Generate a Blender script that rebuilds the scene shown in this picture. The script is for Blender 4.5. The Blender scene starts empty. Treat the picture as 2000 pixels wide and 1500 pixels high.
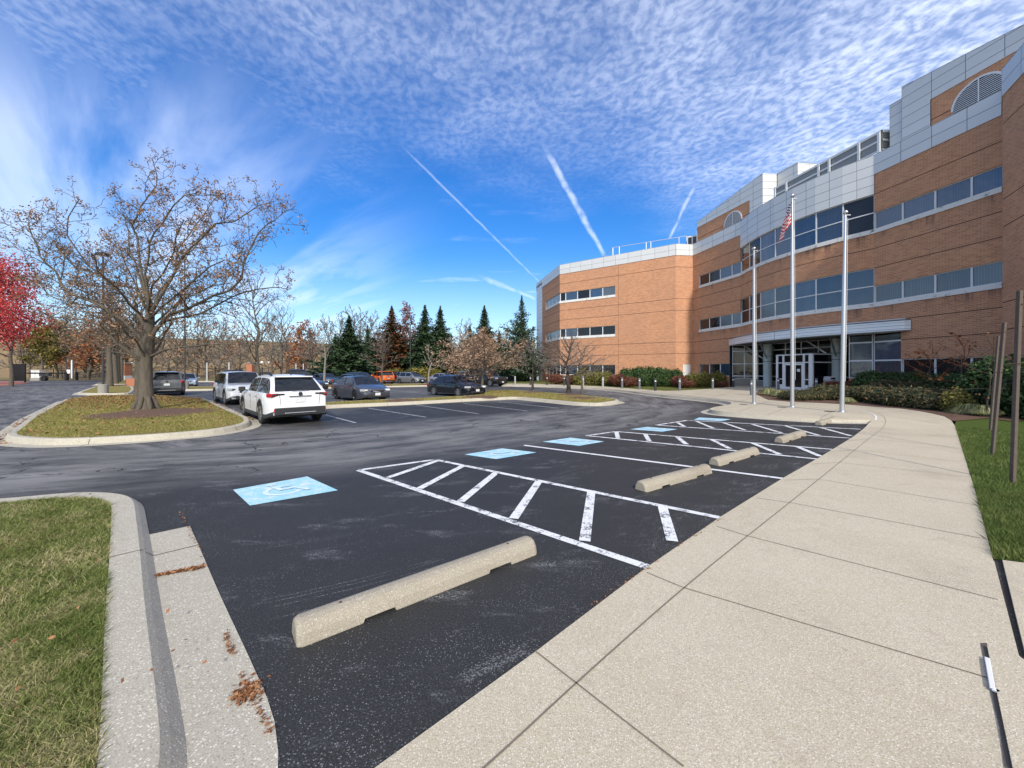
import bpy, bmesh, math, random
import numpy as np
from mathutils import Vector, Matrix, geometry as geo
R = math.radians
SC = bpy.context.scene
COL = SC.collection

# ------------------------------------------------------------------ camera
EYE, FPX, HY = 1.75, 750.0, 724.0          # eye height, focal length and horizon row measured on the photograph
cam_d = bpy.data.cameras.new('camera'); cam = bpy.data.objects.new('camera', cam_d); COL.objects.link(cam)
cam.location = (0, 0, EYE); cam.rotation_euler = (R(90), 0, 0)
cam_d.sensor_width = 36; cam_d.lens = 36*FPX/2000; cam_d.shift_y = (HY-750)/2000
cam_d.clip_start = 0.05; cam_d.clip_end = 3000
SC.camera = cam

# ------------------------------------------------------------------ node helper
class NT:
    def __init__(s, tree):
        s.t = tree; s.n = tree.nodes; s.l = tree.links
    def put(s, sock, v):
        if v is None: return
        if isinstance(v, bpy.types.NodeSocket): s.l.new(v, sock)
        else:
            if isinstance(v, (tuple, list)) and len(v) == 3 and len(sock.default_value) == 4: v = (*v, 1)
            sock.default_value = v
    def node(s, typ, **kw):
        n = s.n.new(typ)
        for k, v in kw.items(): setattr(n, k, v)
        return n
    def math(s, op, a, b=None, c=None, clamp=False):
        n = s.node('ShaderNodeMath', operation=op, use_clamp=clamp)
        s.put(n.inputs[0], a); s.put(n.inputs[1], b); s.put(n.inputs[2], c); return n.outputs[0]
    def vmath(s, op, a, b=None, out=0):
        n = s.node('ShaderNodeVectorMath', operation=op)
        s.put(n.inputs[0], a)
        if b is not None: s.put(n.inputs[3 if op == 'SCALE' else 1], b)
        return n.outputs[out]
    def comb(s, x, y, z=0.0):
        n = s.node('ShaderNodeCombineXYZ'); s.put(n.inputs[0], x); s.put(n.inputs[1], y); s.put(n.inputs[2], z); return n.outputs[0]
    def sep(s, v):
        n = s.node('ShaderNodeSeparateXYZ'); s.put(n.inputs[0], v); return n.outputs
    def noise(s, vec, scale, detail=4, rough=.55, out=0, dist=0.0):
        n = s.node('ShaderNodeTexNoise'); s.put(n.inputs['Vector'], vec)
        n.inputs['Scale'].default_value = scale; n.inputs['Detail'].default_value = detail
        n.inputs['Roughness'].default_value = rough; n.inputs['Distortion'].default_value = dist; return n.outputs[out]
    def voro(s, vec, scale, feature='F1', out=0):
        n = s.node('ShaderNodeTexVoronoi', feature=feature); s.put(n.inputs['Vector'], vec); n.inputs['Scale'].default_value = scale; return n.outputs[out]
    def mapr(s, v, a, b, c=0.0, d=1.0, smooth=True):
        n = s.node('ShaderNodeMapRange'); n.interpolation_type = 'SMOOTHSTEP' if smooth else 'LINEAR'
        s.put(n.inputs[0], v); s.put(n.inputs[1], a); s.put(n.inputs[2], b); s.put(n.inputs[3], c); s.put(n.inputs[4], d); return n.outputs[0]
    def mix(s, f, a, b, mode='MIX'):
        n = s.node('ShaderNodeMix', data_type='RGBA', blend_type=mode)
        s.put(n.inputs[0], f); s.put(n.inputs[6], a); s.put(n.inputs[7], b); return n.outputs[2]
    def ramp(s, f, stops):
        n = s.node('ShaderNodeValToRGB'); e = n.color_ramp.elements
        while len(e) < len(stops): e.new(.5)
        for i, (p, c) in enumerate(stops): e[i].position = p; e[i].color = (*c, 1)
        s.put(n.inputs[0], f); return n.outputs[0]
    def bump(s, h, strength=.3, dist=.01):
        n = s.node('ShaderNodeBump'); n.inputs['Strength'].default_value = strength; n.inputs['Distance'].default_value = dist
        s.put(n.inputs['Height'], h); return n.outputs[0]
    def pos(s): return s.node('ShaderNodeNewGeometry').outputs['Position']
    def isl(s): return s.node('ShaderNodeNewGeometry').outputs['Random Per Island']
    def uv(s, name=None):
        n = s.node('ShaderNodeUVMap')
        if name: n.uv_map = name
        return n.outputs[0]
    def attr(s, name, out='Fac'):
        n = s.node('ShaderNodeAttribute'); n.attribute_name = name; return n.outputs[out]

def newmat(name):
    m = bpy.data.materials.new(name); m.use_nodes = True
    nt = NT(m.node_tree); b = m.node_tree.nodes['Principled BSDF']
    return m, nt, b
M = {}
def plain(name, col, rough=.6, metal=0.0, var=.12, scale=6, spec=None, bumps=0.0):
    m, n, b = newmat(name)
    f = n.noise(n.pos(), scale, 5, .6)
    c0 = tuple(max(0, c*(1-var)) for c in col); c1 = tuple(min(1, c*(1+var)) for c in col)
    n.put(b.inputs['Base Color'], n.mix(f, c0, c1))
    b.inputs['Roughness'].default_value = rough; b.inputs['Metallic'].default_value = metal
    if spec is not None: b.inputs['Specular IOR Level'].default_value = spec
    if bumps: n.put(b.inputs['Normal'], n.bump(n.noise(n.pos(), scale*8, 4), bumps, .01))
    M[name] = m; return m

# ------------------------------------------------------------------ world
SUN_AZ, SUN_EL = 171.0, 34.0        # clockwise from +Y; behind the camera and a little to its right
SD = Vector((math.sin(R(SUN_AZ))*math.cos(R(SUN_EL)), math.cos(R(SUN_AZ))*math.cos(R(SUN_EL)), math.sin(R(SUN_EL))))
w = bpy.data.worlds.new('World'); SC.world = w; w.use_nodes = True
n = NT(w.node_tree); bg = w.node_tree.nodes['Background']
sky = n.node('ShaderNodeTexSky'); sky.sky_type = 'NISHITA'; sky.sun_disc = False
sky.sun_elevation = R(SUN_EL); sky.sun_rotation = R(SUN_AZ); sky.altitude = 50; sky.air_density = 1.0; sky.dust_density = .25; sky.ozone_density = 3.0
D = n.node('ShaderNodeTexCoord').outputs['Generated']
dx, dy, dz = n.sep(D)
dzc = n.math('MAXIMUM', dz, .02)
u = n.math('DIVIDE', dx, dzc); v = n.math('DIVIDE', dy, dzc)
P = n.comb(u, v)
hs = n.node('ShaderNodeHueSaturation'); hs.inputs['Saturation'].default_value = 1.25; hs.inputs['Value'].default_value = 1.0
n.put(hs.inputs['Color'], sky.outputs[0])
tint = n.mix(n.mapr(dz, .02, .45), (.92, 1.0, 1.04), (.50, .93, 1.30))
base = n.mix(1.0, hs.outputs[0], tint, 'MULTIPLY')
# altocumulus field: small cells high up, denser to the right
warp = n.vmath('SCALE', n.noise(P, 4.0, 3, .6, out=1), .10)
Pw = n.vmath('ADD', P, warp)
Pst = n.comb(n.math('MULTIPLY_ADD', v, .10, n.math('MULTIPLY', n.sep(Pw)[0], 1.15)), n.sep(Pw)[1])
cells = n.mapr(n.noise(Pst, 30.0, 3, .52), .30, .70)
big = n.noise(P, 1.15, 4, .55)
edge = n.math('ADD', n.math('SUBTRACT', n.math('MULTIPLY_ADD', u, .30, 2.05), v), n.math('MULTIPLY', n.math('SUBTRACT', big, .5), 2.2))
dens = n.mapr(edge, -.45, .95)
right = n.mapr(n.math('MULTIPLY_ADD', v, -.45, u), -.7, 1.0)
dens = n.math('MULTIPLY', dens, n.math('MULTIPLY_ADD', right, .60, .42))
mod = n.mapr(n.noise(P, 3.2, 4, .6), .30, .62, .52, 1)
alto = n.math('MULTIPLY', dens, n.math('MULTIPLY', mod, n.math('MULTIPLY_ADD', cells, .44, .32)), clamp=True)
haze_r = n.math('MULTIPLY', n.mapr(n.math('MULTIPLY_ADD', v, -.9, u), -.3, .75), .66)
alto = n.math('MAXIMUM', alto, n.math('MULTIPLY', haze_r, n.math('MULTIPLY_ADD', cells, .5, .55)))
# smooth cirrus sheets streaming along v on the left
Pc = n.comb(n.math('MULTIPLY_ADD', v, .55, n.math('MULTIPLY', u, .62)), n.math('MULTIPLY_ADD', v, .34, n.math('MULTIPLY', u, .12)))
ci = n.mapr(n.noise(Pc, 1.9, 6, .56, dist=.3), .34, .62)
cmask = n.math('MULTIPLY', n.mapr(n.math('MULTIPLY_ADD', v, .20, u), .2, -1.9), n.mapr(v, 1.0, 1.6, .35, 1))
cirr = n.math('MULTIPLY', n.math('MULTIPLY', ci, cmask), .52)
wisp = n.math('MULTIPLY', n.mapr(n.noise(n.comb(n.math('MULTIPLY', u, .5), v), 1.6, 7, .62), .54, .80), n.mapr(v, 1.5, 4.0, .15, .5))
cloud = n.math('MAXIMUM', n.math('MAXIMUM', alto, cirr), wisp)
# contrails as great circles
def pxdir(x, y): return Vector(((x-1000)/FPX, 1, (HY-y)/FPX)).normalized()
def contrail(a, b, width, amp, fuzz=1.0):
    global cloud
    d1, d2 = pxdir(*a), pxdir(*b); nn = d1.cross(d2).normalized(); mid = (d1+d2).normalized()
    along = nn.cross(mid).normalized(); half = math.asin(min(1, (d2-d1).length/2))
    wob = n.math('MULTIPLY', n.math('SUBTRACT', n.noise(D, 26, 4), .5), width*1.4*fuzz)
    dist = n.math('ABSOLUTE', n.math('ADD', n.vmath('DOT_PRODUCT', D, tuple(nn), out=1), wob))
    al = n.vmath('DOT_PRODUCT', D, tuple(along), out=1); s_end = math.sin(half)
    sgn = 1 if d2.dot(along) > 0 else -1
    t = n.math('MULTIPLY', al, sgn/s_end)           # -1 at a, +1 at b
    ww = n.mapr(t, -1, 1, width*1.3, width*.8, smooth=False)
    m = n.math('MULTIPLY', n.mapr(n.math('DIVIDE', dist, ww), 1.0, .1), n.math('MULTIPLY', n.mapr(t, -1.25, -.6), n.mapr(t, 1.1, .95)))
    m = n.math('MULTIPLY', m, n.mapr(n.noise(D, 40, 3), .25, .6, .35, 1))
    cloud = n.math('MAXIMUM', cloud, n.math('MULTIPLY', m, amp))
contrail((790, 290), (1052, 550), .0034, .30)
contrail((1062, 285), (1180, 498), .009, .52)
contrail((1358, 360), (1308, 464), .006, .48)
contrail((940, 540), (1044, 584), .008, .45)
contrail((-40, 380), (60, 412), .006, .4)
horizon = n.mapr(dz, .30, -.02, 0, .42)
cloud = n.math('MAXIMUM', cloud, horizon)
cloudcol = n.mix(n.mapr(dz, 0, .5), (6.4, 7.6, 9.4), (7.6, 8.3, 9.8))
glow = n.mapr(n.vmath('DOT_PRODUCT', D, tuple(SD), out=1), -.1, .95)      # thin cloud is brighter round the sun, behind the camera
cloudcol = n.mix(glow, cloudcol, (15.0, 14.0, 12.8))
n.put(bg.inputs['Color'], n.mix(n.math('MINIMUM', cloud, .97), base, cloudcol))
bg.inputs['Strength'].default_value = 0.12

sun_d = bpy.data.lights.new('sun', 'SUN'); sun = bpy.data.objects.new('sun', sun_d); COL.objects.link(sun)
sun_d.energy = 3.2; sun_d.angle = R(3); sun_d.color = (1.0, .94, .85)
az, el = R(SUN_AZ), R(SUN_EL)
sdir = Vector((math.sin(az)*math.cos(el), math.cos(az)*math.cos(el), math.sin(el)))
sun.rotation_euler = sdir.to_track_quat('Z', 'Y').to_euler(); sun.location = (10, -20, 40)
SC.view_settings.view_transform = 'Standard'; SC.view_settings.look = 'None'
SC.view_settings.exposure = 0.36; SC.view_settings.gamma = 1.0

# ------------------------------------------------------------------ materials
def mk_asphalt():
    m, n, b = newmat('asphalt')
    p = n.pos(); uvl = n.uv('lane'); s_, d_, _ = n.sep(uvl)
    wear = n.attr('wear')
    streak = n.noise(n.comb(n.math('MULTIPLY', s_, .22), n.math('MULTIPLY', d_, 1.0)), 2.0, 6, .68)
    streak2 = n.noise(n.comb(n.math('MULTIPLY', s_, .25), n.math('MULTIPLY', d_, 3.0)), 3.0, 5, .7)
    blotch = n.noise(p, .55, 5, .6)
    w0 = n.math('MULTIPLY', wear, n.math('ADD', n.mapr(streak, .22, .72), n.mapr(blotch, .35, .8, -.15, .25)), clamp=True)
    seal = n.mix(n.noise(p, 2.2, 6, .7), (.018, .018, .0185), (.033, .033, .033))
    worn = n.mix(streak2, (.11, .109, .107), (.29, .285, .28))
    c = n.mix(w0, seal, worn)
    c = n.mix(n.math('MULTIPLY', n.mapr(n.noise(p, 95, 3, .75), .42, .70), .55), c, n.mix(.5, c, (.16, .16, .155)))
    # scuffs where the sealer has flaked and the pale stone shows
    scuffmask = n.mapr(n.noise(n.comb(n.math('MULTIPLY', n.sep(p)[0], .55), n.math('MULTIPLY', n.sep(p)[1], 1.5)), 1.5, 5, .7), .555, .70)
    grain = n.mapr(n.noise(p, 60, 3, .7), .45, .62)
    fl = n.math('MULTIPLY', scuffmask, grain)
    c = n.mix(n.math('MULTIPLY', fl, .6), c, (.33, .34, .35))
    vn = n.node('ShaderNodeTexVoronoi'); n.put(vn.inputs['Vector'], n.vmath('ADD', p, n.vmath('SCALE', n.noise(p, 70, 2, .6, out=1), .012))); vn.inputs['Scale'].default_value = 95
    spk = n.math('MULTIPLY', n.math('LESS_THAN', vn.outputs['Distance'], .34), n.math('GREATER_THAN', n.sep(vn.outputs['Color'])[0], n.mapr(n.attr('edge'), 0, 1, .95, .55, smooth=False)))
    spk = n.math('MULTIPLY', spk, n.mapr(n.noise(p, 1.6, 4, .6), .38, .62, .15, 1))
    c = n.mix(n.math('MULTIPLY', spk, .6), c, (.34, .34, .33))
    # hairline cracks, dark in the lane
    cr = n.node('ShaderNodeTexVoronoi', feature='DISTANCE_TO_EDGE'); cr.inputs['Scale'].default_value = .33
    n.put(cr.inputs['Vector'], n.vmath('ADD', p, n.vmath('SCALE', n.noise(p, 1.2, 4, .6, out=1), 1.6)))
    ck = n.math('MULTIPLY', n.mapr(cr.outputs[0], .011, .003), n.math('MULTIPLY', n.mapr(wear, .35, .8), n.mapr(n.noise(p, .35, 2), .42, .50)))
    c = n.mix(n.math('MULTIPLY', ck, .85), c, (.012, .012, .014))
    wl = n.math('MULTIPLY', n.mapr(n.math('ABSOLUTE', n.math('SUBTRACT', n.noise(n.comb(n.math('MULTIPLY', s_, .3), n.math('MULTIPLY', d_, 1.0)), 1.3, 6, .62), .5)), .011, .003),
                n.math('MULTIPLY', n.mapr(n.noise(p, .8, 3), .48, .6), grain))
    c = n.mix(n.math('MULTIPLY', wl, .45), c, (.36, .36, .36))
    n.put(b.inputs['Base Color'], c)
    n.put(b.inputs['Roughness'], n.mapr(w0, 0, 1, .62, .8))
    b.inputs['Specular IOR Level'].default_value = .18
    h = n.math('ADD', n.noise(p, 130, 3, .6), n.math('MULTIPLY', n.noise(p, 9, 4), .6))
    n.put(b.inputs['Normal'], n.bump(h, .45, .006))
    M['asphalt'] = m
mk_asphalt()

def mk_concrete(name, c0, c1, peb=(.62, .58, .52), dark=(.22, .20, .18), scale=75, amount=.35, stain=.5):
    m, n, b = newmat(name); p = n.pos()
    base = n.mix(n.noise(p, 1.3, 6, .65), c0, c1)
    base = n.mix(n.math('MULTIPLY', n.mapr(n.noise(p, .5, 5, .7), .5, .78), stain), base, dark)
    vn = n.node('ShaderNodeTexVoronoi'); n.put(vn.inputs['Vector'], n.vmath('ADD', p, n.vmath('SCALE', n.noise(p, scale*.8, 2, .6, out=1), .9/scale))); vn.inputs['Scale'].default_value = scale
    r = n.sep(vn.outputs['Color'])[0]
    inside = n.mapr(vn.outputs['Distance'], .42, .30)
    c = n.mix(n.math('MULTIPLY', inside, n.math('MULTIPLY', n.math('GREATER_THAN', r, 1-amount), .75)), base, peb)
    c = n.mix(n.math('MULTIPLY', inside, n.math('MULTIPLY', n.math('LESS_THAN', r, amount*.42), .6)), c, dark)
    c = n.mix(n.math('MULTIPLY', n.mapr(n.noise(p, 150, 2, .7), .4, .7), .55), c, tuple(x*.55 for x in c0))
    st_ = n.mapr(n.noise(p, 2.6, 7, .75), .52, .72); c = n.mix(n.math('MULTIPLY', st_, .30), c, dark)
    drip = n.mapr(n.noise(p, 7, 3, .5), .70, .76); c = n.mix(n.math('MULTIPLY', drip, .35), c, dark)
    n.put(b.inputs['Base Color'], c); b.inputs['Roughness'].default_value = .85; b.inputs['Specular IOR Level'].default_value = .25
    n.put(b.inputs['Normal'], n.bump(n.math('ADD', n.noise(p, 120, 3), n.math('MULTIPLY', vn.outputs['Distance'], -.5)), .35, .004))
    M[name] = m
mk_concrete('walk', (.42, .37, .265), (.60, .535, .405), dark=(.25, .205, .15), peb=(.78, .72, .62), scale=105, amount=.46, stain=.5)
mk_concrete('kerb', (.36, .33, .265), (.54, .50, .40), peb=(.78, .75, .67), dark=(.19, .175, .15), scale=75, amount=.36, stain=.75)
mk_concrete('stop', (.27, .24, .185), (.40, .36, .28), dark=(.22, .18, .14), scale=120, amount=.28, stain=.75)

def mk_paint(name, col, wearlo=.50, wearhi=.62, under=(.045, .048, .052)):
    m, n, b = newmat(name); p = n.pos()
    wn = n.math('ADD', n.math('MULTIPLY', n.noise(p, 5.5, 6, .72), .6), n.math('MULTIPLY', n.noise(p, 45, 3, .7), .4))
    wr = n.mapr(wn, wearlo, wearhi)
    c = n.mix(n.noise(p, 20, 4), tuple(x*.86 for x in col), col)
    n.put(b.inputs['Base Color'], n.mix(wr, c, under)); b.inputs['Roughness'].default_value = .65
    n.put(b.inputs['Normal'], n.bump(n.noise(p, 120, 3), .3, .004))
    M[name] = m
mk_paint('white_paint', (.74, .75, .75), .50, .60)
mk_paint('white_line', (.76, .76, .76), .53, .63)
mk_paint('blue_paint', (.33, .62, .75), .49, .58, under=(.60, .68, .69))
mk_paint('symbol_paint', (.70, .79, .82), .47, .60, under=(.36, .63, .75))
mk_paint('faint_line', (.38, .39, .40), .46, .62)

def mk_brick(name='brick', soot=.85):
    m, n, b = newmat(name)
    uv = n.uv('UVMap'); U, V, _ = n.sep(uv)
    def bt(bw, bh, ms):
        t = n.node('ShaderNodeTexBrick'); n.put(t.inputs['Vector'], uv); t.inputs['Scale'].default_value = 1
        t.inputs['Brick Width'].default_value = bw; t.inputs['Row Height'].default_value = bh; t.inputs['Mortar Size'].default_value = ms
        t.inputs['Color1'].default_value = (0, 0, 0, 1); t.inputs['Color2'].default_value = (1, 1, 1, 1); t.inputs['Bias'].default_value = 0
        t.inputs['Mortar Smooth'].default_value = .3
        return t
    t = bt(.30, .10, .011)
    big = n.noise(n.comb(U, V), .22, 5, .6)
    c = n.mix(n.sep(t.outputs['Color'])[0], (.43, .178, .076), (.62, .285, .135))
    c = n.mix(n.mapr(big, .3, .7, 0, .4), c, (.38, .19, .11))
    c = n.mix(n.math('MULTIPLY', t.outputs['Fac'], .75), c, (.62, .47, .34))
    # soot and damp stains with ragged edges, hanging under the sills at 6.05 m and 11.05 m
    col = n.mapr(n.noise(n.comb(n.math('MULTIPLY', U, 1.0), n.math('MULTIPLY', V, .10)), 1.1, 6, .72), .48, .66)
    def under(z, reach): return n.math('MULTIPLY', n.math('LESS_THAN', V, z+.02), n.mapr(V, z-reach, z-.05))
    st = n.math('MAXIMUM', under(6.07, .95), under(11.07, 1.0))
    st = n.math('MULTIPLY', st, n.math('ADD', n.math('MULTIPLY', col, .85), .08))
    c = n.mix(n.math('MULTIPLY', st, soot), c, (.055, .045, .042))
    n.put(b.inputs['Base Color'], c); b.inputs['Roughness'].default_value = .85
    n.put(b.inputs['Normal'], n.bump(n.math('ADD', n.math('MULTIPLY', t.outputs['Fac'], -1.0), n.math('MULTIPLY', n.noise(uv, 40, 3), .3)), .5, .006))
    M[name] = m
    m, n, b = newmat('brick_groove'); n.put(b.inputs['Base Color'], n.mix(n.noise(n.pos(), 6), (.10, .045, .03), (.15, .065, .04))); b.inputs['Roughness'].default_value = .9
    M['groove'] = m
mk_brick(); mk_brick('brick_clean', .12)
def mk_panel(name, col, bw, bh, ms=.016, offu=0.0, offv=0.0):
    m, n, b = newmat(name); U, V, _ = n.sep(n.uv('UVMap'))
    t = n.node('ShaderNodeTexBrick'); t.offset = 0.0
    n.put(t.inputs['Vector'], n.comb(n.math('ADD', U, offu), n.math('ADD', V, offv))); t.inputs['Scale'].default_value = 1
    t.inputs['Brick Width'].default_value = bw; t.inputs['Row Height'].default_value = bh; t.inputs['Mortar Size'].default_value = ms
    t.inputs['Mortar Smooth'].default_value = .1
    t.inputs['Color1'].default_value = (.93, .93, .93, 1); t.inputs['Color2'].default_value = (1, 1, 1, 1)
    c = n.mix(1.0, t.outputs['Color'], col, 'MULTIPLY')
    c = n.mix(n.math('MULTIPLY', n.noise(n.comb(U, n.math('MULTIPLY', V, .3)), 1.5, 5), .22), c, tuple(x*.72 for x in col))
    c = n.mix(t.outputs['Fac'], c, (.16, .17, .18))
    n.put(b.inputs['Base Color'], c); b.inputs['Roughness'].default_value = .42; b.inputs['Metallic'].default_value = .15
    n.put(b.inputs['Normal'], n.bump(n.math('MULTIPLY', t.outputs['Fac'], -1.0), .6, .01))
    M[name] = m
mk_panel('panel', (.68, .69, .67), 1.6, .664, offv=-.435)
mk_panel('canopy_metal', (.84, .88, .89), 60.0, .205, .009, offv=-.09)
mk_panel('louver_screen', (.34, .35, .33), 60.0, .12, .03)
def mk_glass(name, base, rough=.06, stripe=None, ior=1.9):
    m, n, b = newmat(name)
    c = base
    if stripe:
        U, V, _ = n.sep(n.uv('UVMap'))
        wv = n.math('SINE', n.math('MULTIPLY', U, 2*math.pi/.125))
        c = n.mix(n.math('MULTIPLY', n.mapr(wv, -.6, .9), n.mapr(n.noise(n.comb(n.math('MULTIPLY', U, 1), 0.0), 1.4, 3), .3, .7)), base, stripe)
    rnd = n.node('ShaderNodeObjectInfo').outputs['Random']
    if name != 'car_glass': c = n.mix(n.mapr(rnd, .0, 1., 0, .55, smooth=False), c, (.012, .015, .02))
    n.put(b.inputs['Base Color'], c); b.inputs['Roughness'].default_value = rough; b.inputs['IOR'].default_value = ior
    p = n.pos(); n.put(b.inputs['Normal'], n.bump(n.noise(p, .9, 2), .30 if name != 'car_glass' else .02, .04))
    M[name] = m
mk_glass('glass_dark', (.010, .012, .016), ior=1.48)
mk_glass('glass_blue', (.016, .042, .095), .08, (.04, .085, .155), ior=1.95)
mk_glass('glass_blind_reflect', (.11, .14, .165), .14, (.18, .22, .25), ior=1.75)  # blinds, with mirrored sky and white panels put into the base colour
mk_glass('glass_black', (.004, .004, .005), .10, ior=1.5)
mk_glass('car_glass', (.006, .008, .010), .03, ior=1.62)
plain('white_frame', (.66, .68, .68), .45, var=.08)
plain('door_frame', (.72, .73, .72), .4, var=.05)
def mk_sill():
    m, n, b = newmat('sill'); p = n.pos()
    c = n.mix(n.mapr(n.noise(p, 3, 6, .7), .55, .72), (.72, .71, .66), (.20, .19, .17))
    n.put(b.inputs['Base Color'], c); b.inputs['Roughness'].default_value = .8; M['sill'] = m
mk_sill()
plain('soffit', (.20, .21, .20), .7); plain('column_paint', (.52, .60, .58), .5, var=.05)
plain('roof', (.3, .3, .3), .9); plain('dark_metal', (.03, .032, .035), .5, var=.2); plain('black', (.012, .012, .013), .5)
plain('pole_metal', (.52, .53, .54), .32, .75, var=.06, scale=3); plain('chrome', (.72, .72, .73), .12, 1.0, var=.02)
plain('bollard_grey', (.13, .14, .155), .5, var=.1); plain('bollard_dark', (.030, .032, .034), .5, var=.1); plain('bollard_light', (.33, .34, .35), .5)
plain('lens_white', (.78, .78, .76), .3, var=.03); plain('wood_grey', (.10, .075, .058), .85, var=.35, scale=14, bumps=.4)
plain('wood_yellow', (.42, .30, .07), .7, var=.2); plain('drain', (.085, .070, .055), .8); plain('rust', (.10, .05, .03), .9)
plain('mulch', (.125, .066, .040), .95, var=.6, scale=40, bumps=1.0); plain('trash_stone', (.27, .255, .22), .9, var=.25, scale=60)
plain('brick_plain', (.38, .15, .08), .85, var=.25, scale=9); plain('paver', (.36, .13, .085), .85, var=.25, scale=8)
plain('white_wall', (.62, .61, .58), .8); plain('screen_green', (.02, .045, .035), .8); plain('joint', (.17, .14, .11), .95, var=.3, scale=20); plain('pvc', (.70, .71, .72), .4)
plain('tyre', (.013, .013, .014), .8); plain('rim', (.42, .43, .44), .3, .85, var=.03); plain('rim_dark', (.035, .036, .04), .35, .6)
plain('trim_black', (.022, .023, .025), .6); plain('plate', (.62, .63, .63), .5, var=.05); plain('lamp_clear', (.45, .47, .48), .15, .2)
plain('red_lens', (.40, .012, .012), .18); plain('orange_cone', (.65, .10, .02), .5)
plain('crimson', (.45, .02, .03), .6)

def mk_bark(name, c0, c1):
    m, n, b = newmat(name); p = n.pos(); x, y, z = n.sep(p)
    f = n.noise(n.comb(x, y, n.math('MULTIPLY', z, .16)), 16, 5, .65)
    n.put(b.inputs['Base Color'], n.mix(f, c0, c1)); b.inputs['Roughness'].default_value = .92; b.inputs['Specular IOR Level'].default_value = .2
    n.put(b.inputs['Normal'], n.bump(f, 1.0, .035)); M[name] = m
mk_bark('bark', (.050, .041, .031), (.17, .148, .115)); mk_bark('bark_pale', (.14, .125, .105), (.32, .29, .25)); mk_bark('bark_dark', (.03, .024, .02), (.095, .078, .064))
mk_bark('twig_grey', (.13, .11, .095), (.24, .21, .185)); mk_bark('twig_red', (.22, .09, .045), (.34, .15, .08))
def mk_leaf(name, stops, rough=.65, trans=0.0):
    m, n, b = newmat(name); fac = n.isl()
    if name.startswith('grass'): fac = n.math('ADD', n.math('MULTIPLY', fac, .62), n.mapr(n.noise(n.pos(), 2.3, 5, .7), .36, .66, 0, .40))
    n.put(b.inputs['Base Color'], n.ramp(fac, stops)); b.inputs['Roughness'].default_value = rough; b.inputs['Specular IOR Level'].default_value = .25
    if trans:
        tr = n.node('ShaderNodeBsdfTranslucent'); n.put(tr.inputs['Color'], n.ramp(fac, stops))
        mx = n.node('ShaderNodeMixShader'); mx.inputs[0].default_value = trans
        out = m.node_tree.nodes['Material Output']; n.l.new(b.outputs[0], mx.inputs[1]); n.l.new(tr.outputs[0], mx.inputs[2]); n.l.new(mx.outputs[0], out.inputs[0])
    M[name] = m
mk_leaf('needle', [(0, (.018, .036, .018)), (.6, (.042, .078, .034)), (1, (.085, .125, .055))])
mk_leaf('needle_brown', [(0, (.02, .035, .016)), (.35, (.05, .05, .02)), (.7, (.15, .05, .022)), (1, (.22, .075, .03))])
mk_leaf('pine', [(0, (.03, .055, .032)), (.6, (.06, .10, .055)), (1, (.11, .16, .09))])
mk_leaf('red_leaf', [(0, (.22, .02, .025)), (.5, (.52, .04, .05)), (.85, (.70, .12, .09)), (1, (.62, .30, .24))], trans=.3)
mk_leaf('dry_leaf', [(0, (.16, .085, .045)), (.5, (.28, .16, .09)), (1, (.40, .27, .17))], trans=.2)
mk_leaf('tan_leaf', [(0, (.20, .12, .075)), (.5, (.36, .23, .15)), (1, (.50, .36, .25))], trans=.25)
mk_leaf('purple_leaf', [(0, (.14, .06, .06)), (.5, (.26, .13, .13)), (1, (.36, .22, .20))], trans=.2)
mk_leaf('olive_leaf', [(0, (.07, .07, .012)), (.5, (.15, .14, .03)), (1, (.26, .20, .05))], trans=.2)
mk_leaf('rust_leaf', [(0, (.16, .05, .02)), (.5, (.32, .12, .045)), (1, (.42, .20, .08))], trans=.2)
mk_leaf('yew', [(0, (.016, .036, .013)), (.6, (.042, .085, .024)), (1, (.10, .145, .045))])
mk_leaf('juniper', [(0, (.022, .034, .016)), (.45, (.055, .068, .030)), (.75, (.105, .088, .042)), (1, (.20, .125, .055))])
mk_leaf('red_shrub', [(0, (.05, .02, .014)), (.5, (.13, .045, .03)), (1, (.24, .10, .05))])
mk_leaf('yellow_shrub', [(0, (.06, .07, .015)), (.5, (.13, .13, .03)), (1, (.28, .22, .06))])
mk_leaf('pale_blade', [(0, (.10, .12, .04)), (.5, (.22, .23, .09)), (1, (.42, .40, .22))])
mk_leaf('grass_blade', [(0, (.085, .13, .025)), (.35, (.16, .215, .050)), (.55, (.28, .30, .10)), (.75, (.46, .41, .21)), (1, (.60, .52, .31))], trans=.2)
mk_leaf('grass_lush', [(0, (.055, .090, .018)), (.5, (.115, .165, .038)), (.85, (.20, .235, .07)), (1, (.34, .32, .15))], trans=.2)
mk_leaf('grass_tan', [(0, (.13, .145, .03)), (.4, (.24, .235, .06)), (.75, (.37, .31, .12)), (1, (.42, .34, .17))], trans=.15)
mk_leaf('litter', [(0, (.10, .035, .015)), (.5, (.24, .10, .04)), (1, (.40, .22, .10))])

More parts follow.
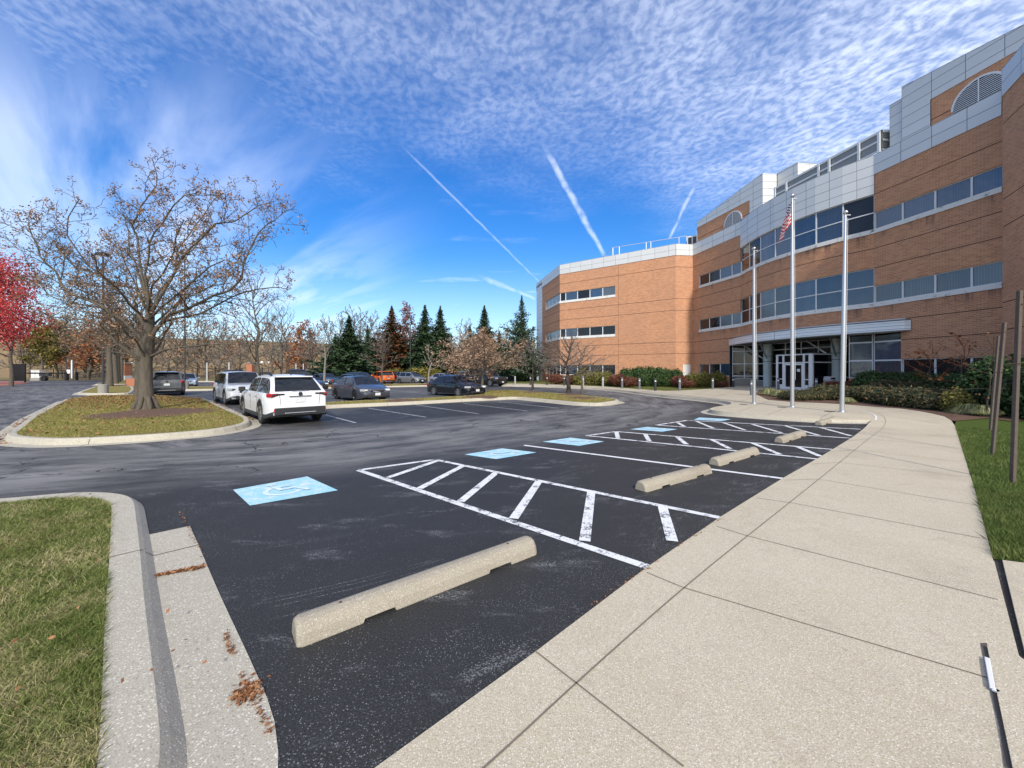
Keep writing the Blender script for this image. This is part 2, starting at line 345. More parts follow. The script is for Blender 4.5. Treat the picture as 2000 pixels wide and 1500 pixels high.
def mk_turf(name, a, b_, c_, d_):
    m, n, b = newmat(name); p = n.pos()
    f1 = n.noise(p, .9, 5, .6); f2 = n.noise(p, 22, 5, .75)
    c = n.mix(f2, a, b_); c = n.mix(n.mapr(f1, .42, .66), c, n.mix(f2, c_, d_))
    n.put(b.inputs['Base Color'], c); b.inputs['Roughness'].default_value = .95; b.inputs['Specular IOR Level'].default_value = .1
    n.put(b.inputs['Normal'], n.bump(n.noise(p, 45, 4, .7), 1.0, .03)); M[name] = m
mk_turf('turf', (.06, .08, .016), (.14, .18, .04), (.10, .09, .028), (.22, .18, .07))
mk_turf('turf_tan', (.12, .12, .026), (.30, .26, .075), (.17, .12, .05), (.33, .24, .11))
mk_turf('turf_lush', (.04, .06, .012), (.10, .145, .032), (.04, .07, .012), (.10, .14, .03))
mk_turf('far_grass', (.13, .11, .045), (.24, .19, .08), (.18, .14, .07), (.30, .23, .12))
mk_turf('hill_grass', (.17, .115, .060), (.27, .19, .10), (.20, .14, .07), (.33, .25, .14))

# ------------------------------------------------------------------ geometry helpers
class MB:
    """collects faces, then build() links them as ONE mesh object"""
    def __init__(s): s.v = []; s.f = []; s.m = []; s.uv = []; s.mats = []
    def mi(s, mat):
        if mat not in s.mats: s.mats.append(mat)
        return s.mats.index(mat)
    def face(s, pts, mat, uv=None):
        b = len(s.v); s.v.extend([tuple(p) for p in pts]); s.f.append(tuple(range(b, b+len(pts)))); s.m.append(s.mi(mat))
        s.uv.append(uv if uv else [(p[0], p[1]) for p in pts])
    def mesh(s, verts, faces, mat):
        b = len(s.v); s.v.extend([tuple(p) for p in verts]); k = s.mi(mat)
        for f in faces: s.f.append(tuple(i+b for i in f)); s.m.append(k); s.uv.append([(verts[i][0], verts[i][1]) for i in f])
    def box(s, c, d, mat, rz=0.0, rx=0.0, ry=0.0):
        M3 = Matrix.Rotation(rz, 3, 'Z') @ Matrix.Rotation(ry, 3, 'Y') @ Matrix.Rotation(rx, 3, 'X'); c = Vector(c)
        vs = [c + M3 @ Vector((sx*d[0]/2, sy*d[1]/2, sz*d[2]/2)) for sx in (-1, 1) for sy in (-1, 1) for sz in (-1, 1)]
        s.mesh(vs, [(0, 1, 3, 2), (4, 6, 7, 5), (0, 4, 5, 1), (2, 3, 7, 6), (0, 2, 6, 4), (1, 5, 7, 3)], mat)
    def bar(s, a, b, w, h, mat):
        """box from a to b, w across (horizontal), h high"""
        a = Vector(a); b = Vector(b); d = b-a; side = d.cross(Vector((0, 0, 1)))
        side = side.normalized() if side.length > 1e-6 else Vector((1, 0, 0)); up = side.cross(d).normalized()
        vs = [p + side*sx*w/2 + up*sz*h/2 for p in (a, b) for sx in (-1, 1) for sz in (-1, 1)]
        s.mesh(vs, [(0, 1, 3, 2), (4, 6, 7, 5), (0, 4, 5, 1), (2, 3, 7, 6), (0, 2, 6, 4), (1, 5, 7, 3)], mat)
    def tube(s, pts, rad, mat, n=8, cap=True):
        pts = [Vector(p) for p in pts]; b = len(s.v); k = s.mi(mat); N = len(pts)
        t0 = (pts[1]-pts[0]).normalized(); x = t0.orthogonal().normalized()
        for i, p in enumerate(pts):
            t = (pts[min(i+1, N-1)]-pts[max(i-1, 0)]).normalized(); x = (x - t*x.dot(t)).normalized(); y = t.cross(x)
            for j in range(n):
                a = 2*math.pi*j/n; q = p + (x*math.cos(a)+y*math.sin(a))*rad[i]; s.v.append((q.x, q.y, q.z))
        for i in range(N-1):
            for j in range(n):
                j2 = (j+1) % n; s.f.append((b+i*n+j, b+i*n+j2, b+(i+1)*n+j2, b+(i+1)*n+j)); s.m.append(k); s.uv.append([(0, 0)]*4)
        if cap:
            s.f.append(tuple(b+j for j in reversed(range(n)))); s.m.append(k); s.uv.append([(0, 0)]*n)
            s.f.append(tuple(b+(N-1)*n+j for j in range(n))); s.m.append(k); s.uv.append([(0, 0)]*n)
    def lathe(s, c, prof, mat, n=16):
        c = Vector(c); s.tube([c+Vector((0, 0, z)) for r, z in prof], [max(r, .0005) for r, z in prof], mat, n)
    def prism(s, poly, z0, z1, mat, top=None):
        n = len(poly); A = sum(poly[i][0]*poly[(i+1) % n][1]-poly[(i+1) % n][0]*poly[i][1] for i in range(n))
        if A < 0: poly = poly[::-1]
        for i in range(n):
            a, b = poly[i], poly[(i+1) % n]; s.face([(*a, z0), (*b, z0), (*b, z1), (*a, z1)], mat)
        tri = geo.tessellate_polygon([[Vector((*p, 0)) for p in poly]])
        for t in tri:
            q = [(*poly[i], z1) for i in t]
            if (q[1][0]-q[0][0])*(q[2][1]-q[0][1])-(q[2][0]-q[0][0])*(q[1][1]-q[0][1]) < 0: q = q[::-1]
            s.face(q, top or mat)
    def build(s, name, parent=None, smooth=False, bevel=0, weld=False, kind=None, ang=None):
        me = bpy.data.meshes.new(name); me.from_pydata(s.v, [], s.f)
        for k in s.mats: me.materials.append(M[k])
        me.polygons.foreach_set('material_index', s.m)
        l = me.uv_layers.new(name='UVMap'); flat = [c for f in s.uv for p in f for c in p]; l.data.foreach_set('uv', flat)
        if smooth: me.polygons.foreach_set('use_smooth', [True]*len(s.f))
        me.update()
        if weld:
            bm = bmesh.new(); bm.from_mesh(me); bmesh.ops.remove_doubles(bm, verts=bm.verts, dist=.0008); bmesh.ops.recalc_face_normals(bm, faces=bm.faces); bm.to_mesh(me); bm.free()
        o = bpy.data.objects.new(name, me); COL.objects.link(o)
        if parent: o.parent = parent
        if kind: o['kind'] = kind
        if bevel:
            b = o.modifiers.new('bevel', 'BEVEL'); b.width = bevel; b.segments = 2; b.limit_method = 'ANGLE'; b.angle_limit = R(35)
        return o
def empty(name, loc=(0, 0, 0), rz=0):
    o = bpy.data.objects.new(name, None); COL.objects.link(o); o.location = loc; o.rotation_euler = (0, 0, rz); return o
def tag(o, label, cat, group=None, kind=None):
    if label: o['label'] = label
    if cat: o['category'] = cat
    if group: o['group'] = group
    if kind: o['kind'] = kind
    return o
KIDS = {}
def copy_tree(o, parent=None):
    kids = KIDS.get(o.name) or [c for c in o.children]
    KIDS[o.name] = kids
    c = o.copy(); COL.objects.link(c); c.parent = parent
    for ch in kids: copy_tree(ch, c)
    return c
def g(x, y, z=0.0):
    """a spot on the level z seen at photo pixel (x, y), as (X, Y)"""
    Z = (EYE-z)*FPX/(y-HY); return ((x-1000)/FPX*Z, Z)
def at(x, Z): return ((x-1000)/FPX*Z, Z)
def zt(y, Z): return EYE+(HY-y)*Z/FPX
def chaikin(p, it=2, closed=True):
    for _ in range(it):
        q = []; n = len(p)
        for i in range(n if closed else n-1):
            a, b = p[i], p[(i+1) % n]
            q.append((a[0]*.75+b[0]*.25, a[1]*.75+b[1]*.25)); q.append((a[0]*.25+b[0]*.75, a[1]*.25+b[1]*.75))
        p = q if closed else [p[0]]+q+[p[-1]]
    return p
def area(p): return .5*sum(p[i][0]*p[(i+1) % len(p)][1]-p[(i+1) % len(p)][0]*p[i][1] for i in range(len(p)))
def offset(p, d):
    """inward offset of a closed polygon"""
    s = 1 if area(p) > 0 else -1; out = []; n = len(p)
    for i in range(n):
        a, b, c = Vector(p[i-1]), Vector(p[i]), Vector(p[(i+1) % n])
        t1 = (b-a).normalized(); t2 = (c-b).normalized(); n1 = Vector((-t1.y, t1.x))*s; n2 = Vector((-t2.y, t2.x))*s
        m = n1+n2; m = m/max(m.dot(n1), .6) if m.length > 1e-6 else n1
        out.append((b.x+m.x*d, b.y+m.y*d))
    return out
def inpoly(x, y, p):
    c = False; n = len(p); j = n-1
    for i in range(n):
        if (p[i][1] > y) != (p[j][1] > y) and x < (p[j][0]-p[i][0])*(y-p[i][1])/(p[j][1]-p[i][1])+p[i][0]: c = not c
        j = i
    return c
def inpoly_np(X, Y, p):
    c = np.zeros(len(X), bool); n = len(p); j = n-1
    for i in range(n):
        xi, yi = p[i]; xj, yj = p[j]
        if yi != yj:
            k = ((yi > Y) != (yj > Y)) & (X < (xj-xi)*(Y-yi)/(yj-yi)+xi); c ^= k
        j = i
    return c
def seg_d(x, y, pl):
    """distance, arc length and side of the nearest point of a polyline"""
    best = (1e9, 0, 0); s = 0
    for (ax, ay), (bx, by) in zip(pl, pl[1:]):
        dx, dy = bx-ax, by-ay; L2 = dx*dx+dy*dy; t = max(0, min(1, ((x-ax)*dx+(y-ay)*dy)/L2)); L = math.sqrt(L2)
        d = math.hypot(x-ax-t*dx, y-ay-t*dy)
        if d < best[0]: best = (d, s+t*L, 1 if dx*(y-ay)-dy*(x-ax) > 0 else -1)
        s += L
    return best
def tri_faces(C, N, size, aspect=1.0, rng=None, quad=False):
    """leaf faces at centres C (n,3) with normals N, as numpy verts/faces"""
    n = len(C); T = np.cross(N, rng.normal(size=(n, 3))); T /= np.linalg.norm(T, axis=1)[:, None]+1e-9; B = np.cross(N, T)
    s = np.asarray(size).reshape(-1, 1) if np.ndim(size) else size
    if quad: V = np.stack([C-T*s*aspect, C-B*s*.5, C+T*s*aspect, C+B*s*.5], 1); k = 4
    else: V = np.stack([C-T*s*.5, C+T*s*.5, C+B*s*aspect], 1); k = 3
    return V.reshape(-1, 3), k
def np_mesh(name, V, k, mat, parent=None, kind=None):
    """mesh of independent k-gons"""
    V = np.ascontiguousarray(V, dtype=np.float32); nv = len(V); nf = nv//k
    me = bpy.data.meshes.new(name); me.vertices.add(nv); me.vertices.foreach_set('co', V.ravel())
    me.loops.add(nv); me.loops.foreach_set('vertex_index', np.arange(nv, dtype=np.int32))
    me.polygons.add(nf); me.polygons.foreach_set('loop_start', np.arange(0, nv, k, dtype=np.int32))
    me.polygons.foreach_set('loop_total', np.full(nf, k, dtype=np.int32))
    me.materials.append(M[mat]); me.update(calc_edges=True)
    o = bpy.data.objects.new(name, me); COL.objects.link(o)
    if parent: o.parent = parent
    if kind: o['kind'] = kind
    return o

# ------------------------------------------------------------------ ground
def plaza_z(X, Y):
    a = max(0, min(1, (Y-11.2)/(14.0-11.2))); a = a*a*(3-2*a)
    b = max(0, min(1, (X-13.5)/7.0)) * max(0, min(1, (Y-18)/8))
    c = max(0, min(1, (2.6-X)/2.0))
    return .016 + .134*a + .10*b
o = MB()   # one sheet out to the horizon
xs = [-900, -400, -200, -120, -80, -40, 0, 40, 80, 160, 400, 900]; ys = [-300, -60, -10, 40, 80, 100, 200, 500, 1500]
for i in range(len(xs)-1):
    for j in range(len(ys)-1):
        o.face([(xs[i], ys[j], -.06), (xs[i+1], ys[j], -.06), (xs[i+1], ys[j+1], -.06), (xs[i], ys[j+1], -.06)], 'far_grass')
o.build('ground', weld=True, kind='structure')

# hill: a long grassy embankment behind the lot
def ridge(X):
    pts = [(-400, 17), (-181, 17.3), (-140, 15.2), (-94, 13.4), (-51, 11.6), (-10, 9.0), (60, 7), (300, 6)]
    return np.interp(X, [p[0] for p in pts], [p[1] for p in pts])
o = MB(); rng = random.Random(5)
hx = list(range(-420, 320, 10)); hy = [96, 100, 106, 114, 124, 134, 144, 152, 158, 163, 170, 190, 240]
hp = {}
for i, X in enumerate(hx):
    for j, Y in enumerate(hy):
        t = max(0, min(1, (Y-98)/62)); t = t*t*(3-2*t)*.55+t*.45
        hp[i, j] = (X, Y+8*math.sin(X*.02), ridge(X)*t + (.25*math.sin(X*.13+Y*.2) if 100 < Y < 158 else 0) - (.3 if Y == 96 else 0))
vs = [hp[i, j] for i in range(len(hx)) for j in range(len(hy))]; nj = len(hy)
o.mesh(vs, [(i*nj+j, (i+1)*nj+j, (i+1)*nj+j+1, i*nj+j+1) for i in range(len(hx)-1) for j in range(nj-1)], 'hill_grass')
o.build('hill', smooth=True, kind='structure')

# parking lot asphalt as a grid that carries where tyres polish it (wear) and where grit collects (edge)
lane_main = [(-30, 4.5), (-14, 6.7), (-9.9, 7.3), (-4.5, 9.2), (1.8, 13.6), (6.6, 18.3), (7.6, 24), (8.0, 34), (5, 46)]
lane_left = [(-8, 8.4), (-18, 14), (-34, 28), (-60, 50), (-90, 75)]
lane_mid = [(-30, 33), (-14, 31.5), (2, 33.5), (7.5, 37)]
walk_edge = [(-2.1, .28), (-.586, 1.69), g(1045, 1278), g(1265, 1110), g(1410, 1010), g(1530, 935), g(1600, 895), g(1665, 855), g(1700, 827)]
isl1_edge = [(-1.0, .8), (-1.02, 1.3), g(545, 1500), g(500, 1370), g(440, 1230), g(400, 1110), g(345, 985)]
def grid_axis(segs):
    out = []
    for a, b, st in segs:
        k = max(1, int(round((b-a)/st))); out += [a+(b-a)*i/k for i in range(k)]
    out.append(segs[-1][1]); return out
gx = grid_axis([(-130, -34, 6), (-34, -12, 1.0), (-12, 9, .45), (9, 16, 1), (16, 46, 6)]); gy = grid_axis([(-6, 0, 2), (0, 16, .45), (16, 36, .9), (36, 92, 4)])
me = bpy.data.meshes.new('parking_lot'); nx, ny = len(gx), len(gy)
V = [(x, y, 0) for x in gx for y in gy]; F = [(i*ny+j, (i+1)*ny+j, (i+1)*ny+j+1, i*ny+j+1) for i in range(nx-1) for j in range(ny-1)]
me.from_pydata(V, [], F); me.materials.append(M['asphalt'])
wa = me.attributes.new('wear', 'FLOAT', 'POINT'); ea = me.attributes.new('edge', 'FLOAT', 'POINT'); sd = []
W_, E_ = [], []
for (x, y, z) in V:
    d1, s1, k1 = seg_d(x, y, lane_main); d2, s2, k2 = seg_d(x, y, lane_left); d3, s3, k3 = seg_d(x, y, lane_mid)
    wv = max(1.15-max(0, d1-1.7)/1.5, 1.0-max(0, d2-2.6)/1.6, .9-max(0, d3-2.2)/1.6, (.62 if y > 21 else 0), .38 if (x < -7 and y > 9) else 0)
    W_.append(max(0, min(1.05, wv)))
    e1 = seg_d(x, y, walk_edge)[0]; e2 = seg_d(x, y, isl1_edge)[0]
    E_.append(max(0, 1-e1/.75, .8-e2/.5) if y < 14 else 0)
    d, s_, k = (d1, s1, k1) if d1 <= min(d2, d3) else ((d2, s2+100, k2) if d2 < d3 else (d3, s3+200, k3)); sd.append((s_, d*k))
wa.data.foreach_set('value', W_); ea.data.foreach_set('value', E_)
l = me.uv_layers.new(name='lane'); l.data.foreach_set('uv', [c for lp in me.loops for c in sd[lp.vertex_index]])
o = bpy.data.objects.new('parking_lot', me); COL.objects.link(o); o['kind'] = 'structure'

def cdt_sheet(name, poly, zf, mat, step=.5, kind='structure', skirt=None):
    """flat-ish sheet over a polygon whose height follows zf"""
    if area(poly) < 0: poly = poly[::-1]
    q = []
    for i in range(len(poly)):
        a, b = Vector(poly[i]), Vector(poly[(i+1) % len(poly)]); k = max(1, int((b-a).length/step/1.2))
        q += [tuple(a.lerp(b, j/k)) for j in range(k)]
    X0, X1 = min(p[0] for p in q), max(p[0] for p in q); Y0, Y1 = min(p[1] for p in q), max(p[1] for p in q)
    inn = offset(q, step*.35); extra = []
    x = X0
    while x < X1:
        y = Y0
        while y < Y1:
            if inpoly(x, y, inn): extra.append((x, y))
            y += step
        x += step
    pts = [Vector(p) for p in q+extra]
    r = geo.delaunay_2d_cdt(pts, [], [list(range(len(q)))], 1, 1e-5)
    o = MB(); vs = [(p.x, p.y, zf(p.x, p.y)) for p in r[0]]; o.mesh(vs, [tuple(f) for f in r[2]], mat)
    if skirt is not None:
        for i in range(len(q)):
            a, b = q[i], q[(i+1) % len(q)]; o.face([(*a, skirt), (*b, skirt), (*b, zf(*b)), (*a, zf(*a))], mat)
    return o.build(name, kind=kind)

def kerbed_island(outer, kerb_w=.16, h=.15, gutter=.28, turf='turf', smooth=2, bat=.035, joints=True, pan_ok=None):
    """outer: top outer edge of the kerb; returns the turf polygon"""
    out = chaikin(outer, smooth) if smooth else outer
    if area(out) < 0: out = out[::-1]
    foot = offset(out, -bat); pan = offset(out, -gutter-bat); inn = offset(out, kerb_w); n = len(out); o = MB()
    for i in range(n):
        j = (i+1) % n
        if pan_ok is None or pan_ok(*out[i]): o.face([(*pan[i], .006), (*pan[j], .006), (*foot[j], .010), (*foot[i], .010)], 'kerb')
        o.face([(*foot[i], .010), (*foot[j], .010), (*out[j], h-.03), (*out[i], h-.03)], 'kerb')
        m1, m2 = [offset_pt(out[k], inn[k], .16) for k in (i, j)]
        o.face([(*out[i], h-.03), (*out[j], h-.03), (*m2, h), (*m1, h)], 'kerb')
        o.face([(*m1, h), (*m2, h), (*inn[j], h), (*inn[i], h)], 'kerb')
        o.face([(*inn[i], h), (*inn[j], h), (*inn[j], -.02), (*inn[i], -.02)], 'kerb')
    if joints:   # sawn joints every 3 m
        acc = 0
        for i in range(n):
            j = (i+1) % n; L = math.dist(out[i], out[j]); acc += L
            if acc > 3.0:
                acc = 0; t = Vector((out[j][0]-out[i][0], out[j][1]-out[i][1])).normalized()*.007
                a, f, q, p = [Vector(z) for z in (inn[j], out[j], foot[j], pan[j])]
                for (u, zu), (v, zv) in (((a, h+.003), (f, h+.001)), ((f, h-.03), (q, .012)), ((q, .012), (p, .009))):
                    d = (f-a).normalized()*.004
                    o.face([(*(u-t+d), zu), (*(v-t+d), zv), (*(v+t+d), zv), (*(u+t+d), zu)], 'drain')
    o.build('kerb', kind='structure', weld=False)
    return inn
def offset_pt(a, b, t): return (a[0]+(b[0]-a[0])*t, a[1]+(b[1]-a[1])*t)

# island in the near left corner
i1 = [g(-520, 985, .13), g(0, 968, .13), g(150, 954, .13), g(225, 955, .13), g(268, 964, .13), g(282, 1050, .13), g(298, 1180, .13), g(322, 1320, .13), g(345, 1500, .13), (-1.10, .9), (-.85, -1.5), (-9, -1.5)]
def round_corners(p, r=.35):
    q = []; n = len(p)
    for i in range(n):
        a, b, c = Vector(p[i-1]), Vector(p[i]), Vector(p[(i+1) % n])
        ra = min(r, (a-b).length*.45); rc = min(r, (c-b).length*.45)
        A = b+(a-b).normalized()*ra; C = b+(c-b).normalized()*rc
        for t in (0, .25, .5, .75, 1): q.append(tuple((A.lerp(b, t)).lerp(b.lerp(C, t), t)))
    return q
t1 = kerbed_island(round_corners(i1, .45), kerb_w=.23, h=.095, gutter=.33, smooth=0, bat=.055, pan_ok=lambda x, y: x > -3.86 and y < 5.05)
def lumpy(base, amp=.02): return lambda x, y: base+amp*math.sin(x*2.1)*math.cos(y*1.7)
cdt_sheet('lawn', t1, lumpy(.084, .006), 'turf', .5)
# island under the big oak
i2 = [g(5, 852, .15), g(90, 858, .15), g(168, 856, .15), g(300, 849, .15), g(421, 839, .15), g(488, 826, .15), g(487, 815, .15), g(444, 798, .15), g(398, 777, .15), g(300, 771, .15), g(180, 772, .15), g(128, 779, .15), g(60, 812, .15)]
t2 = kerbed_island(round_corners(i2, .7), smooth=0)
cdt_sheet('lawn', t2, lumpy(.14, .012), 'turf_tan', .8)
# the small islands further up the drive
for pl in ([g(150, 767, .15), g(200, 768.5, .15), g(256, 767, .15), g(262, 760, .15), g(258, 754, .15), g(222, 752, .15), g(184, 755, .15)],
           [g(184, 750.5, .15), g(262, 750, .15), g(262, 744, .15), g(240, 740, .15), g(210, 744, .15)]):
    t = kerbed_island(round_corners(pl, 1.0), smooth=0, joints=False); cdt_sheet('lawn', t, lumpy(.14, .01), 'turf_tan', 2)
# long island in front of the parked cars
i3 = [g(560, 797, .15), g(642, 791, .15), g(780, 785.5, .15), g(919, 778.5, .15), g(1007, 774.8, .15), g(1066, 780, .15), g(1128, 786, .15), g(1170, 787.5, .15), g(1212, 781.5, .15), g(1200, 778, .15),
      g(1110, 769, .15), g(1000, 761.5, .15), g(950, 762, .15), g(926, 772, .15), g(812, 777.5, .15), g(760, 779.5, .15), g(640, 785, .15), g(560, 790, .15)]
t3 = kerbed_island(round_corners(i3, .6), smooth=0)
cdt_sheet('lawn', t3, lumpy(.14, .012), 'turf_tan', 1.0)
# island strip behind, and the far one
i4 = [g(350, 760.5, .15), g(640, 756, .15), g(850, 752, .15), g(960, 752, .15), g(955, 748.5, .15), g(850, 748.5, .15), g(640, 751, .15), g(350, 755, .15)]
t4 = kerbed_island(round_corners(i4, .8), smooth=0, joints=False); cdt_sheet('lawn', t4, lumpy(.14, .01), 'turf_tan', 2)
i5 = [at(300, 64), at(560, 61), at(560, 57.5), at(300, 60)]
t5 = kerbed_island(round_corners(i5, .8), smooth=0, joints=False); cdt_sheet('lawn', t5, lumpy(.14, .01), 'turf_tan', 3)
# brick paved walk at the far left
cdt_sheet('paved_walk', [at(-160, 50), at(-160, 66), at(40, 62), at(52, 60), at(60, 54), at(0, 44)], lambda x, y: .02, 'paver', 3)
# grass on the far side of the drive and lot
cdt_sheet('verge', [(-200, 66), (-60, 71), (-30, 70), (-12, 66), (2, 60), (8, 58), (14, 64), (14, 120), (-200, 120)], lambda x, y: .05, 'far_grass', 12)

# concrete walk and plaza
nose = [g(1703, 826), g(1660, 823.5, .04), g(1602, 818, .12), g(1510, 811, .15), g(1438, 806, .15), g(1398, 802.5, .15), g(1383, 799, .15), g(1396, 794.5, .15), g(1424, 790.5, .15), g(1431, 786.5, .15), g(1415, 783, .15), g(1379, 779, .15),
        g(1290, 771, .15), g(1200, 759.8, .15), g(1100, 754.8, .15), g(1040, 753, .15), g(980, 752, .15)]
back = [g(980, 749.2, .15), g(1040, 749.5, .15), g(1100, 751.5, .15), g(1180, 755, .15), g(1240, 759.4, .15), g(1300, 763.5, .15), g(1360, 761.5, .15), g(1428, 758, .15), (22.6, 38.4), (27, 38.4), (27.5, 27.5), (24.0, 27.3), g(1596, 764, .23), g(1540, 765, .2), g(1484, 763, .17), g(1475, 770, .15), g(1500, 781, .15),
        g(1540, 784.6, .15), g(1600, 787, .15), g(1654, 790, .15), g(1714, 795, .15), g(1760, 798, .15), g(1800, 803.5, .15), g(1845, 812.7, .15), g(1858, 819, .13)]
right = [g(1866, 829, .10), g(1880, 880, .02), g(1905, 960, .016), g(1940, 1095, .016)]
slabs = [(3.30, 2.72), (3.25, 2.2), (2.6, 1.2), (2.3, -1.2), (-1.5, -1.2)]
poly = walk_edge[:-1]+chaikin(nose, 2, closed=False)+back+right+[g(1942, 1096, .016), g(1990, 1280, .016), (2.6, 1.55), (2.3, .9), (2.2, -1.2), (-2.6, -1.2), (-2.6, -.2)]
WALK = poly
cdt_sheet('pavement', poly, plaza_z, 'walk', .55, skirt=-.03)
# kerb face strip and gutter pan along the plaza nose
gz = chaikin(nose, 2, closed=False); o = MB()
nrm = []
for i in range(len(gz)):
    a, b = Vector(gz[max(0, i-1)]), Vector(gz[min(len(gz)-1, i+1)]); t = (b-a).normalized(); nrm.append(Vector((-t.y, t.x)))
sgn = 1
c_ = Vector(gz[12])+nrm[12]*.3
if inpoly(c_.x, c_.y, WALK): sgn = -1
for i in range(len(gz)-1):
    A, B = Vector(gz[i]), Vector(gz[i+1]); na, nb = nrm[i]*sgn, nrm[i+1]*sgn; za, zb = plaza_z(*A), plaza_z(*B)
    r = lambda v, d, nn: (v.x+nn.x*d, v.y+nn.y*d)
    o.face([(*r(A, .34, na), .006), (*r(B, .34, nb), .006), (*r(B, .04, nb), .010), (*r(A, .04, na), .010)], 'kerb')
    o.face([(*r(A, .04, na), .010), (*r(B, .04, nb), .010), (*r(B, .006, nb), max(.011, zb-.02)), (*r(A, .006, na), max(.011, za-.02))], 'kerb')
    o.face([(*r(A, .006, na), max(.011, za-.02)), (*r(B, .006, nb), max(.011, zb-.02)), (*r(B, -.17, nb), zb+.004), (*r(A, -.17, na), za+.004)], 'kerb')
o.build('kerb', kind='structure')
# sawn joints of the walk
o = MB()
def zline(pl, w=.014, lift=.0035, mat='drain', step=.3):
    q = []
    for a, b in zip(pl, pl[1:]):
        k = max(1, int(math.dist(a, b)/step)); q += [offset_pt(a, b, j/k) for j in range(k)]
    q.append(pl[-1])
    for i in range(len(q)-1):
        A, B = Vector(q[i]), Vector(q[i+1]); t = (B-A)
        if t.length < 1e-5: continue
        nn = Vector((-t.y, t.x)).normalized()*w/2
        P4 = [A-nn, B-nn, B+nn, A+nn]; o.face([(p.x, p.y, plaza_z(p.x, p.y)+lift) for p in P4], mat)
band = [(-1.6, .32), (-.10, 1.69), g(1125, 1340), g(1335, 1152), g(1460, 1050), g(1560, 970), g(1640, 905), g(1700, 853, .03), g(1728, 830, .08), g(1731, 817, .12), g(1712, 806, .14), g(1690, 801, .15)]
bs = chaikin(band, 2, closed=False); zline(bs, .010, mat='joint')
ra = [(2.6, 1.55), (3.05, 2.35), g(1942, 1100), g(1905, 960), g(1880, 880), g(1866, 829, .1)]
EDGE = [(-2.2, -.4)]+walk_edge
def along(pl, s):
    for a, b in zip(pl, pl[1:]):
        L = math.dist(a, b)
        if s <= L: return offset_pt(a, b, s/L)
        s -= L
    return pl[-1]
for (e, m, r) in ((g(1045, 1277), g(1125, 1340), g(1335, 1505)), (g(1263, 1122), g(1335, 1152), g(1930, 1330)), (g(1400, 1031), g(1460, 1050), g(1950, 1176)), (g(1477, 975), g(1548, 985), g(1925, 1056)),
                  (g(1533, 940), g(1600, 938), g(1912, 990)), (g(1584, 908), g(1640, 905), g(1895, 934)), (g(1624, 883), g(1672, 880), g(1888, 905)), (g(1655, 863), g(1695, 858), g(1880, 876)), (g(1672, 847), g(1712, 843, .05), g(1874, 855)), (g(1700, 829), g(1731, 822, .1), g(1868, 832, .1))):
    zline([e, m], .009, mat='joint'); zline([m, r], .009, mat='joint')
for pl in ([g(1712, 806, .15), g(1780, 803, .15)], [g(1602, 817, .13), g(1650, 792, .15)], [g(1500, 810, .15), g(1560, 787, .15)], [g(1440, 805, .15), g(1500, 783, .15)], [g(1385, 779, .15), g(1440, 762, .15)], [g(1432, 787, .15), g(1470, 778, .15)],
           [g(1395, 800, .15), g(1470, 790, .15), g(1560, 797, .15), g(1690, 808, .15)], [g(1290, 770, .15), g(1330, 763, .15)], [g(1340, 775, .15), g(1385, 763, .15)]):
    zline(pl, .016, mat='joint')
o.build('pavement_joint', kind='structure')
# white painted warning arc where the kerb dies into the walk
o = MB(); zline(chaikin([g(1664, 801, .15), g(1695, 805, .15), g(1712, 813, .13), g(1710, 821, .09)], 2, closed=False), .05, .005, 'white_line'); o.build('kerb_stripe', kind='structure')

# slabs and drain trenches at the lower right
cdt_sheet('pavement', [g(1958, 1094, .02), g(2100, 1112, .02), (4.4, 1.2), (3.0, 1.4), g(2003, 1278, .02)], lambda x, y: .022, 'walk', .6, skirt=-.05)
cdt_sheet('pavement', [g(1928, 1262, .03), g(1990, 1283, .03), (2.95, 1.45), (4.0, .9), (3.0, -.8), (1.9, .6), g(1978, 1500, .03)], lambda x, y: .034, 'walk', .6, skirt=-.05)
o = MB(); o.face([(*g(1938, 1092), -.012), (*g(1962, 1092), -.012), (3.2, 1.1), (2.7, 1.5)] if False else [(*g(1938, 1090), -.01), (*g(1962, 1094), -.01), (*g(2008, 1290), -.01), (*g(1984, 1285), -.01)], 'drain')
o.build('drain_channel', kind='structure')
o = MB()
zl = [g(1922, 1262), g(1940, 1350), g(1960, 1430), g(1972, 1510)]
for a, b in zip(zl, zl[1:]):
    A, B = Vector(a), Vector(b); o.face([(A.x-.018, A.y, .021), (A.x+.018, A.y, .021), (B.x+.018, B.y, .021), (B.x-.018, B.y, .021)], 'drain')
o.build('drain_channel', kind='structure')
o = MB(); a, b = g(1928, 1285, .03), g(1939, 1345, .03); o.bar((*a, .028), (*b, .028), .022, .014, 'pvc'); o.bar((*b, .028), (b[0]+.008, b[1]-.025, .028), .03, .012, 'pvc')
tag(o.build('drain_cover', bevel=.003), 'short piece of pale plastic lying in the dark joint between paving slabs', 'drain cover')

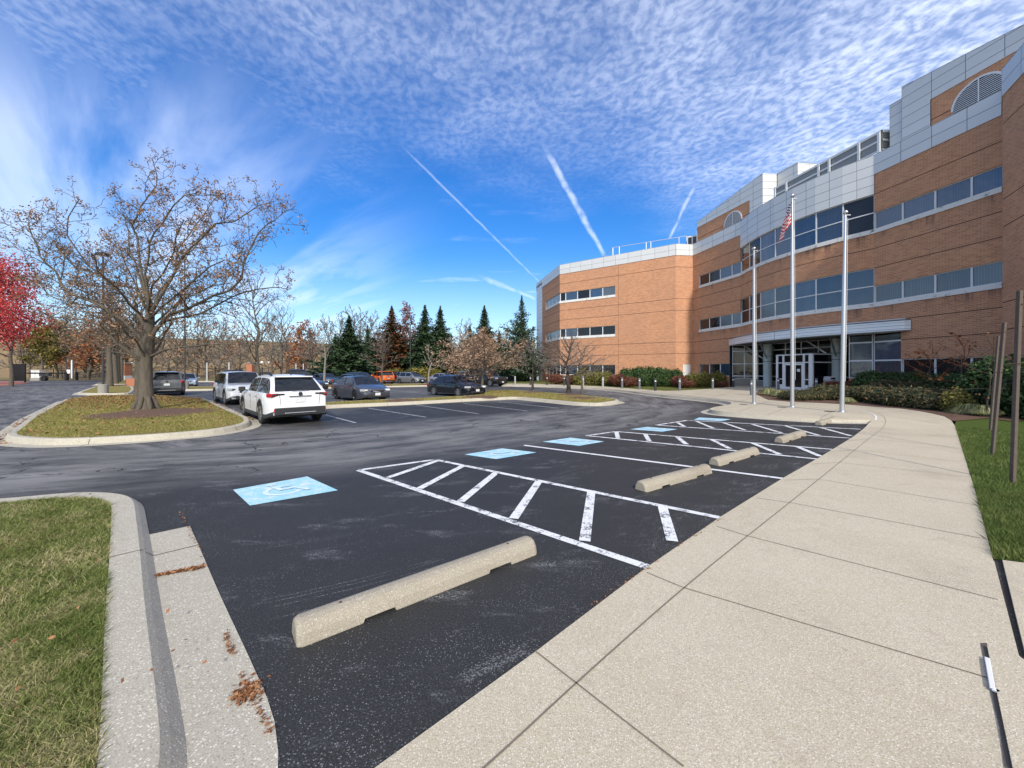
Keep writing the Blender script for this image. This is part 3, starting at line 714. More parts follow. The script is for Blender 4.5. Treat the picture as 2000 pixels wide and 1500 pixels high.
# lawns by the walk and the building
LAWN_R = [g(1864, 827, .1), g(1880, 880), g(1905, 960), g(1941, 1094), g(2100, 1110), (6.5, 3.0), (16, 6), (22.5, 15.5), g(2000, 822, .05), g(1930, 815, .05), g(1885, 816, .08), g(1868, 820, .1)]
cdt_sheet('lawn', LAWN_R, lambda x, y: max(.012, plaza_z(x, y)-.01), 'turf_lush', 1.0)
cdt_sheet('lawn', [(-1.5, 64), (4.15, 64.6), (6.6, 53.2), (13.1, 48.5), (18.9, 44.3), (21, 44.3), (22.0, 38.8)]+[g(1428, 757.6, .15), g(1360, 761.2, .15), g(1300, 763.2, .15), g(1240, 759.1, .15), g(1180, 754.8, .15), g(1100, 751.3, .15), g(1040, 749.3, .15), g(980, 749.0, .15)], lambda x, y: .13, 'turf', 2.0)
BED = [g(1484, 763, .17), g(1540, 765, .2), (24.2, 27.6), (24.6, 26.0), (25.5, 20.1), (23.9, 18.7), (21.3, 14.6), g(1985, 826, .05), g(1930, 821, .05), g(1885, 822, .08), g(1862, 822, .1), g(1845, 812.7, .15), g(1800, 803.5, .15), g(1760, 798, .15), g(1714, 795, .15), g(1654, 790, .15), g(1600, 787, .15), g(1540, 784.6, .15), g(1500, 781, .15), g(1475, 770, .15)]
cdt_sheet('mulch_bed', BED, lambda x, y: plaza_z(x, y)+.012, 'mulch', .9)
def mulch_ring(x, y, r, seed):
    rg = random.Random(seed); n = 26; o = MB(); c = g(x, y, .15)
    pts = [(c[0]+math.cos(a)*r*rg.uniform(.88, 1.1), c[1]+math.sin(a)*r*rg.uniform(.88, 1.1)) for a in [2*math.pi*i/n for i in range(n)]]
    for i in range(n):
        a, b = pts[i], pts[(i+1) % n]; ia, ib = offset_pt(a, c, .5), offset_pt(b, c, .5)
        o.face([(*a, .148), (*b, .148), (*ib, .195), (*ia, .195)], 'mulch'); o.face([(*ia, .195), (*ib, .195), (*c, .21)], 'mulch')
    o.build('mulch', kind='structure', weld=True, smooth=True)
for a in ((300, 806, 2.0, 1), (240, 752, 2.0, 2), (940, 775, 1.15, 3), (1137, 777, 1.0, 4), (785, 782, 1.0, 5), (1040, 766, .9, 6), (1112, 771, .9, 7), (633, 754, 1.2, 8), (745, 753, 1.2, 9), (836, 751, 1.2, 10)): mulch_ring(*a)

# ------------------------------------------------------------------ painted markings
def strip(o, pts, w, z, mat):
    L = [Vector(p) for p in pts]
    for A, B in zip(L, L[1:]):
        t = (B-A).normalized(); nn = Vector((-t.y, t.x))*w/2
        o.face([(*(A-nn), z), (*(B-nn), z), (*(B+nn), z), (*(A+nn), z)], mat)
def px(*p): return [g(a, b) for a, b in p]
def aisle(outline, hatches, name, label):
    o = MB(); strip(o, outline, .10, .0045, 'white_paint')
    for h in hatches: strip(o, h, .115, .0085, 'white_paint')
    ob = o.build('aisle_marking', kind='structure')
aisle(px((1265, 1108), (700, 918.5), (850, 898), (1408, 1012)), [px((757, 934), (854, 900.5)), px((819, 955), (905, 910)), px((899, 981), (970, 923)), px((1003, 1014), (1054, 938.5)), px((1142, 1058), (1155, 959)), px((1313, 1058), (1293, 987))], '', '')
aisle(px((1598, 897), (1145, 851), (1203, 843), (1626, 878)), [px((1204, 844), (1207, 856.5)), px((1260, 848), (1268, 862)), px((1322, 853.5), (1341, 868.5)), px((1390, 859), (1426, 877)), px((1470, 866), (1523, 888)), px((1557, 873), (1603, 892))], '', '')
aisle(px((1660.6, 856), (1281, 830.5), (1342, 821.3), (1681.6, 838.6)), [px((1322, 825), (1337, 833.5)), px((1360, 823), (1393, 836.8)), px((1413, 826), (1455, 840.5)), px((1469, 829), (1526, 845.8)), px((1533, 832), (1600, 851)), px((1603, 835.5), (1663, 852))], '', '')
o = MB(); strip(o, px((1024, 870), (1530, 935)), .10, .0045, 'white_line'); o.build('bay_line', kind='structure')
for a, b in (((634, 810), (695, 826)), ((720, 797.5), (832, 815)), ((812, 791), (936, 808.5)), ((905, 788), (1032, 803)), ((973, 784.6), (1092, 797.5)), ((1030, 780.5), (1128, 791.5)),
             ((758, 767), (905, 781)) if False else ((857, 771), (925, 776.5)), ((700, 771), (800, 781)) if False else ((760, 762), (840, 770)), ((380, 741), (420, 747)), ((430, 741), (500, 748)), ((840, 762), (880, 766))):
    o = MB(); strip(o, px(a, b), .10, .0045, 'faint_line'); o.build('bay_line', kind='structure')
def accessible_square(c):
    P4 = [Vector(g(*p)) for p in c]; o = MB()
    o.face([(*p, .0045) for p in P4], 'blue_paint')
    # worn white wheelchair symbol, laid out in the square's own frame
    O = P4[0]; ux = P4[1]-P4[0]; uy = P4[3]-P4[0]
    lay = [.0070]
    def poly(pts):
        lay[0] += .0004; o.face([(*(O+ux*a+uy*b), lay[0]) for a, b in pts], 'symbol_paint')
    def arc(cx, cy, r, a0, a1, w, k=14):
        for i in range(k):
            t0, t1 = R(a0+(a1-a0)*i/k), R(a0+(a1-a0)*(i+1)/k)
            poly([(cx+math.cos(t0)*r, cy+math.sin(t0)*r), (cx+math.cos(t1)*r, cy+math.sin(t1)*r), (cx+math.cos(t1)*(r-w), cy+math.sin(t1)*(r-w)), (cx+math.cos(t0)*(r-w), cy+math.sin(t0)*(r-w))])
    arc(.50, .58, .26, 20, 280, .07); arc(.44, .17, .07, 0, 360, .069, 10)
    poly([(.40, .27), (.48, .27), (.52, .58), (.44, .58)]); poly([(.44, .52), (.68, .52), (.68, .59), (.44, .59)]); poly([(.62, .56), (.69, .55), (.80, .82), (.73, .84)]); poly([(.46, .38), (.64, .38), (.64, .43), (.46, .43)])
    o.build('accessible_bay_marking', kind='structure')
for c in ([(455, 957), (600, 931), (660, 958), (488, 988)], [(907, 888), (981, 876), (1048, 884), (969, 897)], [(1060, 863), (1114, 855), (1180, 862.6), (1131, 871)],
          [(1231, 838.6), (1264, 834), (1323, 838.6), (1293, 843.4)], [(1355, 820), (1366, 815.6), (1428, 819), (1408, 822.6)]): accessible_square(c)
# leaf and grit litter in the joints and gutters
def litter(name, centres, n, spread, size, seed, mat='litter', z=.02, zf=None):
    rg = np.random.default_rng(seed); P_ = []
    for (cx, cy, ax, ay) in centres:
        t = rg.random(n)[:, None]; P_.append(np.array([[cx, cy]])*(1-t)+np.array([[ax, ay]])*t+rg.normal(size=(n, 2))*spread)
    P_ = np.concatenate(P_); C = np.column_stack([P_, z+rg.random(len(P_))*.012]); N = rg.normal(size=C.shape)*.35; N[:, 2] = 1; N /= np.linalg.norm(N, axis=1)[:, None]
    V, k = tri_faces(C, N, size*(.5+rg.random(len(C))), .9, rg, quad=True); np_mesh(name, V, k, mat, kind='stuff')
sg = lambda a, b: (*g(*a), *g(*b))
litter('fallen_leaves', [sg((298, 1130), (398, 1108)), sg((300, 1128), (396, 1112))], 170, .012, .014, 1, z=.016)
litter('fallen_leaves', [sg((478, 1345), (490, 1365))], 230, .032, .013, 2, z=.012)
litter('fallen_leaves', [sg((440, 1240), (455, 1285)), sg((470, 1320), (530, 1440)), sg((352, 1000), (395, 1090)), sg((1325, 1070), (1415, 1012)), sg((1150, 1190), (1290, 1095))], 90, .010, .010, 3, z=.012)
litter('fallen_leaves', [sg((10, 866), (60, 822)), sg((60, 822), (120, 790))], 420, .12, .045, 4, z=.02)
litter('fallen_leaves', [sg((440, 805), (482, 822)), sg((405, 785), (440, 800))], 260, .16, .045, 5, z=.02)
litter('fallen_leaves', [sg((350, 763), (425, 762)), sg((1000, 778), (1020, 779))], 260, .14, .06, 6, z=.02)
rg = np.random.default_rng(8)
# leaves lying on the turf under the oak and in the near corner
def scatter(poly, n, seed, keep=None):
    rg = np.random.default_rng(seed); X0, X1 = min(p[0] for p in poly), max(p[0] for p in poly); Y0, Y1 = min(p[1] for p in poly), max(p[1] for p in poly); out = np.zeros((0, 2))
    while len(out) < n:
        a = np.column_stack([rg.uniform(X0, X1, n), rg.uniform(Y0, Y1, n)]); k = inpoly_np(a[:, 0], a[:, 1], poly)
        if keep is not None: k &= keep(a[:, 0], a[:, 1], rg)
        out = np.concatenate([out, a[k]])
    return out[:n], rg
def leaves_on(poly, n, size, z, seed, keep=None):
    P_, rg = scatter(poly, n, seed, keep); C = np.column_stack([P_, z+rg.random(n)*.03]); N = rg.normal(size=C.shape)*.5; N[:, 2] = 1; N /= np.linalg.norm(N, axis=1)[:, None]
    V, k = tri_faces(C, N, size*(.6+rg.random(n)*.8), .8, rg, quad=True); np_mesh('fallen_leaves', V, k, 'litter', kind='stuff')
leaves_on(t2, 3400, .045, .17, 11, lambda x, y, r: (y > 15.5) & (r.random(len(x)) < np.clip((y-13.8)/8, .12, 1)))
leaves_on(t2, 500, .05, .17, 12)
leaves_on([(-3.2, 1.4), (-1.6, 1.4), (-1.6, 2.6), (-3.4, 2.6)], 22, .018, .13, 13)
leaves_on(t1, 120, .022, .125, 15)
leaves_on(t3, 900, .045, .17, 14)
# grass blades
def blades(name, poly, n, h, w, z, mat, seed, keep=None, lean=.5):
    P_, rg = scatter(poly, n, seed, keep); a = rg.uniform(0, 2*math.pi, n); hh = h*(.45+rg.random(n)*.85); ww = w*(.6+rg.random(n)*.8)
    T = np.column_stack([np.cos(a), np.sin(a), np.zeros(n)])*ww[:, None]*.5; B = np.column_stack([P_, np.full(n, z)])
    L = rg.normal(size=(n, 2))*lean; up = np.column_stack([L[:, 0]*hh, L[:, 1]*hh, hh])
    mid = B+up*.5+np.column_stack([L*hh[:, None]*-.12, np.zeros(n)])
    V = np.stack([B-T, B+T, mid+T*.7, B+up, mid-T*.7], 1).reshape(-1, 3)
    return np_mesh(name, V, 5, mat, kind='stuff')
near1 = [p for p in t1 if True]
blades('grass', t1, 90000, .040, .0042, .08, 'grass_blade', 21, lambda x, y, r: (x > -6.5) & (y > 1.0), .8)
blades('grass', t1, 60000, .034, .0036, .08, 'grass_blade', 22, lambda x, y, r: (x > -3.3) & (y > 1.2) & (y < 3.4), .8)
blades('grass', LAWN_R, 60000, .06, .006, .01, 'grass_lush', 23, lambda x, y, r: (y > 3.2) & (y < 11.6) & (x < 14), .45)
blades('grass', LAWN_R, 22000, .07, .005, .01, 'grass_lush', 24, lambda x, y, r: (y > 3.2) & (y < 6.5) & (x < 7), .45)
blades('grass', t2, 60000, .055, .013, .13, 'grass_tan', 25, None, .55)
blades('grass', t3, 26000, .06, .018, .13, 'grass_tan', 26, None, .5)

# ------------------------------------------------------------------ office building
B = empty('office_building', (22, 34, 0)); tag(B, 'long curved brown brick office building with ribbon windows and pale metal parapet', 'office building')
def bb(o, name, parent=None, **kw):
    ob = o.build(name, None, **kw); p = parent or B
    ob.parent = p
    if p is B: ob.location = (-22, -34, 0)
    return ob
W = [(4.15, 64.8), (4.84, 61.5), (6.62, 53.2), (13.1, 48.5), (18.9, 44.3), (20.95, 44.5), (22.45, 37.7)]
a_, b_ = Vector((22.45, 37.7)), Vector((24.62, 26.1)); ch = (b_-a_).length; sag = 1.2; Rr = ((ch/2)**2+sag**2)/(2*sag)
mid = (a_+b_)/2; dirc = (b_-a_).normalized(); out_n = Vector((dirc.y, -dirc.x)); cen = mid-out_n*(Rr-sag); half = math.asin(ch/2/Rr)
DR = []
for i in range(8):
    t = -half+2*half*i/7; DR.append(tuple(cen+out_n*Rr*math.cos(t)+dirc*Rr*math.sin(t)))
W8, W9, W10 = (25.55, 20.0), (23.85, 18.65), (20.6, 13.45)
class PL:
    def __init__(s, pts):
        s.p = [Vector(p) for p in pts]; s.s = [0]
        for a, b in zip(s.p, s.p[1:]): s.s.append(s.s[-1]+(b-a).length)
    def seg(s, u):
        for i in range(len(s.p)-1):
            if u <= s.s[i+1]-1e-6 or i == len(s.p)-2: return i
    def at(s, u, d=0.0, i=None):
        if i is None: i = s.seg(u)
        t = (s.p[i+1]-s.p[i]).normalized(); nn = Vector((t.y, -t.x)); q = s.p[i]+t*(u-s.s[i])-nn*d; return q
    def ray(s, x):
        """arc length where the sight line of photo column x meets the wall"""
        k = (x-1000)/FPX; best = None
        for i in range(len(s.p)-1):
            a, b = s.p[i], s.p[i+1]; den = (b.x-a.x)-k*(b.y-a.y)
            if abs(den) < 1e-9: continue
            t = (k*a.y-a.x)/den
            if -1e-4 <= t <= 1.0001 and best is None: best = s.s[i]+t*(b-a).length
        return best
def wall(o, pl, z0, z1, openings=(), grooves=(), vg=(), mat='brick', reveal=.13, gd=.03, u0=None, u1=None):
    U0 = pl.s[0] if u0 is None else u0; U1 = pl.s[-1] if u1 is None else u1
    us = {U0, U1} | {s for s in pl.s if U0 < s < U1}; zs = {z0, z1}
    for a, b, c, d in openings: us |= {max(a, U0), min(b, U1)}; zs |= {max(c, z0), min(d, z1)}
    for zg in grooves:
        if z0 < zg < z1: zs |= {zg-.025, zg+.025}
    for ug in vg: us |= {ug-.02, ug+.02}
    us = sorted(us); zs = sorted(zs)
    us = [x for i, x in enumerate(us) if i == 0 or x-us[i-1] > 1e-4]; zs = [x for i, x in enumerate(zs) if i == 0 or x-zs[i-1] > 1e-4]
    def dep(u, z):
        for a, b, c, d in openings:
            if a < u < b and c < z < d: return None
        for zg in grooves:
            if abs(z-zg) < .025: return gd
        for ug in vg:
            if abs(u-ug) < .02: return gd
        return 0.0
    D = [[dep((us[i]+us[i+1])/2, (zs[j]+zs[j+1])/2) for j in range(len(zs)-1)] for i in range(len(us)-1)]
    for i in range(len(us)-1):
        sg_ = pl.seg((us[i]+us[i+1])/2)
        for j in range(len(zs)-1):
            d = D[i][j]
            if d is None: continue
            a, b = pl.at(us[i], d, sg_), pl.at(us[i+1], d, sg_); m = 'groove' if d > 0 and mat.startswith('brick') else mat
            o.face([(*a, zs[j]), (*b, zs[j]), (*b, zs[j+1]), (*a, zs[j+1])], m, [(us[i], zs[j]), (us[i+1], zs[j]), (us[i+1], zs[j+1]), (us[i], zs[j+1])])
            def rv(x): return reveal if x is None else x
            if j+1 < len(zs)-1 and rv(D[i][j+1]) > d:
                e = rv(D[i][j+1]); a2, b2 = pl.at(us[i], e, sg_), pl.at(us[i+1], e, sg_); z = zs[j+1]
                o.face([(*a, z), (*b, z), (*b2, z), (*a2, z)], m, [(us[i], z), (us[i+1], z), (us[i+1], z+.05), (us[i], z+.05)])
            if j > 0 and rv(D[i][j-1]) > d:
                e = rv(D[i][j-1]); a2, b2 = pl.at(us[i], e, sg_), pl.at(us[i+1], e, sg_); z = zs[j]
                o.face([(*a2, z), (*b2, z), (*b, z), (*a, z)], m, [(us[i], z), (us[i+1], z), (us[i+1], z+.05), (us[i], z+.05)])
            for k, uu, p in ((i+1, us[i+1], b), (i-1, us[i], a)):
                if 0 <= k < len(us)-1 and rv(D[k][j]) > d:
                    q = pl.at(uu, rv(D[k][j]), sg_); o.face([(*p, zs[j]), (*q, zs[j]), (*q, zs[j+1]), (*p, zs[j+1])], m, [(0, zs[j]), (.1, zs[j]), (.1, zs[j+1]), (0, zs[j+1])])
def band(o, pl, u0, u1, z0, z1, dout, din, mat, step=None):
    us = sorted({u0, u1} | {s for s in pl.s if u0 < s < u1})
    for a, b in zip(us, us[1:]):
        sg_ = pl.seg((a+b)/2); A, Bp = pl.at(a, -dout, sg_), pl.at(b, -dout, sg_); A2, B2 = pl.at(a, din, sg_), pl.at(b, din, sg_)
        o.face([(*A, z0), (*Bp, z0), (*Bp, z1), (*A, z1)], mat, [(a, z0), (b, z0), (b, z1), (a, z1)])
        o.face([(*A, z1), (*Bp, z1), (*B2, z1), (*A2, z1)], mat, [(a, z1), (b, z1), (b, z1+.2), (a, z1+.2)])
        o.face([(*A2, z0), (*B2, z0), (*Bp, z0), (*A, z0)], mat, [(a, z0), (b, z0), (b, z0+.1), (a, z0+.1)])
        o.face([(*B2, z0), (*A2, z0), (*A2, z1), (*B2, z1)], mat, [(a, z0), (b, z0), (b, z1), (a, z1)])
        if a == us[0]: o.face([(*A, z0), (*A, z1), (*A2, z1), (*A2, z0)], mat, [(0, z0), (0, z1), (.1, z1), (.1, z0)])
        if b == us[-1]: o.face([(*Bp, z1), (*Bp, z0), (*B2, z0), (*B2, z1)], mat, [(0, z0), (0, z1), (.1, z1), (.1, z0)])
def bay(pl, u0, u1, z0, z1, glass, transom=None, depth=.08, fw=.05, parent=None):
    """one window: frame mesh with its pane as a sub-part"""
    um = (u0+u1)/2; i = pl.seg(um); f = MB()
    t = (pl.p[i+1]-pl.p[i]).normalized(); nn = Vector((t.y, -t.x))
    a, b = pl.at(u0, depth, i), pl.at(u1, depth, i)
    def vbar(p, w): f.face([(*(p-t*w/2), z0), (*(p+t*w/2), z0), (*(p+t*w/2), z1), (*(p-t*w/2), z1)], 'white_frame'); \
        [f.face([(*(p+t*s*w/2), z0), (*(p+t*s*w/2-nn*.07), z0), (*(p+t*s*w/2-nn*.07), z1), (*(p+t*s*w/2), z1)], 'white_frame') for s in (-1, 1)]
    vbar(a+t*fw/2, fw); vbar(b-t*fw/2, fw)
    zz = [(z0, z0+fw), (z1-fw, z1)]+([(transom-.035, transom+.035)] if transom else [])
    for za, zb in zz:
        A, C = a+t*fw, b-t*fw
        f.face([(*A, za), (*C, za), (*C, zb), (*A, zb)], 'white_frame'); f.face([(*(A-nn*.07), zb), (*(C-nn*.07), zb), (*C, zb), (*A, zb)], 'white_frame'); f.face([(*A, za), (*C, za), (*(C-nn*.07), za), (*(A-nn*.07), za)], 'white_frame')
    fo = bb(f, 'window', parent)
    p = MB(); A, C = pl.at(u0+fw*.6, depth+.04, i), pl.at(u1-fw*.6, depth+.04, i)
    zr = [(z0, transom), (transom, z1)] if transom else [(z0, z1)]
    for za, zb in zr: p.face([(*A, za), (*C, za), (*C, zb), (*A, zb)], glass, [(u0, za), (u1, za), (u1, zb), (u0, zb)])
    pp = p.build('pane', fo); return fo
grv = [3.73, 5.06, 8.73, 10.06, 13.73]
LV = [(1.20, 2.5), (6.35, 7.5), (11.35, 12.5)]
brick = MB(); pan = MB()
def mksill(F, a, b, z0): q = MB(); band(q, F, a, b, z0-.28, z0, .06, .12, 'sill'); bb(q, 'window_sill')
# left wing: face turned away, then the long front with its window ribbon, blank bay and return
F1 = PL(W[1:3]); F2 = PL(W[2:5]); F2b = PL(W[4:6]); FA = PL(W[5:7]); FD = PL(DR); FR = PL([DR[-1], W8]); FK = PL([W9, W10, (34, 6)]); F0 = PL(W[0:2])
u1066 = F1.ray(1066); wl = [(u1066, F1.s[-1], z0-.28, z1) for z0, z1 in LV]
wall(brick, F1, 0, 15.08, wl, grv, mat='brick_clean'); wall(pan, F0, 0, 16.38, mat='panel')
mx = [F2.ray(x) for x in (1104.3, 1127.5, 1151.7, 1176.7, 1201.5)]
wall(brick, F2, 0, 15.08, [(0, mx[-1], z0-.28, z1) for z0, z1 in LV], grv, vg=[F2.s[1]+.35], mat='brick_clean')
wall(brick, F2b, 0, 15.08, [(F2b.ray(1334), F2b.ray(1349), 1.05, 2.5)], grv, mat='brick_clean')
o = MB(); u0, u1 = F2b.ray(1334), F2b.ray(1349); band(o, F2b, u0, u1, 1.05, 2.5, -.03, .1, 'white_wall'); bb(o, 'vent_panel')
gcyc = ['glass_dark', 'glass_dark', 'glass_blue', 'glass_blue', 'glass_blind_reflect', 'glass_blind_reflect']
rg_ = random.Random(3)
for li, (z0, z1) in enumerate(LV):
    n1 = 4; us = [u1066+(F1.s[-1]-u1066)*k/n1 for k in range(n1+1)]
    for a, b in zip(us, us[1:]): bay(F1, a, b, z0, z1, 'glass_blind_reflect' if li else 'glass_dark')  # upper panes pale: reflection of white panels put into the glass colour
    us = [0]+mx
    for k, (a, b) in enumerate(zip(us, us[1:])): bay(F2, a, b, z0, z1, ['glass_dark', 'glass_blue', 'glass_dark', 'glass_blue', 'glass_blind_reflect'][k] if li == 2 else ['glass_dark', 'glass_blue', 'glass_dark', 'glass_dark', 'glass_dark'][k])
    if li:
        for F, a, b in ((F1, u1066, F1.s[-1]), (F2, 0, mx[-1])): mksill(F, a, b, z0)
    else:
        for F, a, b in ((F1, u1066, F1.s[-1]), (F2, 0, mx[-1])): band(brick, F, a, b, z0-.28, z0, 0, .12, 'brick')
# flat front beside the drum
ma = [FA.ray(x) for x in (1365.5, 1384.5, 1405.5, 1428.5)]+[FA.s[-1]]
ug = FA.ray(1425)
wall(brick, FA, 0, 15.08, [(ma[0], ma[-1], z0-.28, z1) for z0, z1 in LV[1:]]+[(ma[0], FA.s[-1], 0.92, 2.5), (ug, FA.s[-1]+.1, .0, 4.32)], grv)
for li, (z0, z1) in enumerate(LV):
    mm = ma if li else [ma[0], ma[1], ma[2], ug]
    for k, (a, b) in enumerate(zip(mm, mm[1:])): bay(FA, a, b, z0, z1, [['glass_dark', 'glass_dark', 'glass_blue'], ['glass_dark', 'glass_dark', 'glass_blind_reflect', 'glass_blind_reflect'], ['glass_dark', 'glass_dark', 'glass_blue', 'glass_blue']][li][k])
    if li: mksill(FA, ma[0], ma[-1], z0)
    else: band(brick, FA, ma[0], ug, .92, z0, 0, .12, 'brick')
# drum: brick bands, tall windows and the deep panel fascia
wall(brick, FD, 4.32, 13.74, [(0, FD.s[-1], 6.07, 8.75), (0, FD.s[-1], 11.07, 13.9)], grv[1:])
for li, z0 in ((1, 6.35), (2, 11.35)):
    for k in range(7):
        gl = (['glass_dark', 'glass_dark', 'glass_blind_reflect', 'glass_blind_reflect', 'glass_blue', 'glass_blue', 'glass_blue'] if li == 1 else ['glass_dark', 'glass_dark', 'glass_blue', 'glass_blue', 'glass_blue', 'glass_blue', 'glass_dark'])[k]
        bay(FD, FD.s[k], FD.s[k+1], z0, z0+2.4, gl, transom=z0+1.17)
    mksill(FD, 0, FD.s[-1], z0)
band(pan, FD, 0, FD.s[-1], 13.75, 16.40, .05, .25, 'panel')
# right front
mr = [0]+[FR.ray(x) for x in (1761, 1824.5, 1895.5)]+[FR.s[-1]]
wall(brick, FR, 0, 15.08, [(0, FR.s[-1], z0-.28, z1) for z0, z1 in LV[1:]]+[(-.1, FR.ray(1759.5), 0.0, 4.32), (FR.ray(1759.5), FR.s[-1], 0.92, 2.5)], grv)
for li, (z0, z1) in enumerate(LV):
    mm = mr if li else mr[1:]
    for k, (a, b) in enumerate(zip(mm, mm[1:])): bay(FR, a, b, z0, z1, ['glass_dark', 'glass_blind_reflect', 'glass_blue'][li])
    if li: mksill(FR, 0, FR.s[-1], z0)
    else: band(brick, FR, mr[1], FR.s[-1], .92, z0, 0, .12, 'brick')
# projecting block at the far right
wall(brick, PL([W8, W9]), 0, 15.08, (), grv, mat='brick_clean'); wall(brick, FK, 0, 15.08, (), grv, mat='brick_clean')
for F in (F1, F2, F2b, FA, FR, FK, PL([W8, W9])): band(pan, F, 0, F.s[-1], 15.08, 16.40, .05, .25, 'panel')
band(pan, F0, 0, F0.s[-1], 16.0, 16.40, .05, .25, 'panel')
BK = [(34, 6), (52, 20), (52, 76), (20, 92), (4.15, 64.8)]
wall(brick, PL(BK), 0, 15.08, (), grv); band(pan, PL(BK), 0, PL(BK).s[-1], 15.08, 16.4, .05, .25, 'panel')
bb(brick, 'brick_wall'); bb(pan, 'parapet')
o = MB(); roofpoly = W+DR[1:]+[W8, W9, W10]+BK[:-1]
o.prism(roofpoly, 15.6, 15.9, 'roof'); bb(o, 'roof')
# ground floor behind the canopy
G1 = PL([(22.35, 38.95), (24.3, 38.0), (26.75, 27.9), (24.05, 27.35)])
core = MB(); pr = [tuple(FA.at(ug, .05))]+[(22.3, 39.0), (22.35, 39.3)]; band(core, PL([tuple(FA.at(ug, 0)), (22.35, 39.1)]), 0, math.dist(FA.at(ug, 0), (22.35, 39.1)), 0, 4.3, 0, .1, 'dark_metal')
bb(core, 'jamb')
u = [0, 1.05, G1.s[1]]
def curtain(pl, us, rows, glass, base='brick_plain', z0=.2):
    for a, b in zip(us, us[1:]):
        for r0, r1 in zip(rows, rows[1:]): bay(pl, a, b, r0, r1, glass, depth=0, fw=.045)
curtain(G1, [0, 1.05, G1.s[1]], [.98, 1.22, 2.44, 3.7, 4.3], 'glass_dark')
L2 = G1.s[2]-G1.s[1]; us = [G1.s[1]+L2*k/7 for k in range(8)]
curtain(G1, us, [.75, 1.22, 2.44, 3.7, 4.3], 'glass_black')
o = MB(); band(o, G1, 0, G1.s[2], 0, .75, 0, .1, 'trash_stone'); band(o, G1, 0, G1.s[1], .75, .98, 0, .1, 'trash_stone'); bb(o, 'plinth')
o = MB(); band(o, G1, G1.s[2], G1.s[3], 0, 4.3, 0, .1, 'dark_metal'); bb(o, 'jamb')
GF = PL([DR[5], DR[6], DR[7], tuple(FR.at(FR.ray(1759.5)))])
ua, ub = GF.ray(1657), GF.s[-1]; um = GF.ray(1704)
for a, b in ((ua, um), (um, ub)):
    for r0, r1 in ((1.22, 2.44), (2.44, 3.7), (3.7, 4.3)): bay(GF, a, b, r0, r1, 'glass_blue' if r0 < 3 else 'glass_dark', fw=.05)
o = MB(); band(o, GF, ua, ub, 0, 1.2, -.05, .15, 'brick_plain'); bb(o, 'plinth')
# canopy
CP = chaikin([(22.5, 40.0), (22.05, 39.1), (21.4, 36.3), (21.2, 33.4), (21.65, 30.4), (22.25, 28.2), (23.05, 26.6), (23.85, 25.35), (24.45, 24.25), (25.0, 23.9)], 2, closed=False)
CPL = PL(CP[2:-2]); o = MB(); LC = CPL.s[-1]
k = int(LC/5.6)
band(o, CPL, 0, LC, 4.30, 4.91, 0, .4, 'canopy_metal'); band(o, CPL, .1, LC-.1, 4.912, 5.06, -.28, .6, 'canopy_metal')
for s in (LC*.5,): q = CPL.at(s, -.01); i = CPL.seg(s); t = (CPL.p[i+1]-CPL.p[i]).normalized(); o.box((*q, 4.605), (.16, .03, .60), 'canopy_metal', rz=math.atan2(t.y, t.x))
cn = bb(o, 'canopy')
o = MB(); inner = [tuple(p) for p in CPL.p]; poly = [tuple(CPL.at(s, .02)) for s in np.linspace(0, LC, 24)]+[(25.2, 24.6), (27.2, 27.7), (24.5, 38.6), (22.4, 39.4)]
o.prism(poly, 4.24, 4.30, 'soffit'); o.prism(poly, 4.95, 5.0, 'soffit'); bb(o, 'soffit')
for cx, cy in ((24.1, 36.2), (25.35, 30.0)):
    o = MB(); o.lathe((cx, cy, 0), [(.36, .15), (.36, 2.62), (.37, 2.63), (.37, 3.12), (.36, 3.13), (.36, 4.26)], 'column_paint', 24); c_ = bb(o, 'column', smooth=False)
    s = MB(); s.lathe((cx, cy, 0), [(.378, 2.60), (.378, 2.64)], 'dark_metal', 24); s.lathe((cx, cy, 0), [(.378, 3.10), (.378, 3.14)], 'dark_metal', 24); bb(s, 'collar', None)
    for sx, sy in ((-.9, 1.15), (-.9, -1.25)):
        q = MB(); a = Vector((cx-.25, cy+.25*(1 if sy > 0 else -1), 2.86)); b = Vector((cx-1.5, cy+sy, 4.2)); q.tube([a, a.lerp(b, .12), a.lerp(b, .13), b], [.04, .04, .07, .07], 'pole_metal', 8); bb(q, 'brace')
# entrance vestibule with double door
V0, V1 = Vector((22.35, 32.5)), Vector((23.1, 29.5)); vt = (V1-V0).normalized(); vn = Vector((vt.y, -vt.x)); back_ = -vn*2.9
VP = PL([V0, V1]); ZB = .235
fr = MB()
def vstrip(x0, x1, z0, z1, out=.0, mat='door_frame', th=.08):
    a, b = VP.ray(x0), VP.ray(x1); a = 0 if a is None else a; b = VP.s[-1] if b is None else b; band(fr, VP, a, b, z0, z1, out, th, mat)
vstrip(1515.4, 1519.5, ZB, 3.07, .01); vstrip(1579.5, 1586.9, ZB, 3.07, .012); vstrip(1519.5, 1579.5, 2.99, 3.07); vstrip(1519.5, 1579.5, 2.36, 2.44)
vstrip(1528, 1531.5, ZB, 2.99, .004); vstrip(1568, 1571.5, ZB, 2.99, .004)
for a, b in ((1519.5, 1528), (1571.5, 1579.5)): vstrip(a, b, ZB, .62); vstrip(a, b, 1.02, 1.09)
PV = PL([V1, V1+back_])
band(fr, PV, 0, .12, ZB, 3.07, 0, .08, 'door_frame'); band(fr, PV, 2.7, 2.9, ZB, 3.07, 0, .08, 'door_frame'); band(fr, PV, .12, 2.7, 2.99, 3.07, 0, .08, 'door_frame'); band(fr, PV, .12, 2.7, 2.36, 2.44, 0, .08, 'door_frame'); band(fr, PV, .12, 2.7, ZB, .6, 0, .08, 'door_frame')
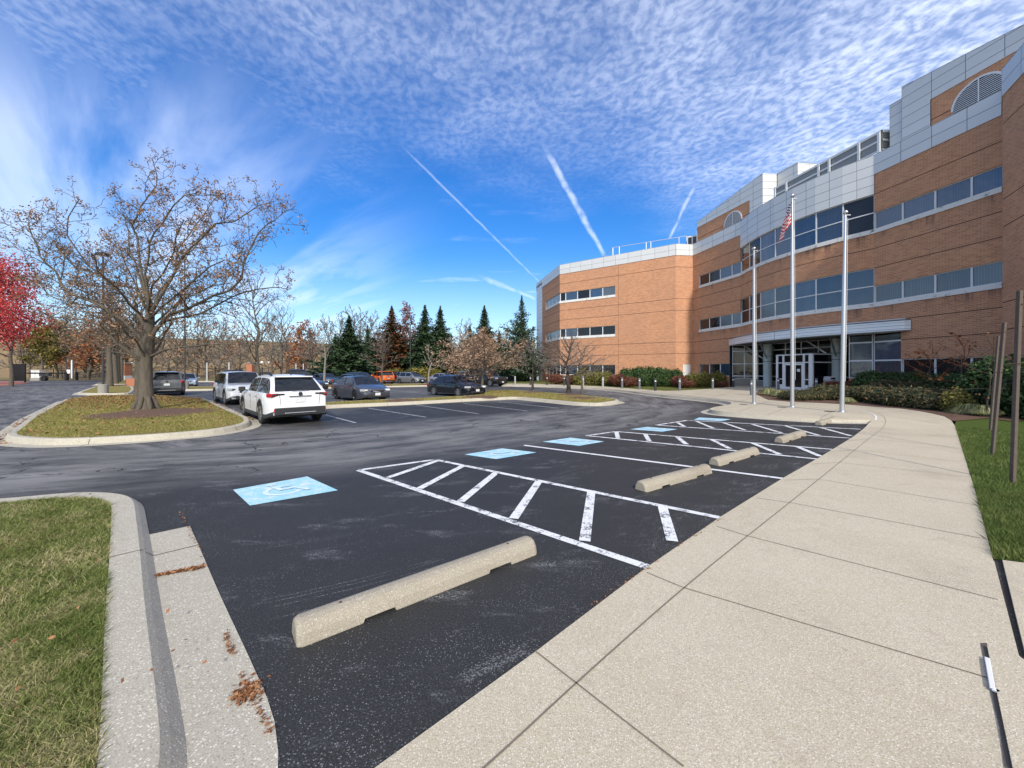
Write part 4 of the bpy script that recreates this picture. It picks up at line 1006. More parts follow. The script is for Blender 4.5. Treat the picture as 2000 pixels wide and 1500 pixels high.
fr.prism([tuple(V0), tuple(V1), tuple(V1+back_), tuple(V0+back_)], 3.07, 3.12, 'soffit')
PV2 = PL([V0+back_, V0]); band(fr, PV2, 0, 2.9, ZB, 3.07, 0, .06, 'door_frame')
ves = bb(fr, 'vestibule')
o = MB(); band(o, VP, VP.ray(1519.5), VP.ray(1579.5), ZB, 3.0, -.05, .06, 'glass_black'); band(o, PV, .1, 2.75, ZB, 3.0, -.05, .06, 'glass_black'); bb(o, 'pane', None)
ud0, ud1 = VP.ray(1531.5), VP.ray(1568); um = (ud0+ud1)/2
for a, b, hs_ in ((ud0, um-.004, 1), (um+.004, ud1, 0)):
    o = MB(); w_ = .11
    for (p, q, z0, z1) in ((a, a+w_, ZB+.01, 2.34), (b-w_, b, ZB+.01, 2.34), (a+w_, b-w_, ZB+.01, ZB+.2), (a+w_, b-w_, 2.2, 2.34)): band(o, VP, p, q, z0, z1, .006, .04, 'door_frame')
    d = bb(o, 'door')
    h = MB(); q = VP.at((b-.06) if hs_ else (a+.06), -.06); h.tube([(*q, 1.05), (*q, 1.45)], [.014, .014], 'chrome', 6); h.box((*VP.at(((b-.35) if hs_ else (a+.35)), -.025), 1.25), (.012, .035, .05), 'chrome'); h.build('handle', d)
    if not hs_:
        n_ = MB(); c = VP.at(a+.42, .042); ang = math.atan2(vt.y, vt.x); n_.box((*VP.at(a+.40, .04), 1.78), (.26, .006, .22), 'door_frame', rz=ang); bb(n_, 'notice')
# small paper notice stays blank; recessed lights seen in the lobby
# penthouses, both with arched brick gable walls and a louvred lunette
def penthouse(fp, base_dir, pts_top, brick_u, brick_z, arch, name='penthouse_wall'):
    pass
def pent(A, B_, tops, bu, arch_u, ret, flip=False):
    """wall from A to B_ with an arched top; tops = [(u, z)], bu = (u0, u1) of the brick field, ret = plan vector of the return wall"""
    pl = PL([A, B_]); L = pl.s[-1]; o = MB()
    zt_ = lambda u: float(np.interp(u, [t[0] for t in tops], [t[1] for t in tops]))
    us = sorted(set(list(np.linspace(0, L, 17))+[bu[0], bu[1], arch_u-1.15, arch_u+1.15]))
    us = [x for x in us if 0 <= x <= L]
    for a, b in zip(us, us[1:]):
        m = (a+b)/2; isb = bu[0] < m < bu[1]; A1, B1 = pl.at(a), pl.at(b)
        if not isb: o.face([(*A1, 15.9), (*B1, 15.9), (*B1, zt_(b)), (*A1, zt_(a))], 'panel', [(a, 15.9), (b, 15.9), (b, zt_(b)), (a, zt_(a))])
        else:
            A2, B2 = pl.at(a, .05), pl.at(b, .05)
            o.face([(*A2, 15.9), (*B2, 15.9), (*B2, 18.58), (*A2, 18.58)], 'brick', [(a, 15.9), (b, 15.9), (b, 18.58), (a, 18.58)])
            o.face([(*A1, 18.58), (*B1, 18.58), (*B1, zt_(b)), (*A1, zt_(a))], 'panel', [(a, 18.58), (b, 18.58), (b, zt_(b)), (a, zt_(a))])
            o.face([(*A2, 18.58), (*B2, 18.58), (*B1, 18.58), (*A1, 18.58)], 'panel')
        R1, R2 = A1+ret, B1+ret; o.face([(*A1, zt_(a)), (*B1, zt_(b)), (*R2, zt_(b)), (*R1, zt_(a))], 'roof')
        o.face([(*A1, zt_(a)-.05), (*B1, zt_(b)-.05), (*B1, zt_(b)), (*A1, zt_(a))], 'panel')
    for P_, z in ((pl.at(0), zt_(0)), (pl.at(L), zt_(L))):
        Q = P_+ret; n_ = int(ret.length); o.face([(*P_, 15.9), (*Q, 15.9), (*Q, z), (*P_, z)], 'panel', [(0, 15.9), (ret.length, 15.9), (ret.length, z), (0, z)])
    P_, Q = pl.at(0)+ret, pl.at(L)+ret; o.face([(*P_, 15.9), (*Q, 15.9), (*Q, zt_(L)), (*P_, zt_(0))], 'panel')
    ph = bb(o, 'penthouse')
    # dark horizontal course in the brick and the lunette
    for ua_, ub_ in ((bu[0]+.02, arch_u-1.25), (arch_u+1.25, bu[1]-.02)): f = MB(); band(f, pl, ua_, ub_, 17.28, 17.33, -.045, .06, 'groove'); f.build('brick_course', ph)
    lv = MB(); rr = 1.12; zc = 17.10; i = pl.seg(arch_u); t = (pl.p[i+1]-pl.p[i]).normalized(); nn = Vector((t.y, -t.x)); c = pl.at(arch_u, .0)
    def P2(a, r, d): q = c+t*math.cos(a)*r+nn*d; return (q.x, q.y, zc+math.sin(a)*r)
    N_ = 20
    for j in range(N_):
        a0, a1 = math.pi*j/N_, math.pi*(j+1)/N_
        lv.face([P2(a0, rr, -.01), P2(a1, rr, -.01), P2(a1, rr+.11, -.01), P2(a0, rr+.11, -.01)], 'white_frame'); lv.face([P2(a0, rr+.11, -.01), P2(a1, rr+.11, -.01), P2(a1, rr+.11, -.06), P2(a0, rr+.11, -.06)], 'white_frame')
        lv.face([P2(a0, 0, -.035), P2(a0, rr, -.035), P2(a1, rr, -.035)], 'black')
    zz = -.75
    while zz < rr-.06:
        hw = math.sqrt(max(0, rr*rr-max(0, zz)**2)); a_1, a_2 = c-t*hw, c+t*hw
        if zz < 0: lv.face([(*(a_1-nn*.035), zc+zz), (*(a_2-nn*.035), zc+zz), (*(a_2-nn*.035), zc+zz+.11), (*(a_1-nn*.035), zc+zz+.11)], 'black')
        lv.face([(*(a_1+nn*(-.005)), zc+zz), (*(a_2+nn*(-.005)), zc+zz), (*(a_2-nn*.03), zc+zz+.055), (*(a_1-nn*.03), zc+zz+.055)], 'white_frame'); zz += .108
    q = c; lv.face([(*(q-t*.03+nn*0), zc-.75), (*(q+t*.03), zc-.75), (*(q+t*.03), zc+rr), (*(q-t*.03), zc+rr)], 'white_frame')
    lv.build('lunette_louver', ph)
# left one
def online(x, off, Aref=(20.95, 44.5), s_=.2206):
    k = (x-1000)/FPX; Z = (Aref[0]+Aref[1]*s_+off)/(k+s_); return (k*Z, Z)
P0, P1_ = online(1361, 1.0), online(1489.5, 1.0)
LP = math.dist(P0, P1_); pl_ = PL([P0, P1_])
pent(P0, P1_, [(0, 19.25), (pl_.ray(1400), 19.7), (pl_.ray(1430), 20.0), (pl_.ray(1464), 20.3), (LP, 20.45)], (.02, pl_.ray(1464)), pl_.ray(1430.5), Vector((9.0, .9)))
pr2 = [(23.7, 36.35), (25.15, 36.5), (25.65, 34.4), (27.9, 34.7), (34, 36)]
o = MB(); pl2 = PL([(25.2, 36.45), (25.68, 34.5), (28.0, 34.85), (33.5, 35.7)]); wall(o, pl2, 15.9, 20.5, mat='panel'); o.prism([(25.2, 36.45), (25.68, 34.5), (28.0, 34.85), (33.5, 35.7), (33, 42), (26, 41)], 20.45, 20.5, 'roof'); bb(o, 'penthouse')
# right one
def onliner(x, off): k = (x-1000)/FPX; Z = (24.62+26.1*.1525+off)/(k+.1525); return (k*Z, Z)
Q0, Q1 = onliner(1761, 1.0), onliner(2060, 1.0); ql = PL([Q0, Q1])
pent(Q0, Q1, [(0, 20.5), (ql.ray(1817), 20.28), (ql.ray(1882), 20.08), (ql.ray(2000), 19.75), (ql.s[-1], 19.4)], (ql.ray(1817), ql.ray(2058)), ql.ray(1911), Vector((9.0, -1.2)))
o = MB(); s0 = onliner(1737.5, 1.25); s1 = onliner(1761, 1.25); wall(o, PL([s0, s1]), 15.9, 19.35+.55, mat='panel'); wall(o, PL([(s0[0]+6, s0[1]+.8), s0]), 15.9, 19.9, mat='panel'); o.prism([s0, s1, (s1[0]+6, s1[1]), (s0[0]+6, s0[1]+.8)], 19.85, 19.9, 'roof'); bb(o, 'penthouse')
# equipment screen between them
E0, E1 = Vector((23.88, 34.95)), Vector((25.52, 26.5)); e = PL([E0, E1, E1+Vector((3.2, .5))]); o = MB()
band(o, e, 0, e.s[-1], 17.06, 18.20, 0, .05, 'louver_screen'); sc_ = bb(o, 'equipment_screen')
o = MB(); band(o, e, 0, e.s[-1], 18.2, 18.36, .08, .10, 'white_frame'); band(o, e, 0, e.s[-1], 17.62, 17.74, .07, 0, 'white_frame'); band(o, e, 0, e.s[-1], 16.98, 17.06, .05, .06, 'white_frame'); o.build('rail', sc_)
for s in (.15, 1.3, 4.2, 5.05, 7.2, e.s[1]-.12, e.s[1]+1.2, e.s[-1]-.1):
    o = MB(); q = e.at(s, -.09); i = e.seg(s); t = (e.p[i+1]-e.p[i]).normalized(); o.box((*q, 16.95), (.16, .10, 2.6), 'white_frame', rz=math.atan2(t.y, t.x)); o.build('post', sc_)
# roof railing and small glazed lantern of the left wing
r0, r1 = at(1197, 51.5), at(1341, 47.0); rl = [at(1172, 57), r0, r1]; o = MB()
for a, b in zip(rl, rl[1:]):
    for z in (18.25, ): o.bar((*a, z), (*b, z), .06, .07, 'pole_metal')
o.bar((*r0, 16.95), (*r1, 16.95), .06, .08, 'dark_metal'); rr_ = bb(o, 'roof_railing')
for x in (1197, 1209.5, 1262, 1271, 1326, 1340.5):
    o = MB(); Z = 1/((1/51.5)+(1/47.0-1/51.5)*(x-1197)/144); q = at(x, Z); o.box((*q, 17.1), (.07, .07, 2.3), 'pole_metal'); o.build('post', rr_)
o = MB(); q0, q1 = at(1342.5, 46.5), at(1360, 46.0); lp = PL([q0, q1]); wall(o, PL([q0, q1, (q1[0]+6, q1[1]+3)]), 15.9, 18.0, mat='white_frame'); lo = bb(o, 'roof_lantern')
p = MB()
for k in range(2):
    a, b = .08+k*.53*lp.s[-1], .08+k*.53*lp.s[-1]+.40*lp.s[-1]; A, C = lp.at(a, -.02), lp.at(b, -.02); p.face([(*A, 16.5), (*C, 16.5), (*C, 17.85), (*A, 17.85)], 'glass_black')
p.build('pane', lo)

# ------------------------------------------------------------------ vehicles
def paint(name, col, metal=.35, rough=.32, coat=.8):
    m, n, b = newmat(name); n.put(b.inputs['Base Color'], n.mix(n.noise(n.pos(), 1.2, 4), tuple(c*.93 for c in col), col))
    b.inputs['Metallic'].default_value = metal; b.inputs['Roughness'].default_value = rough; b.inputs['Coat Weight'].default_value = coat; b.inputs['Coat Roughness'].default_value = .05
    M[name] = m; return name
paint('paint_white', (.74, .75, .76), 0, .35); paint('paint_pearl', (.66, .68, .70), .1); paint('paint_slate', (.075, .078, .095), .5); paint('paint_black', (.008, .009, .012), .2, .25)
paint('paint_steel', (.10, .105, .11), .6); paint('paint_ice', (.25, .31, .38), .4); paint('paint_navy', (.025, .04, .065), .5); paint('paint_blue', (.045, .065, .10), .5); paint('paint_plum', (.035, .028, .042), .4)
paint('paint_orange', (.80, .16, .015), .15); paint('paint_silver', (.30, .32, .34), .6); paint('paint_lilac', (.30, .32, .38), .5); paint('paint_teal', (.05, .085, .105), .5); paint('paint_charcoal', (.025, .027, .03), .3)

KINDS = dict(
    wagon=dict(L=4.86, W=1.86, H=1.61, R=.35, wb=2.75, clr=.22, belt=1.02, prof=[(-2.43, .62), (-2.40, .95), (-2.30, 1.05), (-1.6, 1.04), (.95, 1.0), (1.25, 1.02), (2.05, .90), (2.36, .78), (2.43, .60)],
               cab=(1.30, .50, -1.55, -2.34), rw=.69, clad=True, rails=True, sw=[(.13, .47), (.50, .78), (.80, .94)]),
    suv=dict(L=4.6, W=1.86, H=1.70, R=.36, wb=2.69, clr=.20, belt=1.08, prof=[(-2.3, .60), (-2.27, 1.0), (-2.18, 1.12), (-1.5, 1.10), (.95, 1.06), (1.25, 1.08), (2.0, .98), (2.24, .86), (2.3, .58)],
             cab=(1.25, .50, -1.75, -2.18), rw=.74, clad=True, rails=False, sw=[(.13, .46), (.49, .76), (.79, .93)]),
    sedan=dict(L=4.62, W=1.78, H=1.44, R=.32, wb=2.67, clr=.17, belt=.92, prof=[(-2.31, .55), (-2.28, .86), (-2.2, .97), (-1.75, 1.0), (-1.2, .97), (.85, .92), (1.2, .93), (1.85, .80), (2.2, .68), (2.31, .50)],
               cab=(1.25, .35, -1.0, -1.78), rw=.68, clad=False, rails=False, sw=[(.12, .47), (.50, .82)]),
    hatch=dict(L=4.17, W=1.77, H=1.58, R=.32, wb=2.60, clr=.17, belt=1.0, prof=[(-2.08, .55), (-2.05, .95), (-1.98, 1.06), (-1.2, 1.03), (.85, .97), (1.2, .98), (1.75, .86), (2.0, .72), (2.08, .52)],
               cab=(1.40, .40, -1.45, -1.98), rw=.70, clad=False, rails=False, sw=[(.14, .48), (.51, .80), (.83, .93)]),
    bigsuv=dict(L=5.0, W=2.0, H=1.86, R=.40, wb=2.95, clr=.24, belt=1.16, prof=[(-2.5, .70), (-2.48, 1.1), (-2.4, 1.2), (-1.5, 1.18), (1.1, 1.14), (1.4, 1.16), (2.2, 1.10), (2.45, .98), (2.5, .66)],
                cab=(1.35, .75, -2.15, -2.40), rw=.82, clad=False, rails=True, sw=[(.11, .42), (.45, .70), (.73, .93)]),
    boxy=dict(L=4.7, W=1.88, H=1.84, R=.41, wb=2.95, clr=.26, belt=1.16, prof=[(-2.2, .70), (-2.19, 1.12), (-2.12, 1.2), (-1.5, 1.18), (1.0, 1.16), (1.15, 1.18), (1.95, 1.12), (2.15, 1.06), (2.2, .66)],
              cab=(1.02, .78, -2.02, -2.14), rw=.82, clad=True, rails=False, sw=[(.08, .40), (.44, .68), (.72, .94)]),
    pickup=dict(L=5.7, W=2.02, H=1.93, R=.42, wb=3.6, clr=.28, belt=1.22, prof=[(-2.85, .80), (-2.84, 1.2), (-2.8, 1.28), (-1.0, 1.27), (1.3, 1.20), (1.55, 1.22), (2.55, 1.14), (2.8, 1.02), (2.85, .68)],
                cab=(1.55, .85, -.75, -.98), rw=.80, clad=False, rails=False, sw=[(.16, .54), (.58, .90)]))
def car(kind, col, wheel='rim', front_dark=False):
    K = KINDS[kind]; L, Wd, H, Rw, wb, clr = [K[k] for k in ('L', 'W', 'H', 'R', 'wb', 'clr')]; px_ = [p[0] for p in K['prof']]; pz_ = [p[1] for p in K['prof']]
    root = empty('parked_car')
    xw = (wb/2, -wb/2); Ra = Rw*1.16
    def arch(x):
        z = clr
        for c in xw:
            if abs(x-c) < Ra: z = max(z, Rw+math.sqrt(Ra*Ra-(x-c)**2))
        return z
    top = lambda x: float(np.interp(x, px_, pz_))
    def hw(x):
        e = abs(x)/(L/2); return Wd/2*(1-.16*max(0, (e-.72)/.28)**2.2)
    def endlift(x):
        e = abs(x)/(L/2); return .10*max(0, (e-.85)/.15)
    xs = sorted(set([round(v, 4) for v in list(np.linspace(-L/2, L/2, 35))+[c+Ra*math.sin(a) for c in xw for a in np.linspace(-math.pi/2, math.pi/2, 13)]+[c+s*(Ra+.002) for c in xw for s in (-1, 1)]+px_ if -L/2 <= v <= L/2]))
    def ring(x, grow=0.0, ztop=None):
        zb = arch(x)+endlift(x); zt_ = top(x) if ztop is None else min(ztop(x, zb), top(x)-.02); w = hw(x)+grow; zb = min(zb, zt_-.03)
        ls = [(.0, .965 if zb < clr+.15 else 1.0), (.12, .995), (.5, 1.0), (.82, .985), (.955, .945), (1.0, .86)]
        r = [(x, w*k, zb+(zt_-zb)*t) for t, k in ls]
        crown = .035 if ztop is None else 0
        r += [(x, w*.5, zt_+crown*.8), (x, 0, zt_+crown)]
        return r+[(a, -b, c) for a, b, c in reversed(r[:-1])]
    def loft(o, grow, ztop, mat):
        rs = [ring(x, grow, ztop) for x in xs]; n = len(rs[0]); vs = [p for r in rs for p in r]; fs = []
        for i in range(len(rs)-1):
            for j in range(n-1): fs.append((i*n+j, i*n+j+1, (i+1)*n+j+1, (i+1)*n+j))
            fs.append((i*n+n-1, i*n, (i+1)*n, (i+1)*n+n-1))
        fs.append(tuple(range(n))); fs.append(tuple((len(rs)-1)*n+j for j in reversed(range(n)))); o.mesh(vs, fs, mat)
    o = MB(); loft(o, 0, None, col); body = o.build('body', root, smooth=True, weld=True); shade(body, 38)
    o = MB(); o.box((0, 0, clr+.18), (L*.86, Wd*.72, .22), 'black'); o.build('underbody', root)
    o = MB()
    if K['clad']: loft(o, .012, lambda x, zb: zb+(.09 if zb > clr+.14 else .17), 'trim_black')
    else: loft(o, .004, lambda x, zb: zb+(.015 if zb > clr+.14 else .07), 'trim_black' if col != 'paint_black' else 'trim_black')
    if K['clad'] or True: shade(o.build('lower_trim', root, smooth=True, weld=True), 38)
    # cabin
    xf0, xf1, xr1, xr0 = K['cab']; bz = K['belt']-.03; wbz = Wd/2*.905; wr = Wd/2*K['rw']
    st = [(xf0, 0.0), (xf0+(xf1-xf0)*.5, .53), (xf1+(xf0-xf1)*.10, .93), (xf1-.1, 1.0), ((xf1+xr1)/2, 1.03), (xr1+.15, .985), (xr1+(xr0-xr1)*.12, .90), (xr1+(xr0-xr1)*.55, .50), (xr0, 0.0)]
    rs = []
    zR = H-.04
    def cab_ring(x, t):
        z = bz+(zR-bz)*t; wt = wbz+(wr-wbz)*min(1, t); tt = min(t, 1)
        rr_ = []
        for f, inn in ((0, 0), (.5, 0), (.93, 0), (1.0, .05)):
            zz = bz-.02+(z-bz+.02)*f; w_ = wbz+(wr-wbz)*tt*f - inn*(1 if t > .3 else 0); rr_.append((x, w_, zz))
        rr_ += [(x, wt*.55, z+.03*tt), (x, 0, z+.045*tt)]
        return rr_+[(a, -b, c) for a, b, c in reversed(rr_[:-1])]
    rs = [cab_ring(x, t) for x, t in st]; n = len(rs[0]); o = MB(); vs = [p for r in rs for p in r]; fs = []
    for i in range(len(rs)-1):
        for j in range(n-1): fs.append((i*n+j, i*n+j+1, (i+1)*n+j+1, (i+1)*n+j))
    o.mesh(vs, fs, col if kind != 'boxy' else 'trim_black'); shade(o.build('roof', root, smooth=True, weld=True), 32)
    # glazing: panes lie just proud of the pillars
    def slope(x):   # height of the glass line above x
        return float(np.interp(x, [p[0] for p in reversed(st)], [p[1] for p in reversed(st)]))
    def yz(x, f, outw=.012):
        t = slope(x); z = bz+(zR-bz)*t; zz = bz+(z-bz)*f; w_ = wbz+(wr-wbz)*min(t, 1)*f; return w_+outw, zz
    for side in (1, -1):
        for a, b in K['sw']:
            o = MB(); x0, x1 = xf0+(xr0-xf0)*a, xf0+(xr0-xf0)*b; k = 5; xs_ = [x0+(x1-x0)*i/k for i in range(k+1)]
            for p, q in zip(xs_, xs_[1:]):
                pts = []
                for x, f in ((p, .07), (q, .07), (q, .88), (p, .88)):
                    y_, z_ = yz(x, f); pts.append((x, y_*side, max(z_, K['belt']+.02)))
                o.face(pts if side < 0 else pts[::-1], 'car_glass')
            o.build('side_window', root)
    def screen(xa, xb, ta, tb, name, lift, wf=.90):
        o = MB(); k = 5; m = 8
        for i in range(k):
            for j in range(m):
                pts = []
                for ii, jj in ((i, j), (i+1, j), (i+1, j+1), (i, j+1)):
                    x = xa+(xb-xa)*ii/k; t = slope(x); z = bz+(zR-bz)*t; w_ = (wbz+(wr-wbz)*t)*wf; y_ = w_*(2*jj/m-1); zc = z+.045*t*(1-(y_/w_)**2*.8 if w_ else 1)
                    pts.append((x+lift[0], y_, zc+lift[1]))
                o.face(pts, 'car_glass')
        return o.build(name, root)
    s1 = st[0][0]+(st[2][0]-st[0][0])*.06; screen(s1, st[2][0]-.02, 0, 1, 'windshield', (.02, .016))
    rw_ = screen(st[8][0]-(st[8][0]-st[6][0])*.16, st[6][0]+.0, 0, 1, 'rear_window', (-.03, .012), .86) if kind not in () else None
    if kind in ('wagon', 'suv', 'hatch'):
        o = MB(); o.box((xr1-.10, 0, zR-.02), (.30, wr*1.75, .04), col); o.build('spoiler', root, bevel=.01)
        o = MB(); o.box((xr0-.02, 0, bz+.12), (.02, .5, .02), 'trim_black', ry=.4); o.build('wiper', root)
    # wheels
    wt_ = MB(); nseg = 24; tw = .21
    for (x, r) in ((0, 0),):
        prof = [(-tw/2, Rw*.60), (-tw/2, Rw*.96), (-tw/2+.02, Rw), (tw/2-.02, Rw), (tw/2, Rw*.96), (tw/2, Rw*.66)]
        vs = [(rr*math.cos(2*math.pi*k/nseg), y, rr*math.sin(2*math.pi*k/nseg)) for y, rr in prof for k in range(nseg)]; fs = [(i*nseg+k, i*nseg+(k+1) % nseg, (i+1)*nseg+(k+1) % nseg, (i+1)*nseg+k) for i in range(len(prof)-1) for k in range(nseg)]
        wt_.mesh(vs, fs, 'tyre')
    rm = MB(); vs = [(rr*math.cos(2*math.pi*k/nseg), y, rr*math.sin(2*math.pi*k/nseg)) for y, rr in ((tw/2-.045, 0.001), (tw/2-.045, Rw*.60), (tw/2-.005, Rw*.67)) for k in range(nseg)]
    rm.mesh(vs, [(i*nseg+k, i*nseg+(k+1) % nseg, (i+1)*nseg+(k+1) % nseg, (i+1)*nseg+k) for i in range(2) for k in range(nseg)], 'rim_dark')
    for k in range(5):
        a = 2*math.pi*k/5; c, s = math.cos(a), math.sin(a)
        for da in (-.16, .16):
            c2, s2 = math.cos(a+da), math.sin(a+da); rm.bar((c*Rw*.10, tw/2-.02, s*Rw*.10), (c2*Rw*.64, tw/2-.012, s2*Rw*.64), .022, .05, wheel)
    rm.tube([(0, tw/2-.03, 0), (0, tw/2-.003, 0)], [Rw*.16, Rw*.14], wheel, 12)
    vs = [(rr*math.cos(2*math.pi*k/nseg), y, rr*math.sin(2*math.pi*k/nseg)) for y, rr in ((tw/2+.001, Rw*.60), (tw/2+.004, Rw*.69)) for k in range(nseg)]; rm.mesh(vs, [(k, (k+1) % nseg, nseg+(k+1) % nseg, nseg+k) for k in range(nseg)], wheel)
    first = None
    for x in xw:
        for s in (1, -1):
            if first is None: t_ = wt_.build('tyre', None, smooth=True); shade(t_, 40); r_ = rm.build('rim', None); first = (t_, r_); T_, R_ = t_, r_
            else: T_ = first[0].copy(); R_ = first[1].copy(); COL.objects.link(T_); COL.objects.link(R_)
            w_ = empty('wheel', (x, s*(Wd/2-tw/2-.015), Rw), 0 if s > 0 else math.pi); w_.parent = root; T_.parent = w_; R_.parent = w_
    # lamps, plates, grille, mirrors, handles
    nz = top(L/2-.12); rz_ = K['belt']
    fz = .66 if kind in ('sedan', 'hatch') else .80
    if kind in ('pickup', 'boxy', 'bigsuv'): fz = .92
    for s in (1, -1):
        o = MB(); xh = L/2-.20; o.box((xh, s*(hw(xh)-.14), fz), (.34, .30, .13), 'lamp_clear', rz=-s*.42); o.box((xh+.03, s*(hw(xh)-.13), fz-.005), (.34, .20, .06), 'lens_white' if kind == 'sedan' else 'trim_black', rz=-s*.42); o.build('headlight', root, bevel=.02)
        o = MB(); xt = -L/2+.17
        if kind == 'wagon': o.box((xt, s*(hw(xt)-.09), .97), (.30, .23, .12), 'red_lens', rz=s*.30); o.box((xt-.075, s*(hw(xt)-.27), 1.0), (.20, .26, .045), 'trim_black'); o.box((xt-.06, s*(hw(xt)-.10), .975), (.26, .20, .05), 'trim_black', rz=s*.30)
        elif kind in ('suv', 'hatch'): o.box((xt+.03, s*(hw(xt)-.11), .99), (.34, .30, .13), 'red_lens', rz=s*.34)
        else: o.box((xt, s*(hw(xt)-.10), rz_-.16), (.30, .24, .18), 'red_lens', rz=s*.30)
        o.build('taillight', root, bevel=.02)
        o = MB(); o.box((xf0-.42, s*(Wd/2+.10), K['belt']+.07), (.12, .20, .15), 'trim_black' if col in ('paint_white', 'paint_pearl') else col); o.bar((xf0-.40, s*(Wd/2-.08), K['belt']+.0), (xf0-.41, s*(Wd/2+.04), K['belt']+.04), .05, .04, 'trim_black'); o.build('mirror', root, bevel=.02)
        for xh in (.12, -.80):
            if kind == 'pickup' and xh < 0: continue
            o = MB(); o.box((xh, s*(Wd/2-.006), K['belt']-.13), (.18, .03, .03), col if 'white' not in col else 'chrome'); o.build('door_handle', root, bevel=.005)
        o = MB(); w__ = Wd/2+.0016
        for xd in (1.02, .02, -.98):
            if xd*1.0 < -wb/2+Ra*.6: xd = -wb/2+Ra*.98
            o.box((xd, s*(w__-.001), (clr+K['belt'])/2+.08), (.010, .004, K['belt']-clr-.24), 'black')
        o.build('door_seam', root)
    o = MB(); gz = fz-.06; gw = .9 if kind in ('suv', 'wagon') else .95
    if kind in ('pickup', 'bigsuv', 'boxy'): o.box((L/2-.02, 0, fz), (.08, Wd*.55, .28), 'trim_black'); o.box((L/2-.02, 0, .55), (.09, Wd*.6, .14), 'trim_black')
    elif kind == 'sedan': o.box((L/2-.055, 0, .62), (.16, Wd*.44, .10), 'trim_black'); o.box((L/2-.02, 0, .32), (.08, Wd*.62, .14), 'trim_black')
    else: o.box((L/2-.03, 0, fz-.10), (.10, Wd*.48, .16), 'trim_black'); o.box((L/2-.01, 0, .40), (.06, Wd*.66, .18), 'trim_black')
    o.build('grille', root, bevel=.015)
    if kind == 'sedan':
        o = MB(); o.tube([(L/2-.06, -.44, .69), (L/2+.02, -.25, .61), (L/2+.04, 0, .58), (L/2+.02, .25, .61), (L/2-.06, .44, .69)], [.014, .02, .022, .02, .014], 'chrome', 6); o.build('grille_trim', root)
    if kind == 'suv':
        for s in (1, -1):
            o = MB(); o.box((L/2-.11, s*(hw(L/2)-.06), .56), (.08, .08, .22), 'trim_black', rz=-s*.5); o.build('air_inlet', root, bevel=.01)
    o = MB(); o.box((L/2+.035, 0, .44 if kind in ('sedan', 'hatch') else .50), (.012, .31, .15), 'plate'); o.build('licence_plate', root)
    o = MB(); pz = .80 if kind in ('wagon', 'suv', 'hatch', 'bigsuv') else .66
    o.box((-L/2-.006, 0, pz), (.012, .31, .15), 'plate'); o.build('licence_plate', root)
    if kind in ('wagon', 'suv', 'hatch', 'bigsuv'):
        o = MB(); o.box((-L/2-.008, 0, pz+.125), (.02, .66, .022), 'chrome' if kind == 'suv' else 'trim_black'); o.build('tailgate_trim', root)
        o = MB(); o.box((-L/2-.012, 0, .46), (.10, Wd*.80, .22), 'trim_black'); o.box((-L/2-.05, 0, .40), (.04, Wd*.5, .03), 'chrome'); o.build('rear_bumper', root, bevel=.03)
        for s in (1, -1):
            o = MB(); o.box((-L/2-.03, s*Wd*.375, .50), (.05, .13, .10), 'red_lens'); o.build('reflector', root, bevel=.01)
            o = MB(); o.bar((-L/2-.002, s*.56, .62), (-L/2+.015, s*.60, .98), .008, .008, 'black'); o.build('tailgate_seam', root)
        o = MB(); o.tube([(-L/2-.012, 0, pz+.20), (-L/2-.004, 0, pz+.20)], [.06, .065], 'trim_black', 16); o.build('emblem', root)
        o = MB(); o.tube([(xr1+.22, 0, H-.02), (xr1+.13, 0, H+.07)], [.03, .012], 'trim_black', 6); o.build('roof_antenna', root)
    if K['rails']:
        for s in (1, -1):
            o = MB(); o.tube([(xf1-.10, s*wr*.90, H-.03), (xf1-.25, s*wr*.92, H+.045), ((xf1+xr1)/2, s*wr*.93, H+.065), (xr1+.35, s*wr*.92, H+.04), (xr1+.18, s*wr*.90, H-.04)], [.03, .05, .04, .05, .03], 'trim_black', 6); o.build('roof_rail', root)
    return root
def shade(o, deg):
    o.data.polygons.foreach_set('use_smooth', [True]*len(o.data.polygons))
    me = o.data; bm = bmesh.new(); bm.from_mesh(me)
    for e in bm.edges:
        if len(e.link_faces) == 2 and e.calc_face_angle(0) > R(deg): e.smooth = False
    bm.to_mesh(me); bm.free()
def place(root, X, Y, head, label, group=None, cat='car', z=0.0):
    """head: direction of the bonnet as a plan vector"""
    root.location = (X, Y, z); root.rotation_euler = (0, 0, math.atan2(head[1], head[0])); tag(root, label, cat, group)
def hd(theta): return (math.sin(R(theta)), -math.cos(R(theta)))
GP = 'cars parked in the lot'
def atx(x, Z): return ((x-1000)/FPX*Z, Z)
place(car('wagon', 'paint_white'), -8.6, 14.25, (-.70, .71), 'white station wagon seen from behind with black roof rails and dark cladding', GP)
place(car('suv', 'paint_pearl'), -15.1, 21.3, (.72, -.69), 'white compact suv facing the camera beside the white wagon, nose towards it', GP)
place(car('suv', 'paint_steel'), *atx(329, 28.2), (-.64, .77), 'grey suv seen squarely from behind just right of the big bare tree trunk', GP)
place(car('sedan', 'paint_slate', 'rim_dark'), *atx(702, 23.2), hd(46), 'slate purple sedan with chrome grille behind the long grass island', GP)
place(car('sedan', 'paint_black'), *atx(889, 27.2), hd(48), 'small black sedan parked nose-on to the thin tree on the grass island', GP)
place(car('bigsuv', 'paint_black'), *atx(949, 44.0), hd(52), 'large black suv near the road, right of the small black sedan', GP)
place(car('sedan', 'paint_lilac'), *atx(868, 49), hd(56), 'pale lilac silver sedan partly hidden behind the small black sedan', GP)
place(car('hatch', 'paint_silver'), *atx(803, 52), hd(58), 'silver hatchback facing right in the middle row behind the bare trees', GP)
